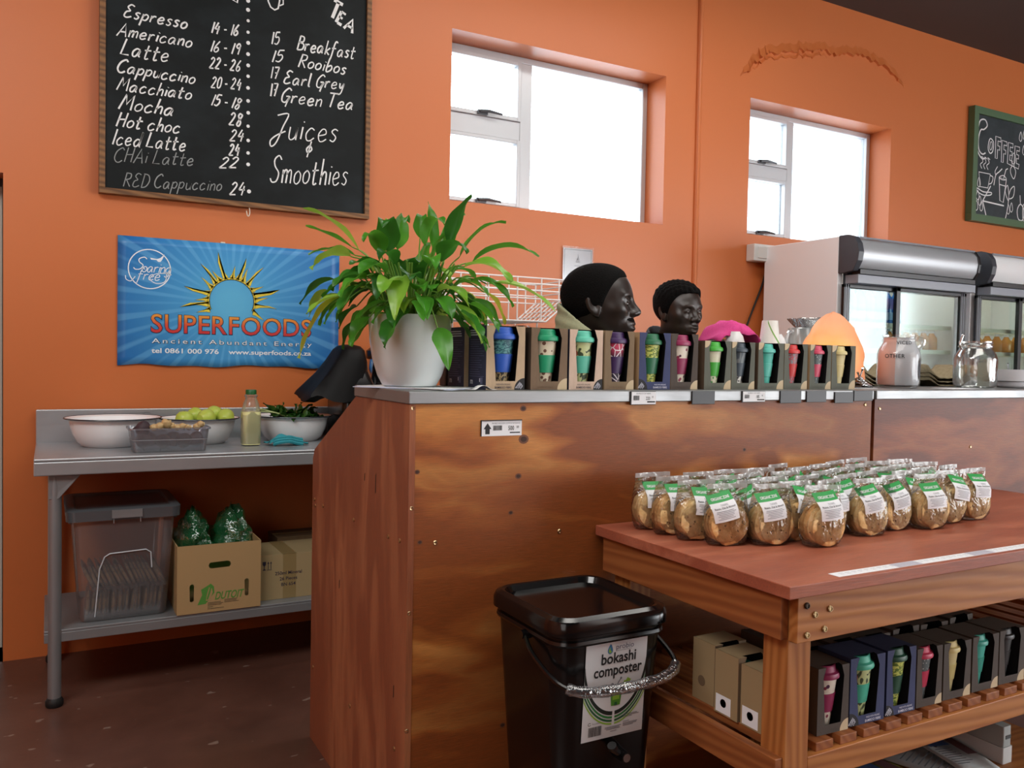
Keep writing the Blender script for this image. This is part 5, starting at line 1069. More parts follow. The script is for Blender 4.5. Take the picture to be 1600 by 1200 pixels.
# ---------------------------------------------------------------- under the display table
t = thing('file_box', 'pale grey upright box at the right end of the papers under the display table', 'box', (2.34, 1.36, .2005))
b = MB(); b.rrect([(-.021, 0, .023, .30, .004, 0), (-.021, 0, .023, .30, .004, .046)], 0, None, True); b.build('lower_box', mat('white_board', '#C9CDCC', .7), t)
b = MB(); b.rrect([(-.018, .002, .018, .29, .004, .0465), (-.018, .002, .018, .29, .004, .104)], 0, None, True); b.build('upper_box', mat('pale_grey_board', '#A3AAA8', .7), t)
b = MB(); b.box(-.008, .0008, .068, .016, .0022, .078); b.build('dark_tab', mat('dark_tab', '#3E4344', .6), t)
def mag(loc, rz, w_, h_, base, label, rnd):
    t = thing('newspaper', label, 'newspaper', loc, rz, 'papers under the display table'); g = [[(-w_/2+w_*i/8, -h_/2+h_*j/6, .004+.006*math.sin(i*.6+j*.3+rnd.random())) for j in range(7)] for i in range(9)]
    b = MB(); b.loft(g, 0, None, True, (False, False), closed=False); b.build('sheets', base, t, solid=.004)
    b = MB(); M = flat(0, 0, .0135)
    b.rect(-w_*.4, h_*.2, w_*.1, h_*.38, M, 0); b.rect(w_*.15, -.1*h_, w_*.4, .38*h_, M, 1)
    for k in range(8): b.rect(-w_*.4, h_*(.1-.06*k), w_*rnd.uniform(-.1, .1), h_*(.1-.06*k)+.004, M, 2)
    b.build('print', [mat('news_blue', '#34507E', .6), mat('news_maroon', '#5E3A3E', .6), GREYINK], t)
rnd = random.Random(3)
t = thing('wooden_crate', 'low wooden crate on the floor under the display table, carrying papers', 'crate', (2.20, 1.55, 0))
b = MB(); b.box(-.42, -.24, .18, .42, .25, .20); b.build('top_board', PINEX, t, bevel=.003)
b = MB(); b.box(-.42, -.24, 0, .42, -.22, .18); b.build('front_board', PINEX, t); b = MB(); b.box(-.42, .23, 0, .42, .25, .18); b.build('back_board', PINEX, t)
for x in (-.42, .40): MB().box(x, -.22, 0, x+.02, .23, .18).build('side_board', PINEY, t)
mag((2.165, 1.50, .2005), .35, .24, .26, mat('newsprint', '#B9BDBE', .7), 'newspaper with blue and maroon print lying on the crate under the table', rnd)
mag((2.235, 1.44, .2085), -.25, .13, .20, mat('white_newsprint', '#C9CCCC', .7), 'whiter sheet of newsprint on top of the newspaper beside the grey box', rnd)
mag((1.96, 1.44, .2005), .1, .16, .20, mat('yellow_green_paper', '#8C8A2E', .6), 'yellow-green paper under the table at the left of the newspapers', rnd)
tag(MB().rrect([(-.03, -.02, .03, .02, .008, 0), (-.03, -.02, .03, .02, .008, .07)]).build('clear_container', m_film('clear_block_plastic', '#EEF2F2', .2, .15, .4, 20), loc=(2.20, 1.69, .2005)), 'small clear plastic container behind the newspapers under the table', 'container')
# ---------------------------------------------------------------- pot plant and papers at the end of the counter
PX, PY = .868, 2.165
t = thing('paper_sheets', 'few white paper sheets lying under the white plant pot on the counter corner', 'paper', (.90, 2.17, CZ))
b = MB(); b.box(-.105, -.148, .0004, .105, .148, .0022, 0, Matrix.Rotation(R(38), 4, 'Z')); b.build('lower_sheet', mat('bluish_paper', '#C9D4EE', .7), t)
b = MB(); b.box(-.10, -.145, .0024, .10, .14, .0040, 0, Matrix.Rotation(R(30), 4, 'Z')); b.build('upper_sheet', WHITEP, t)
t = thing('plant', 'leafy peace lily in a white pot on the left end of the counter', 'plant', (PX, PY, CZ+.0045), R(-28.8))
b = MB(); b.lathe([(.001, 0), (.066, 0), (.074, .004), (.088, .03), (.102, .075), (.110, .125), (.1135, .190), (.1125, .193), (.109, .193), (.107, .188), (.104, .125), (.09, .06), (.001, .05)], 48)
def m_pot():
    t = NT('white_pot_glaze'); t.p(Base_Color=rgb('#DCE4E5'), Roughness=.25, Specular_IOR_Level=.5); return t.m
b.build('pot', m_pot(), t)
b = MB(); b.lathe([(.106, .165), (.07, .172), (.001, .174)], 24); b.build('soil', mat('dark_soil', '#2B2119', .95), t)
def m_plantleaf(name, a, c, d):
    t = NT(name); n = t.noise(t.coord(), 9, 3); t.p(Base_Color=t.ramp(n, [(.35, rgb(a)), (.55, rgb(c)), (.75, rgb(d))]), Roughness=.30, Specular_IOR_Level=.5)
    t.bump(t.noise(t.coord(), 45, 2), .15, .004)
    tl = t.n('BsdfTranslucent', i_Color=rgb(d)); ms = t.n('MixShader'); ms.inputs[0].default_value = .38
    t.t.links.new(t.b.outputs[0], ms.inputs[1]); t.t.links.new(tl.outputs[0], ms.inputs[2]); t.t.links.new(ms.outputs[0], t.out.inputs[0]); return t.m
LFM = [m_plantleaf('glossy_leaf', '#37751F', '#4C972C', '#6BB03A'), m_plantleaf('dark_glossy_leaf', '#26591F', '#357426', '#478C30'), m_plantleaf('light_leaf', '#6CA832', '#94C444', '#B0D458'), m_plantleaf('yellowing_leaf', '#8FAF35', '#B4C23C', '#CDC748'), mat('petiole_green', '#6F9A3C', .45), mat('brown_leaf_tip', '#5A3A1E', .7)]
fo = MB(); st = MB()
def leaf(p0, p1, L, W_, mt, droop=.5, twist=0.0, seed=0, rise=.0):
    """stalk from the soil to p1, then a lance-shaped blade of length L carrying on and drooping"""
    p0, p1 = Vector(p0), Vector(p1); mid = p0.lerp(p1, .55)+Vector((0, 0, .35*(Vector((p1.x-p0.x, p1.y-p0.y, 0))).length+.01))
    st.tube(catmull([p0, mid, p1], 5), [.0028-.0010*i/10 for i in range(11)], 6)
    d = (p1-mid).normalized(); d = (d+Vector((0, 0, rise))).normalized(); side = d.cross(Vector((0, 0, 1)))
    if side.length < .1: side = Vector((1, 0, 0))
    side.normalize(); side = Matrix.Rotation(twist, 3, d) @ side; p = p1.copy(); rows = []; n = 12
    for i in range(n+1):
        u = i/n; wd = W_*.5*(min(1, u*3.4)**.7)*(1-u**2.2)**.9*(1-.12*u)+.0003
        dd = d.copy(); dd.z -= droop*u*1.6; dd.normalize(); sd = (side-dd*side.dot(dd)).normalized(); nn = sd.cross(dd).normalized()
        wv = .10*W_*math.sin(u*11+seed)*u
        rows.append([p-sd*wd+nn*(wd*.35+wv), p-sd*wd*.66+nn*(wd*.20+wv*.5), p-sd*wd*.3+nn*wd*.04, p-nn*.0010, p+sd*wd*.3+nn*wd*.04, p+sd*wd*.66+nn*(wd*.20-wv*.5), p+sd*wd+nn*(wd*.35-wv)])
        p = p+dd*(L/n)
    fo.loft(rows, mt, None, True, (False, False), closed=False)
rnd = random.Random(31)
K = .00174
def px(x, y, d=0): return ((x-640)*K, d, .19+(497-y)*K)
# the leaves that make the outline: where the blade starts, length, width, tone, droop, twist
for x, y, d, L, W_, mt, dr, tw, ri in ((545, 388, .02, .15, .036, 0, .15, .3, -.12), (560, 395, -.02, .19, .045, 2, .45, .2, .15), (548, 400, .03, .14, .04, 0, .55, -.3, .0), (552, 408, -.06, .12, .07, 2, .95, .4, -.2), (520, 440, .0, .12, .05, 1, .9, .3, 0), (535, 470, -.06, .20, .055, 3, 1.5, .3, -.1), (530, 465, .03, .11, .05, 0, 1.2, .2, 0), (505, 455, .05, .10, .045, 2, 1.3, .3, 0),
  (672, 388, .02, .15, .05, 0, .6, .5, .1), (618, 392, .0, .12, .06, 0, .8, .5, .25), (608, 400, -.04, .13, .075, 1, .9, .3, .2), (690, 380, .03, .11, .07, 0, .55, -.5, .35), (700, 385, -.02, .15, .06, 1, .5, -.2, .15), (690, 395, .06, .16, .055, 0, .5, .3, .35), (715, 400, .02, .17, .045, 0, .6, .2, .35), (735, 410, .0, .20, .05, 0, .75, -.2, .3), (725, 420, -.05, .16, .075, 2, .85, .3, .1),
  (760, 445, -.03, .21, .048, 2, .75, .2, .35), (735, 440, -.04, .15, .06, 0, 1.1, .2, .1), (755, 455, .03, .11, .055, 3, 1.6, .2, -.1), (712, 455, .05, .12, .05, 3, 1.6, .3, 0), (710, 478, -.06, .14, .06, 2, .9, .2, -.1), (688, 470, -.09, .09, .055, 0, 1.2, .3, -.1), (637, 440, -.12, .155, .068, 2, 1.7, .1, -.4), (598, 405, -.05, .12, .06, 0, 1.0, .3, .0), (580, 440, -.05, .09, .05, 1, 1.0, .4, .1),
  (665, 390, -.06, .12, .065, 0, .9, .2, .3), (650, 370, .05, .10, .05, 0, .8, .3, .4), (690, 415, -.07, .12, .07, 1, 1.0, -.3, .2), (672, 420, -.09, .10, .055, 0, 1.3, .2, .1), (620, 420, -.08, .10, .06, 1, 1.2, -.2, .1), (565, 455, .02, .10, .05, 1, 1.1, .3, 0), (545, 505, .05, .085, .04, 1, 1.6, .1, -.2), (610, 370, .06, .10, .055, 2, .9, .2, .3)):
    q = px(x, y, d); a = math.atan2(d, q[0]); r = .03+rnd.uniform(0, .03)
    leaf((r*math.cos(a)+rnd.uniform(-.015, .015), r*math.sin(a)*.6+rnd.uniform(-.02, .02), .17), q, L, W_, mt, dr, tw, rnd.uniform(0, 6), ri)
for i in range(72):
    a = rnd.uniform(0, 6.28); rr_ = rnd.uniform(.04, .19); h = rnd.uniform(.20, .325)-.5*max(0, rr_-.10)
    q = (rr_*math.cos(a), rr_*math.sin(a)*.9, h)
    leaf((.05*math.cos(a)*rnd.random(), .05*math.sin(a)*rnd.random(), .17), q, rnd.uniform(.09, .14), rnd.uniform(.052, .078), rnd.choice((0, 0, 1, 1, 0, 2)), rnd.uniform(.6, 1.3), rnd.uniform(-.5, .5), rnd.uniform(0, 6), rnd.uniform(0, .4))
for i in range(40):
    a = rnd.uniform(0, 6.28); r1 = rnd.uniform(.06, .14); st.tube(catmull([(.05*math.cos(a), .05*math.sin(a), .17), (r1*.65*math.cos(a), r1*.65*math.sin(a), .26), (r1*math.cos(a), r1*math.sin(a), .33)], 4), .0022, 5)
fo.build('foliage', LFM, t, angle=60); st.build('leaf_stalks', LFM[4], t)
t = thing('paper_tag', 'small curled white paper tag lying on the steel edge left of the boxed cups', 'paper', (1.015, 2.0, CZ+.0005))
b = MB(); b.loft([[(x, y, .002+.011*math.sin(max(0, min(1, (x+.03)/.045))*math.pi)) for y in (-.012, .0, .014)] for x in np.linspace(-.05, .03, 14)], 0, None, True, (False, False), closed=False); b.build('curled_paper', WHITEP, t, solid=.0008)
b = MB(); b.rect(-.046, -.006, -.034, .008, Matrix.Translation((0, 0, .0026)), 0); b.build('grey_mark', GREYINK, t)
t = thing('card_box', 'plain grey-brown card box standing between the plant pot and the boxed cups', 'box', (1.085, 2.30, CZ+.0003))
b = MB(); b.box(-.055, -.012, 0, .06, .03, .142); b.build('box_body', mat('grey_brown_card', '#7A6E6C', .7), t, bevel=.004); b = MB(); b.box(-.0552, -.0125, .118, .0602, .0305, .143); b.build('box_lid', mat('grey_brown_card_lid', '#75696A', .7), t, bevel=.003)
# ---------------------------------------------------------------- fridges along the wall
FW = mat('white_fridge_enamel', '#F3F5F8', .2); FG = mat('grey_fridge_plastic', '#8F949E', .35); FD = mat('dark_grey_fridge_plastic', '#3B3E45', .4); FK = mat('black_door_profile', '#16181C', .35)
FGL = m_film('fridge_door_glass', '#EAF2F0', .012, 0, 0, fres=.22); SILP = mat('silver_header_panel', '#B4B7BB', .38, .45)
def fridge(x0, x1, label, hdr, fill):
    t = thing('display_fridge', label, 'fridge', (x0, 3.36, 0), 0, 'display fridges along the wall'); W_ = x1-x0; D = 4.0-3.36
    b = MB(); H = 2.045
    b.box(0, .06, 0, .045, D, H).box(W_-.045, .06, 0, W_, D, H).box(.045, D-.04, 0, W_-.045, D, H).box(.045, .06, H-.06, W_-.045, D-.04, H).box(.045, .06, 0, W_-.045, D-.04, .22); b.build('cabinet', FW, t, bevel=.004)
    b = MB(); b.box(.045, D-.046, .22, W_-.045, D-.041, H-.06); b.build('back_lining', mat('fridge_white_lining', '#E8E9E6', .4), t)
    b = MB(); b.box(.045, .03, H-.30, W_-.045, .06, H-.06); b.build('canopy_frame', FD, t)
    # header: dark end caps, a bowed silver panel, grey lower rail
    prof = [(.02+.0, H-.215), (-.045, H-.205), (-.075, H-.15), (-.083, H-.10), (-.072, H-.05), (-.045, H-.012), (.0, H+.004), (.06, H+.004), (.06, H-.215)]
    for a, c in ((0, .045), (W_-.022, W_)):
        b = MB(); n = len(prof); b.loft([[(a, y, z) for y, z in prof], [(c, y, z) for y, z in prof]], 0, None, False); b.build('header_end_cap', FD if a == 0 else FK, t, bevel=.003)
    b = MB(); pr = [(.0, H-.195), (-.043, H-.188), (-.068, H-.15), (-.076, H-.10), (-.066, H-.052), (-.043, H-.022), (.0, H-.008)]
    b.loft([[(.045, y, z) for y, z in pr], [(W_-.022, y, z) for y, z in pr]], 0, None, True, (False, False), closed=False); b.build('header_panel', hdr, t)
    b = MB(); b.box(.045, -.060, H-.222, W_-.022, .0, H-.196); b.build('header_trim', FK, t)
    b = MB(); b.box(.04, -.05, H-.275, W_+.0, .04, H-.224); b.build('header_rail', FG, t, bevel=.003)
    b = MB(); b.tube([(.05, -.047, H-.014), (W_-.02, -.047, H-.014)], .006, 8); b.build('top_edge', FG, t)
    # sliding doors
    z0, z1 = .30, H-.277; xm = W_*.42
    for k, (a, c) in enumerate(((.012, xm+.03), (xm-.03, W_-.012))):
        y = .0 if k else .022
        b = MB(); f = .032
        b.box(a, y, z0, a+f*(1.6 if k == 0 else 1.1), y+.02, z1).box(c-f*(1.1 if k == 0 else 1.9), y, z0, c, y+.02, z1).box(a, y, z0, c, y+.02, z0+.04).box(a, y, z1-.02, c, y+.02, z1)
        fr_ = b.build('door_frame', FK, t, bevel=.002)
        for q in ((a+.014, a+.018, a+.032, a+.036) if k == 0 else (c-.05, c-.046, c-.03, c-.026))[::2]:
            MB().box(q, y-.0015, z0, q+.004, y, z1).build('door_rib', FG, fr_)
        MB().box(a+f, y+.008, z0+.03, c-f, y+.013, z1-.015).build('door_glass', FGL, t)
    MB().box(0, -.02, .02, W_, .06, .30).build('kick_panel', FD, t, bevel=.004)
    for z in (.55, .87, 1.17, 1.39, 1.545):
        b = MB()
        for y in np.linspace(.10, D-.09, 9): b.tube([(.05, y, z), (W_-.05, y, z)], .003, 5)
        for x in (.06, W_*.5, W_-.06): b.tube([(x, .09, z-.006), (x, D-.08, z-.006)], .004, 5)
        b.box(.048, .075, z-.012, W_-.048, .082, z+.014); b.build('shelf', mat('pale_fridge_shelf', '#DEDFC8', .4), t)
    MB().box(.06, .09, H-.085, W_-.06, .12, H-.065).build('interior_lamp', LAMPM, t)
    return t
def emis(name, col, s):
    t = NT(name); t.p(Base_Color=rgb(col), Emission_Color=rgb(col), Emission_Strength=s); return t.m
LAMPM = emis('fridge_tube_light', '#FFF6E4', 30)
fridge(4.027, 5.165, 'glass-door display fridge with a silver header, left one of the two', SILP, 0)
fridge(5.285, 6.42, 'glass-door display fridge at the right edge, its header coloured white for reflected light', mat('reflection_white_header', '#EDEEEF', .2), 1)  # silver header coloured white in place of its overexposed reflection
# bottles and crates behind the glass
BW = mat('blue_water_bottle', '#3A78C4', .2); BP = mat('blue_purple_label', '#5C58A8', .5); BC = mat('blue_bottle_cap', '#2C5FB8', .4); BL = mat('light_blue_label', '#8FB8E0', .5)
bo = None
for r_, y in enumerate((3.475, 3.565)):
    for i in range(7):
        x = 4.125+.082*i; l = 'blue water bottle, %s from the left in the %s row behind the left fridge door' % (ORD[i], ('front', 'rear')[r_])
        if bo is None:
            bo = thing('water_bottle', l, 'bottle', (x, y, 1.560), 0, 'blue bottles in the left fridge')
            b = MB(); b.lathe([(.001, .001), (.033, .001), (.036, .008), (.036, .13), (.033, .15), (.016, .178), (.014, .19)], 18); b.build('bottle_body', BW, bo)
            b = MB(); b.lathe([(.0364, .085), (.0366, .086), (.0366, .135), (.034, .15)], 18, 0, None, True, (False, False)); b.build('purple_label', BP, bo); b = MB(); b.lathe([(.0365, .02), (.0366, .021), (.0366, .066)], 18, 0, None, True, (False, False)); b.build('light_label', BL, bo)
            b = MB(); b.lathe([(.016, .188), (.017, .189), (.017, .207), (.001, .208)], 14); b.build('bottle_cap', BC, bo)
        else: dup(bo, (x, y, 1.560), label=l)
for i, (x, z, h, m_, l, nm) in enumerate(((4.35, 1.404, .125, BLACKP, 'black plastic crate below the blue bottles in the left fridge', 'plastic_crate'), (4.33, 1.184, .19, mat('brown_crate', '#6B3F28', .7), 'brown carton on the lower visible shelf of the left fridge', 'carton'))):
    t = thing(nm, l, 'crate' if i == 0 else 'carton', (x, 3.62, z)); w2 = .19
    b = MB(); b.box(-w2, -.16, 0, w2, -.148, h*.38).box(-w2, -.16, h*.62, w2, -.148, h).box(-w2, -.16, h*.38, -.03, -.148, h*.62).box(w2-.04, -.16, h*.38, w2, -.148, h*.62).box(-w2, .148, 0, w2, .16, h).box(-w2, -.148, 0, -w2+.012, .148, h).box(w2-.012, -.148, 0, w2, .148, h).box(-w2, -.148, 0, w2, .148, .01)
    b.build('crate_body', m_, t)
    b = MB(); b.box(-w2-.004, -.166, h-.018, w2+.004, .166, h); b.box(-w2+.02, -.15, h-.018, w2-.02, .15, h) if i else None; b.build('rim', m_, t)
for i in range(6):
    x = 4.62+.085*i; l = 'pale bottle, %s from the left behind the right door of the left fridge' % ORD[i]
    if i == 0:
        pb = thing('juice_bottle', l, 'bottle', (x, 3.52, 1.404), 0, 'pale bottles in the left fridge'); b = MB(); b.lathe([(.001, .001), (.03, .001), (.034, .01), (.034, .075), (.018, .10), (.014, .112)], 16); b.build('bottle_body', mat('amber_juice', '#C98A3E', .25), pb); b = MB(); b.lathe([(.016, .11), (.016, .126), (.001, .127)], 12); b.build('bottle_cap', WHITEP, pb)
    else: dup(pb, (x, 3.52, 1.404), label=l)
for i in range(8):
    dup(pb, (5.42+.11*i, 3.52, 1.404), label='amber bottle, %s from the left in the right fridge' % ORD[i], group='amber bottles in the right fridge')
# ---------------------------------------------------------------- white wire basket on a dark appliance
t = thing('grinder_case', 'dark and steel appliance under the white wire basket, behind the boxed cups', 'appliance', (1.76, 3.36, TZ))
b = MB(); b.rrect([(-.19, -.13, .19, .13, .03, .002), (-.19, -.13, .19, .13, .03, .44)], 0, None, True); b.build('case', BLACKP, t)
for x in (-.10, .10): b = MB(); b.lathe([(.055, .44), (.058, .444), (.058, .525), (.045, .535), (.001, .536)], 24, 0, Matrix.Translation((x, -.03, 0))); b.build('steel_canister', CHROME, t)
b = MB(); b.box(-.16, -.132, .30, .16, -.1295, .39); b.build('front_plate', STEEL, t)
t = thing('wire_basket', 'white wire basket with sloping ends above the boxed cups, behind the plant', 'basket', (1.75, 3.34, 1.452))
b = MB(); WR = .0034; hy = .15
E_ = [(-.33, .20), (-.33, .11), (-.20, .012), (.165, .012), (.285, .11), (.285, .20)]
for y in np.linspace(-hy, hy, 2): b.tube([(x, y, z) for x, z in E_], WR*1.2, 6)
for y in np.linspace(-hy, hy, 8)[1:-1]: b.tube([(x, y, z) for x, z in E_[1:-1]], WR, 6)
for z, x0, x1 in ((.20, -.33, .285), (.175, -.33, .285), (.145, -.33, .285), (.11, -.33, .285)):
    for y in (-hy, hy): b.tube([(x0, y, z), (x1, y, z)], WR, 6)
    for x in (x0, x1): b.tube([(x, -hy, z), (x, hy, z)], WR, 6)
for f in (.25, .5, .75):
    for s, (xa, xb) in ((0, (-.33, -.20)), (1, (.285, .165))):
        x = xa+(xb-xa)*f; z = .11-.098*f; b.tube([(x, -hy, z), (x, hy, z)], WR, 6)
for x in np.linspace(-.19, .155, 10): b.tube([(x, -hy, .012), (x, hy, .012)], WR, 6)
for x in (-.25, -.12, .02, .14, .23):
    zb = .012 if -.2 < x < .165 else .06
    for y in (-hy, hy): b.tube([(x, y, .20), (x, y, zb)], WR, 6)
b.build('wire_frame', mat('white_coated_wire', '#F2EEEC', .35), t)
b = MB()
for x in (-.17, .15):
    for y in (-.10, .10): b.tube([(x, y, .012), (x, y, -.024 if abs(x) > .2 else -.098)], WR, 6)
b.build('wire_feet', mat('white_coated_wire', '#F2EEEC', .35), t)
# ---------------------------------------------------------------- staff bench behind the counter, coffee machine and things on it
t = thing('work_bench', 'plain plywood staff bench behind the counter carrying the coffee machine', 'bench', (2.85, 2.78, 0))
b = MB(); b.box(-.44, -.21, .86, .95, .28, .90); b.build('bench_top', PLYF2, t)
for x in (-.42, .89):
    for y in (-.18, .22): MB().box(x, y, 0, x+.05, y+.05, .86).build('leg', PINEZ, t)
t = thing('coffee_machine', 'steel coffee machine behind the counter, only its cup rail showing above the boxed cups', 'coffee machine', (2.80, 2.76, .9005))
b = MB(); b.box(-.36, -.17, .06, .40, .24, .455); b.box(-.36, -.19, .33, .40, -.17, .455); b.build('machine_body', m_steel('machine_steel', '#9A9C9E', .3), t, bevel=.012)
b = MB(); b.box(-.35, -.19, .0, .39, .2, .06); b.build('drip_tray', BLACKM, t)
b = MB(); b.tube([(-.34, -.16, .457), (-.34, -.16, .475), (.38, -.16, .475), (.38, -.16, .457)], .005, 8); b.build('cup_rail', CHROME, t)
for x in (-.22, .16): b = MB(); b.cyl((x, -.19, .34), (x, -.19, .29), .035, .03, 18); b.tube([(x, -.19, .30), (x, -.235, .295)], .012, 10); b.build('portafilter', BLACKP, t)
MZ = .9005+.456
def teacup(loc, k, label, m_=WHITEG, handle=True, seg=28, nm='coffee_cup', gr='upturned cups on the coffee machine', rz=0):
    t = thing(nm, label, 'cup', loc, rz, gr); b = MB()
    b.lathe([(.042*k, 0), (.043*k, .003), (.041*k, .022*k), (.033*k, .052*k), (.022*k, .066*k), (.021*k, .070*k), (.015*k, .070*k), (.014*k, .066*k), (.001, .066*k)], seg); b.build('cup_body', m_, t)
    if handle: b = MB(); b.tube(catmull([(.039*k, 0, .018*k), (.060*k, 0, .016*k), (.066*k, 0, .033*k), (.055*k, 0, .05*k), (.033*k, 0, .05*k)], 4), .0055*k, 8); b.build('cup_handle', m_, t)
    return t
teacup((2.52, 2.66, MZ), 1.05, 'white cup turned upside down under the pink cloth on the coffee machine', rz=R(160)); teacup((2.785, 2.68, MZ), 1.0, 'small white cup turned upside down right of the green striped paper cup', rz=R(20))
t = thing('paper_cup', 'white paper cup with a green curved stripe, upside down on the coffee machine', 'cup', (2.70, 2.64, MZ))
b = MB(); b.lathe([(.046, 0), (.048, .002), (.048, .006), (.0455, .008), (.033, .125), (.031, .125), (.030, .120), (.001, .120)], 28); b.build('cup_wall', mat('white_paper_cup', '#EDF0EA', .5), t)
b = MB(); rw = []
for i in range(15):
    u = i/14; a = R(-150+u*95); z = .015+.10*(1-u)**1.5; r = .0456-.0125*(z-.008)/.117+.0004; rw.append([(r*math.cos(a), r*math.sin(a), z), ((r-.0013)*math.cos(a), (r-.0013)*math.sin(a), z+.012)])
b.loft(rw, 0, None, True, (False, False), closed=False); b.build('green_stripe', mat('green_stripe_print', '#7DB356', .5), t)
t = thing('glass_jug', 'clear glass jug turned upside down beside the glowing lamp', 'jug', (2.905, 2.66, MZ), R(185))
b = MB(); b.lathe([(.062, 0), (.064, .003), (.060, .05), (.052, .098), (.048, .102), (.001, .102)], 28); b.build('jug_body', m_film('cloudy_glass', '#E9F0F0', .16, .30, .1, 12, '#E2EAEA'), t); b = MB(); b.tube(catmull([(.058, 0, .02), (.085, 0, .018), (.092, 0, .05), (.08, 0, .08), (.052, 0, .085)], 4), .008, 8); b.build('jug_handle', m_film('cloudy_glass_handle', '#F2F6F6', .25, .35, .1, 12), t)
g = []
for i in range(21):
    u = i/20; x = -.125+.25*u; row = []
    for j in range(11):
        v = j/10; y = -.07+.14*v; arch = .118*math.sin(math.pi*(.06+.9*u))**.8
        lift = arch if v > .25 else arch*(.72+.28*v/.25)
        row.append((x, y, max(.003, lift-.028*math.exp(-((u-.45)/.2)**2)*(v < .1)+.008*math.sin(u*17+v*5))))
    g.append(row)
b = MB(); b.loft(g, 0, None, True, (False, False), closed=False)
tag(b.build('pink_cloth', m_cloth('pink_cloth_fabric', '#C8307E', '#E24F98', 200), loc=(2.555, 2.72, MZ), solid=.003), 'bright pink cloth arched over the upturned cup on the coffee machine', 'cloth')
t = thing('black_tray', 'flat black tray corner left of the pink cloth on the coffee machine', 'tray', (2.46, 2.80, MZ)); b = MB(); b.add([(-.06, -.05, 0), (.12, -.05, 0), (.12, .06, 0), (-.06, .06, 0), (-.06, -.05, .01), (.12, -.05, .045), (.12, .06, .045), (-.06, .06, .01)], [(3, 2, 1, 0), (4, 5, 6, 7), (0, 1, 5, 4), (1, 2, 6, 5), (2, 3, 7, 6), (3, 0, 4, 7)]); b.build('tray_plate', BLACKM, t)
t = thing('glass_dish', 'clear glass dish with a flared rim behind the glowing lamp', 'dish', (3.12, 2.76, MZ))
b = MB(); n = 32; pr = [(.03, 0), (.035, .004), (.018, .02), (.018, .06), (.07, .085), (.10, .115), (.125, .150), (.122, .153), (.095, .118), (.06, .092), (.001, .075)]
b.loft([[((r+(.012*math.sin(8*2*math.pi*j/n) if r > .11 else 0))*math.cos(2*math.pi*j/n), (r+(.012*math.sin(8*2*math.pi*j/n) if r > .11 else 0))*math.sin(2*math.pi*j/n), z) for j in range(n)] for r, z in pr], 0); b.build('dish_body', m_film('crystal_glass', '#F4F8FA', .30, .10, .5, 20), t)
# ---------------------------------------------------------------- salt lamp
t = thing('salt_lamp', 'glowing orange rock salt lamp standing behind the last boxed cups', 'lamp', (2.645, 2.262, CZ))
b = MB(); b.lathe([(.001, .0005), (.078, .0005), (.082, .004), (.082, .020), (.078, .024), (.001, .024)], 32); b.build('lamp_base', PINEX, t)
b = MB(); rg = []
for i in range(25):
    u = i/24; z = .026+.262*u; r = .142*(1-u**1.9)**.62*(1-.10*(1-u)**3); r = max(r, .001); row = []
    for j in range(36):
        a = 2*math.pi*j/36; d = Vector((math.cos(a), math.sin(a), u*2.2)); k = 1+.10*noise.noise(d*1.6)+.05*noise.noise(d*4.5)
        row.append((r*k*math.cos(a), r*k*.82*math.sin(a), z+.004*noise.noise(d*7)))
    rg.append(row)
b.loft(rg, 0)
ts = NT('rock_salt'); co = ts.coord(); n_ = ts.noise(co, 9, 4); colr = ts.mix(n_, rgb('#EBA98E'), rgb('#F5CDBB'))
ts.p(Base_Color=colr, Roughness=.55); ts.bump(n_, .5, .01)
tl = ts.n('BsdfTranslucent', i_Color=rgb('#F6C070')); ms = ts.n('MixShader'); ms.inputs[0].default_value = .45; ts.t.links.new(ts.b.outputs[0], ms.inputs[1]); ts.t.links.new(tl.outputs[0], ms.inputs[2]); ts.t.links.new(ms.outputs[0], ts.out.inputs[0])
b.build('salt_rock', ts.m, t)
l = bpy.data.lights.new('salt_lamp_bulb', 'POINT'); l.energy = .5; l.color = (1, .80, .25); l.shadow_soft_size = .03
lo = bpy.data.objects.new('salt_lamp_bulb', l); C.objects.link(lo); lo.parent = t; lo.location = (-.045, -.03, .115)
# ---------------------------------------------------------------- right counter: jars, ramekin, spoons, moulded trays
JG = m_film('jar_glass', '#F9FCFC', .04, .02, .12, 10, fres=.5); Z2 = CZ+.0005
def jar(x, y, R_, h, label, mats):
    t = thing('glass_jar', label, 'jar', (x, y, Z2), R(-30), 'glass jars on the right counter'); b = MB()
    b.lathe([(.001, .002), (.82*R_, .002), (.95*R_, .008), (R_, .02), (R_, .62*h), (.93*R_, .72*h), (.74*R_, .84*h), (.72*R_, .86*h), (.80*R_, .875*h), (.80*R_, .90*h), (.73*R_, .915*h), (.74*R_, .95*h), (.77*R_, .965*h), (.77*R_, h), (.71*R_, h)], 36, 0, None, True, (True, False)); b.build('jar_body', mats, t); return t
t = jar(2.865, 2.135, .078, .205, 'glass mug jar lined with pink and white paper, printed in dark capitals', JG)
b = MB(); R2 = .0745; h = .205; pr = [(.6*R2, .006), (.94*R2, .012), (.985*R2, .02), (.985*R2, .62*h), (.92*R2, .72*h), (.74*R2, .84*h), (.72*R2, .94*h)]
sg = 40
for lo_, hi_, mt in ((0, 14, 0), (14, 40, 1)):
    b.loft([[(r*math.cos(2*math.pi*j/sg+R(112)), r*math.sin(2*math.pi*j/sg+R(112)), z) for j in range(lo_, hi_+1)] for r, z in pr], mt, None, True, (False, False), closed=False)
b.build('paper_lining', [mat('pink_paper', '#F2BEB2', .6), mat('grey_white_paper', '#E6E5EA', .6)], t)
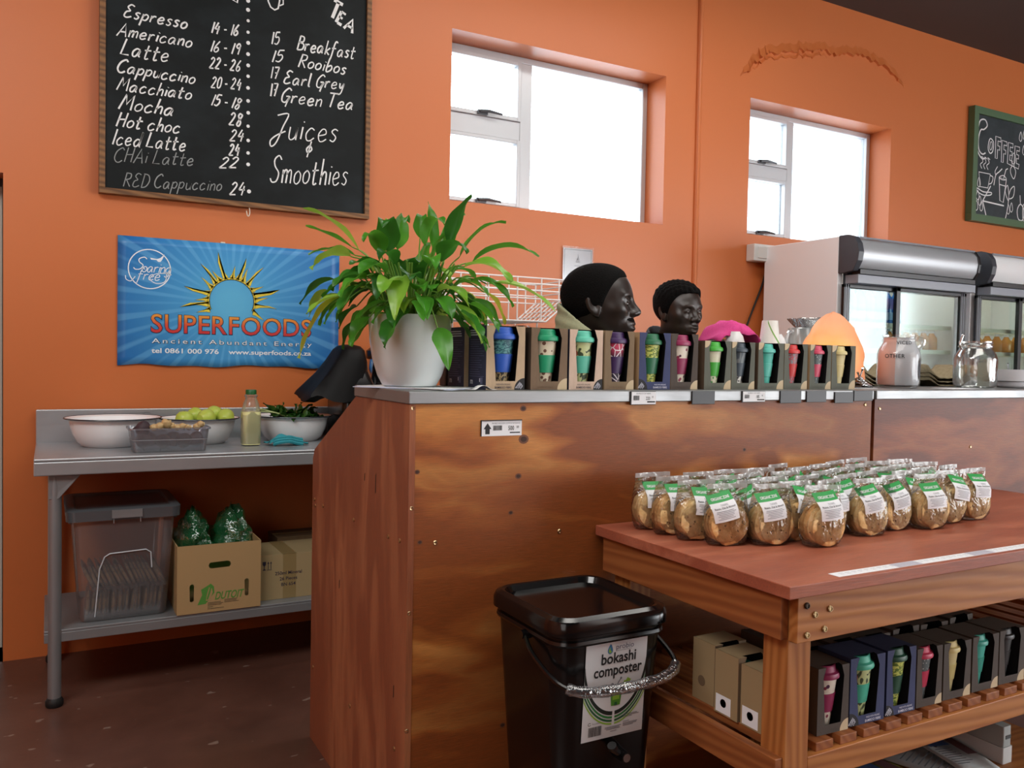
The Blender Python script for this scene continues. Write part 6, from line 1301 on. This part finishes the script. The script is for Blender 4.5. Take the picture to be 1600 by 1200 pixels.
def wrap(m, body, size, R_, z, a0, mt=0):
    vs, fs, x0, x1 = _text(body, .01, 1.1)
    m.add([(R_*math.cos(a0+(v.x-x0)*size/R_), R_*math.sin(a0+(v.x-x0)*size/R_), z+v.y*size) for v in vs], fs, mt)
b = MB(); wrap(b, 'VICED', .019, .0785*.775, .872*h-.012, R(-122)); wrap(b, 'OTHER', .021, .0786, .115, R(-150)); wrap(b, 'LY', .017, .0786*.96, .142, R(-48))
for z in np.linspace(.035, .105, 8): wrap(b, 'l', .012, .0786, float(z), R(-20))
pts = [(.0788*math.cos(R(-28)+.42*math.cos(a)), .0788*math.sin(R(-28)+.42*math.cos(a)), .075+.042*math.sin(a)) for a in np.linspace(0, 2*math.pi, 20)[:-1]]; b.add(pts, [tuple(range(19))], 0)
b.build('jar_lettering', mat('dark_jar_print', '#2B2E35', .5), t)
b = MB(); b.tube(catmull([(.072, .0, .15), (.088, 0, .165), (.092, 0, .186), (.07, 0, .19)], 4), .008, 10); b.build('jar_lug', JG, t)
t = jar(3.362, 2.145, .082, .192, 'empty clear glass jar with a wire hook, right of the paper-lined jar', m_film('clear_jar_glass', '#F2F7F5', .22, .05, .25, 9))
b = MB(); b.tube(catmull([(-.058, -.01, .155), (-.070, -.01, .175), (-.064, -.01, .20), (-.060, -.01, .212)], 4), .0042, 8); b.ball((-.060, -.01, .215), .006, 10, 6); b.build('wire_bail', CHROME, t)
b = MB(); b.box(.005, -.012, .006, .055, -.010, .105); b.build('paper_slip', mat('pale_olive_paper', '#A9AB98', .7), t)
t = thing('ramekin', 'white ramekin with a teaspoon beside the empty glass jar', 'ramekin', (3.617, 2.14, Z2))
b = MB(); b.lathe([(.001, .002), (.058, .002), (.062, .006), (.065, .012), (.067, .026), (.073, .030), (.0745, .07), (.0745, .078), (.071, .078), (.069, .03), (.001, .012)], 36); b.build('ramekin_body', mat('grey_white_glaze', '#D5D6DB', .25), t)
t = thing('teaspoon', 'steel teaspoon leaning in the white ramekin', 'spoon', (3.60, 2.14, Z2+.02)); b = MB(); b.tube([(0, 0, 0), (-.02, -.005, .05), (-.035, -.01, .085)], [.0025, .0025, .004], 8, flatten=.5); b.build('spoon_handle', CHROME, t); b = MB(); b.ball((.008, 0, -.004), (.016, .011, .004), 12, 6); b.build('spoon_bowl', CHROME, t)
def m_pulp():
    t = NT('moulded_pulp'); n = t.noise(t.coord(), 60, 4); t.p(Base_Color=t.mix(n, rgb('#7A6E52'), rgb('#A2967A')), Roughness=.95); t.bump(n, .5, .004); return t.m
PULP = m_pulp()
for k, (z0, dz, l) in enumerate(((0, .0, 'lowest moulded brown cup carrier in the stack behind the glass jars'), (.016, .0, 'second moulded brown cup carrier in the stack behind the glass jars'), (.032, .0, 'topmost moulded brown cup carrier in the stack behind the glass jars'))):
    g = []
    for i in range(61):
        u = i/60; x = -.42+.84*u; row = []
        for j in range(13):
            v = j/12; y = -.09+.17*v; c_ = .5+.5*math.cos(2*math.pi*(u*2.0+.5)); prof_ = max(0, min(1, (c_-.25)/.5)); z = .004+.056*(1-prof_ if v > .1 else (1-prof_)*(v/.1*.3+.7))
            if v < .04: z *= .6
            row.append((x, y, z+.003*noise.noise((x*40, y*40, 1))))
        g.append(row)
    b = MB(); b.loft(g, 0, None, True, (False, False), closed=False); o = b.build('cup_carrier', PULP, loc=(3.24, 2.40, Z2+z0), solid=.004); tag(o, l, 'cup carrier', 'moulded cup carriers')
t = thing('spoon_bundle', 'shiny steel spoons lying in a heap beside the last boxed cup', 'spoons', (2.625, 2.115, Z2))
for i in range(5):
    b = MB(); a = R(-10+i*14); M = Matrix.Translation((0, 0, .006+.0085*i)) @ Matrix.Rotation(a, 4, 'Z') @ Matrix.Rotation(R(6*i), 4, 'Y')
    b.ball((.03, 0, .004), (.024, .016, .006), 14, 8, 0, M); b.tube([(.01, 0, .004), (-.05, 0, .002), (-.075, 0, .004)], [.003, .003, .005], 8, 0, M, flatten=.5); b.build('spoon', CHROME, t)
b = MB(); b.box(-.05, -.02, .0, .05, .012, .006); b.build('black_clip', BLACKP, t, bevel=.002)
t = thing('folded_paper', 'folded pale pink paper standing right of the cream cup box', 'paper', (2.548, 2.13, Z2)); b = MB(); b.add([(-.025, -.03, 0), (.045, -.02, 0), (.022, .015, .068), (-.03, .01, .07), (-.025, .05, 0), (.05, .05, 0)], [(0, 1, 2, 3), (3, 2, 5, 4)]); b.build('sheet', mat('pale_pink_paper', '#DCC2C2', .7), t, solid=.001); b = MB(); b.box(-.02, -.06, .0002, .12, -.035, .0014); b.build('flat_sheet', WHITEP, t)
tag(MB().box(-.10, -.045, .0002, .10, .045, .0012).build('paper_sheet', WHITEP, loc=(3.12, 2.06, Z2)), 'white sheet of paper lying on the right counter between the two glass jars', 'paper')
# ---------------------------------------------------------------- two men behind the counter
def sd_ell(P, c, r):
    q = (P-np.float32(c)); r = np.float32(r); k0 = np.sqrt(((q/r)**2).sum(1)); k1 = np.sqrt(((q/(r*r))**2).sum(1)); return k0*(k0-1)/np.maximum(k1, 1e-6)
def sd_cap(P, a, b, ra, rb):
    a, b = np.float32(a), np.float32(b); d = b-a; t = np.clip(((P-a) @ d)/(d @ d), 0, 1); return np.sqrt(((P-a-t[:, None]*d)**2).sum(1))-(ra+(rb-ra)*t)
def smin(a, b, k):
    h = np.maximum(k-np.abs(a-b), 0)/k; return np.minimum(a, b)-h*h*k*.25
def smax(a, b, k): return -smin(-a, -b, k)
def surf(fn, lo, hi, h):
    """surface of a distance field as one quad mesh (coarse search, then fine cells near the surface)"""
    H = 4*h; n = [int(math.ceil((hi[i]-lo[i])/H)) for i in range(3)]
    ax = [lo[i]+H*(np.arange(n[i])+.375) for i in range(3)]
    Cp = np.stack(np.meshgrid(*ax, indexing='ij'), -1).reshape(-1, 3).astype(np.float32); D = fn(Cp)
    F = np.repeat(np.repeat(np.repeat(D.reshape(n), 4, 0), 4, 1), 4, 2).astype(np.float32)
    idx = np.argwhere((np.abs(D) < H*1.25).reshape(n)); off = np.argwhere(np.ones((4, 4, 4)))
    I = (idx[:, None, :]*4+off[None]).reshape(-1, 3); P = (np.float32(lo)+I*np.float32(h)).astype(np.float32)
    out = np.empty(len(P), np.float32)
    for s in range(0, len(P), 400000): out[s:s+400000] = fn(P[s:s+400000])
    F[I[:, 0], I[:, 1], I[:, 2]] = out
    neg = F < 0; N = F.shape; sh = tuple(x-1 for x in N)
    cnt = np.zeros(sh, np.int8)
    for d in np.ndindex(2, 2, 2): cnt += neg[d[0]:d[0]+sh[0], d[1]:d[1]+sh[1], d[2]:d[2]+sh[2]]
    A = np.argwhere((cnt > 0) & (cnt < 8)); acc = np.zeros((len(A), 3)); num = np.zeros(len(A))
    val = {d: F[A[:, 0]+d[0], A[:, 1]+d[1], A[:, 2]+d[2]] for d in np.ndindex(2, 2, 2)}
    for d in np.ndindex(2, 2, 2):
        for k in range(3):
            if d[k]: continue
            e = list(d); e[k] = 1; a, b = val[d], val[tuple(e)]; m = (a < 0) != (b < 0); t = np.where(m, a/np.where(m, a-b, 1), 0)
            p = np.tile(np.float32(d), (len(A), 1)); p[:, k] += t; acc[m] += p[m]; num[m] += 1
    V = np.float32(lo)+(A+acc/num[:, None])*h; vid = -np.ones(sh, np.int64); vid[A[:, 0], A[:, 1], A[:, 2]] = np.arange(len(A)); Q = []
    for k in range(3):
        u, v = (k+1) % 3, (k+2) % 3; s0 = [slice(None)]*3; s1 = [slice(None)]*3; s0[k] = slice(0, -1); s1[k] = slice(1, None)
        a, b = neg[tuple(s0)], neg[tuple(s1)]; E = np.argwhere(a != b); E = E[(E[:, u] > 0) & (E[:, v] > 0) & (E[:, u] < sh[u]) & (E[:, v] < sh[v]) & (E[:, k] < sh[k])]
        def g(du, dv): c = E.copy(); c[:, u] -= du; c[:, v] -= dv; return vid[c[:, 0], c[:, 1], c[:, 2]]
        q = np.stack([g(1, 1), g(0, 1), g(0, 0), g(1, 0)], 1); fl = ~a[E[:, 0], E[:, 1], E[:, 2]]; q[fl] = q[fl][:, ::-1]; Q.append(q[(q >= 0).all(1)])
    return V, np.concatenate(Q)
def mesh_of(name, V, Q, mats, parent):
    me = bpy.data.meshes.new(name); me.vertices.add(len(V)); me.vertices.foreach_set('co', V.astype(np.float32).ravel()); me.loops.add(Q.size); me.loops.foreach_set('vertex_index', Q.astype(np.int32).ravel())
    me.polygons.add(len(Q)); me.polygons.foreach_set('loop_start', np.arange(0, Q.size, 4, dtype=np.int32)); me.polygons.foreach_set('use_smooth', np.ones(len(Q), bool)); me.materials.append(mats); me.update(calc_edges=True); me.validate()
    o = bpy.data.objects.new(name, me); C.objects.link(o); o.parent = parent; return o
def m_skin(name, a, c):
    t = NT(name); n = t.noise(t.coord(), 30, 4); t.p(Base_Color=t.mix(n, rgb(a), rgb(c)), Roughness=.38, Specular_IOR_Level=.6, Subsurface_Weight=.06, Subsurface_Scale=.01); t.bump(t.noise(t.coord(), 260, 3), .12, .002); return t.m
def m_hair():
    t = NT('short_black_hair'); n = t.noise(t.coord(), 190, 3, .7); t.p(Base_Color=t.mix(n, rgb('#040404'), rgb('#0E0C0B')), Roughness=.85, Specular_IOR_Level=.12); t.bump(n, .9, .006); return t.m
HAIR = m_hair()
def person(label, hc, s, torso, head, tilt, skin, jacket, trousers, collar, eyes_down, moustache, nod=0.0, hairtop=0.0):
    """seated man; local +x is the way the chest faces; origin on the floor under the head"""
    hz = hc[2]; t = thing('person', label, 'person', (hc[0], hc[1], 0), torso)
    Rh = np.array(Matrix.Rotation(head, 3, 'Z') @ Matrix.Rotation(nod, 3, 'Y') @ Matrix.Rotation(tilt, 3, 'X'), dtype=np.float32)
    HO = np.float32((0, 0, hz))
    tohead = lambda P: ((P-HO) @ Rh)/s          # person frame -> head frame (unit head)
    tobody = lambda P: (P-HO)/s+np.float32((.05, 0, 0))
    def headf(q, ears=True):
        ay = np.abs(q[:, 1]); S_ = np.stack([q[:, 0], ay, q[:, 2]], 1)
        d = sd_ell(q, (-.014, 0, .034), (.100, .077, .086))
        d = smin(d, sd_ell(q, (.034, 0, .004), (.060, .064, .086)), .05)
        d = smin(d, sd_ell(q, (.034, 0, -.058), (.054, .053, .050)), .04)
        d = smin(d, sd_ell(q, (.072, 0, -.098), (.022, .024, .016)), .03)
        d = smin(d, sd_ell(S_, (.058, .044, -.016), (.026, .022, .018)), .025)
        d = smin(d, sd_ell(S_, (.081, .026, .024), (.014, .026, .009)), .016)
        d = smax(d, -sd_ell(S_, (.101, .033, .002), (.020, .019, .014)), .016)
        d = smin(d, sd_ell(S_, (.0775, .033, .001), (.0135, .0155, .0125)), .006)
        lid = (.0795, .033, .0088 if not eyes_down else .003); d = smin(d, sd_ell(S_, lid, (.0145, .0165, .0062 if not eyes_down else .0115)), .003)
        d = smin(d, sd_ell(S_, (.078, .033, -.010), (.0135, .0165, .005)), .004)
        d = smin(d, sd_cap(q, (.088, 0, .014), (.114, 0, -.026), .009, .0125), .014)
        d = smin(d, sd_ell(S_, (.103, .0155, -.031), (.013, .0105, .009)), .008)
        d = smax(d, -sd_ell(S_, (.110, .0085, -.041), (.008, .005, .005)), .004)
        d = smin(d, sd_ell(q, (.084, 0, -.064), (.020, .034, .022)), .016)
        d = smin(d, sd_ell(q, (.095, 0, -.0605), (.0145, .027, .0072)), .006)
        d = smin(d, sd_ell(q, (.094, 0, -.0755), (.0145, .024, .0085)), .006)
        d = smax(d, -sd_ell(q, (.111, 0, -.0675), (.010, .026, .0016)), .003)
        if not ears: return d
        e = S_.copy(); e[:, 0] += .30*(e[:, 2]+.0)-.0; ear = sd_ell(e, (-.008, .079, -.006), (.021, .0085, .034)); ear = smax(ear, -sd_ell(e, (-.003, .0885, -.004), (.0115, .008, .020)), .006); ear = smin(ear, sd_ell(S_, (.004, .074, -.032), (.010, .009, .010)), .006)
        return smin(d, ear, .008)
    hd = lambda P: headf(tohead(P))*s
    ank = max(-1.20, -hz/s+.045)
    def arms(b, o=0.0, hands=True):
        A_ = np.stack([b[:, 0], np.abs(b[:, 1]), b[:, 2]], 1)
        d = sd_cap(A_, (-.055, .168, -.265), (.01, .190, -.52), .052+o, .040+o); d = smin(d, sd_cap(A_, (.01, .190, -.52), (.205, .140, -.615), .038+o, .027+o), .02)
        return d, A_
    def trunk(b, o=0.0):
        A_ = np.stack([b[:, 0], np.abs(b[:, 1]), b[:, 2]], 1)
        d = sd_ell(b, (-.055, 0, -.39), (.112+o, .160+o, .185+o)); d = smin(d, sd_ell(b, (-.04, 0, -.58), (.110+o, .145+o, .16+o)), .06); d = smin(d, sd_ell(b, (-.045, 0, -.72), (.120+o, .160+o, .10+o)), .06)
        d = smin(d, sd_cap(A_, (-.055, .02, -.215), (-.055, .158, -.262), .048+o, .055+o), .05); return d
    def legs(b, o=0.0):
        A_ = np.stack([b[:, 0], np.abs(b[:, 1]), b[:, 2]], 1)
        d = sd_cap(A_, (-.03, .085, -.745), (.26, .175, -.900), .082+o, .058+o); d = smin(d, sd_cap(A_, (.26, .175, -.900), (.17, .17, ank+.05), .054+o, .036+o), .03); return d, A_
    def bodyf(P):
        b = tobody(P); d = hd(P)/s
        nk = sd_cap(b, (.030, 0, -.060), (-.052, 0, -.22), .052, .060); d = smin(d, nk, .035); d = smin(d, trunk(b), .05)
        a, A_ = arms(b); d = smin(d, a, .02); l, _ = legs(b); d = smin(d, l, .03)
        # hands: palm, four fingers of their own lengths, thumb
        d = smin(d, sd_ell(A_, (.247, .128, -.632), (.044, .036, .016)), .014)
        for k, (y, L_) in enumerate(((.152, .062), (.135, .072), (.118, .068), (.102, .054))):
            m_ = (.285+.45*L_, y, -.638); d = smin(d, sd_cap(A_, (.275, y, -.632), m_, .0088, .0080), .004); d = smin(d, sd_cap(A_, m_, (.285+.85*L_, y-.002, -.662), .0078, .0066), .004)
        d = smin(d, sd_cap(A_, (.232, .105, -.630), (.262, .080, -.640), .0100, .0088), .006); d = smin(d, sd_cap(A_, (.262, .080, -.640), (.288, .076, -.652), .0086, .0074), .004)
        d = smin(d, sd_ell(A_, (.225, .17, ank+.005), (.125, .042, .036)), .03)
        return d*s
    lo = np.array((-.26*s, -.40*s, hz+(ank-.05)*s)); hi = np.array((.42*s, .40*s, hz+.16*s))
    V, Q = surf(bodyf, lo, hi, .004*s); body = mesh_of('body', V, Q, skin, t)
    # hair: a cap a few millimetres above the scalp, cut at the hairline
    def hairf(P):
        q = tohead(P)
        line = np.interp(q[:, 0], [-.13, -.075, -.045, -.018, .004, .014, .026, .040, .054, .068, .10], [-.075, -.070, -.050, -.030, -.030, -.028, .002, .032, .057, .074, .083])
        d = headf(q, False)-.0012-.0058*np.clip((q[:, 2]-line)/.022, 0, 1)-hairtop*np.clip((q[:, 2]-.03)/.06, 0, 1)*(1+.5*np.sin(q[:, 0]*210)*np.sin(q[:, 1]*230+q[:, 2]*90))
        return smax(d, (line-q[:, 2])*.7, .003)*s
    c0 = np.float32((-.17, -.14, -.12))*s; c1 = np.float32((.17, .14, .16))*s
    V, Q = surf(lambda P: hairf((P @ Rh.T)+HO), c0, c1, .0038*s); V = (V @ Rh.T)+HO; mesh_of('hair', V, Q, HAIR, t)
    if moustache:
        def mf(P):
            q = tohead(P); d = headf(q)-.0013; S_ = np.stack([q[:, 0], np.abs(q[:, 1]), q[:, 2]], 1)
            r = sd_ell(S_, (.098, .012, -.0495), (.03, .026, .0070)); r = np.minimum(r, sd_ell(q, (.085, 0, -.098), (.03, .022, .012))); return smax(d, r, .003)*s
        V, Q = surf(lambda P: mf((P @ Rh.T)+HO), c0, c1, .0030*s); V = (V @ Rh.T)+HO; mesh_of('beard', V, Q, HAIR, t)
    def brow(P):
        q = tohead(P); S_ = np.stack([q[:, 0], np.abs(q[:, 1]), q[:, 2]], 1); return smax(headf(q)-.0020, sd_cap(S_, (.093, .016, .0235), (.072, .053, .0255), .0042, .0028), .002)*s
    V, Q = surf(lambda P: brow((P @ Rh.T)+HO), c0, c1, .0026*s); V = (V @ Rh.T)+HO; mesh_of('eyebrows', V, Q, HAIR, t)
    if not eyes_down:
        for sg in (-1, 1):
            b = MB(); b.ball((.0805, sg*.033, -.0015), .0131, 18, 12)
            M = Matrix.Translation((.0808, sg*.033, -.0015)) @ Matrix.Rotation(R(90), 4, 'Y'); b.lathe([(.0070, .0112), (.0048, .0127), (.001, .0134)], 14, 1, M @ Matrix.Rotation(R(22), 4, 'X'), True, (False, True))
            b.v = [tuple(Vector(Rh.tolist()[0]).dot(Vector(v))*s if False else float(np.dot(Rh[i], v))*s+float(HO[i]) for i in range(3)) for v in b.v]
            b.build('eye', [mat('eye_white', '#857A72', .2), mat('dark_iris', '#140C08', .1)], t)
    # clothes
    def jack(P):
        b = tobody(P); d = trunk(b, .016); a, A_ = arms(b, .014); a = smax(a, (A_[:, 0]-.19), .01); d = smin(d, a, .03)
        fold = .004*np.sin(b[:, 2]*70+b[:, 1]*25)*np.sin(b[:, 0]*31+1)
        d = d+fold; d = smax(d, -(b[:, 2]+.77), .01); d = smax(d, -sd_cap(b, (.03, 0, .0), (-.052, 0, -.235), .062, .066), .01); return d*s
    V, Q = surf(jack, np.array((-.24*s, -.32*s, hz-.80*s)), np.array((.30*s, .32*s, hz-.12*s)), .007*s); jk = mesh_of('jacket', V, Q, jacket, t)
    ct, k_, off, r0 = collar
    def colf(P):
        q = tohead(P) if ct else tobody(P); ring = sd_cap(q, (-.030, 0, .02), (-.058, 0, -.26), r0, r0+.016); d = np.abs(ring)-.0065
        d = d+.0025*np.sin(q[:, 2]*150+q[:, 0]*60)
        d = smax(d, q[:, 2]-(off-k_*(q[:, 0]+.11)), .005); d = smax(d, -.218-q[:, 2], .005); return d*s
    V, Q = surf(colf, np.array((-.24*s, -.20*s, hz-.34*s)), np.array((.20*s, .20*s, hz+.05*s)), .005*s); mesh_of('collar', V, Q, jacket, jk)
    def trou(P):
        b = tobody(P); l, A_ = legs(b, .012); d = smin(l, sd_ell(b, (-.045, 0, -.735), (.128, .168, .105)), .05); d = smax(d, b[:, 2]+.70, .01); d = smax(d, ank+.06-b[:, 2], .005); return d*s
    V, Q = surf(trou, np.array((-.24*s, -.40*s, hz+(ank-.02)*s)), np.array((.42*s, .40*s, hz-.62*s)), .009*s); mesh_of('trousers', V, Q, trousers, t)
    def shoe(P):
        b = tobody(P); A_ = np.stack([b[:, 0], np.abs(b[:, 1]), b[:, 2]], 1); d = sd_ell(A_, (.225, .17, ank+.006), (.135, .050, .044)); d = smax(d, ank-.03-b[:, 2], .006); return smin(d, smax(sd_cap(A_, (.17, .17, ank), (.17, .17, ank+.08), .045, .047), b[:, 2]-ank-.075, .005), .02)*s
    for y0 in (.09, -.25): V, Q = surf(shoe, np.array((.05*s, y0*s, hz+(ank-.05)*s)), np.array((.40*s, (y0+.16)*s, hz+(ank+.10)*s)), .008*s); mesh_of('shoe', V, Q, mat('black_shoe_leather', '#151415', .4), t)
    # stool
    sz = hz-.885*s; st_ = thing('bar_stool', 'wooden bar stool under the '+('left' if moustache else 'right')+' man behind the counter', 'stool', (hc[0]-.12*s*math.cos(torso), hc[1]-.12*s*math.sin(torso), 0), torso, 'bar stools behind the counter')
    b = MB(); b.lathe([(.001, sz-.035), (.10, sz-.035), (.11, sz-.025), (.11, sz-.004), (.10, sz), (.001, sz)], 28); b.build('seat', PINEX, st_)
    for a in (45, 135, 225, 315):
        b = MB(); b.tube([(-.03+.08*math.cos(R(a)), .08*math.sin(R(a)), sz-.034), (-.07+.12*math.cos(R(a)), .12*math.sin(R(a)), 0)], .014, 10); b.build('leg', PINEZ, st_)
    return t
def rayp(az_x, az_y, q): return None
SK1 = m_skin('deep_brown_skin', '#1D1512', '#2A201B'); SK2 = m_skin('dark_brown_skin', '#231914', '#32261F')
KHAKI = m_cloth('khaki_jacket', '#94977A', '#AEB08C', 160); GREYJ = m_cloth('dark_grey_jacket', '#3B3E42', '#55585C', 160); NAVYT = m_cloth('dark_trousers', '#1C1F28', '#2A2E38', 200)
person('man with very short hair and khaki collar, in profile behind the boxed cups', (1.679, 2.437, 1.492), 1.14, R(-75), R(-44+75), 0, SK1, KHAKI, NAVYT, (True, .80, .000, .088), False, True, R(-2))
person('man with short curly hair and a grey collar, looking down, the right of the two', (2.189, 2.632, 1.497), .955, R(-92), R(-85+92), R(0), SK2, GREYJ, NAVYT, (True, .50, -.070, .080), True, False, R(4), .006)
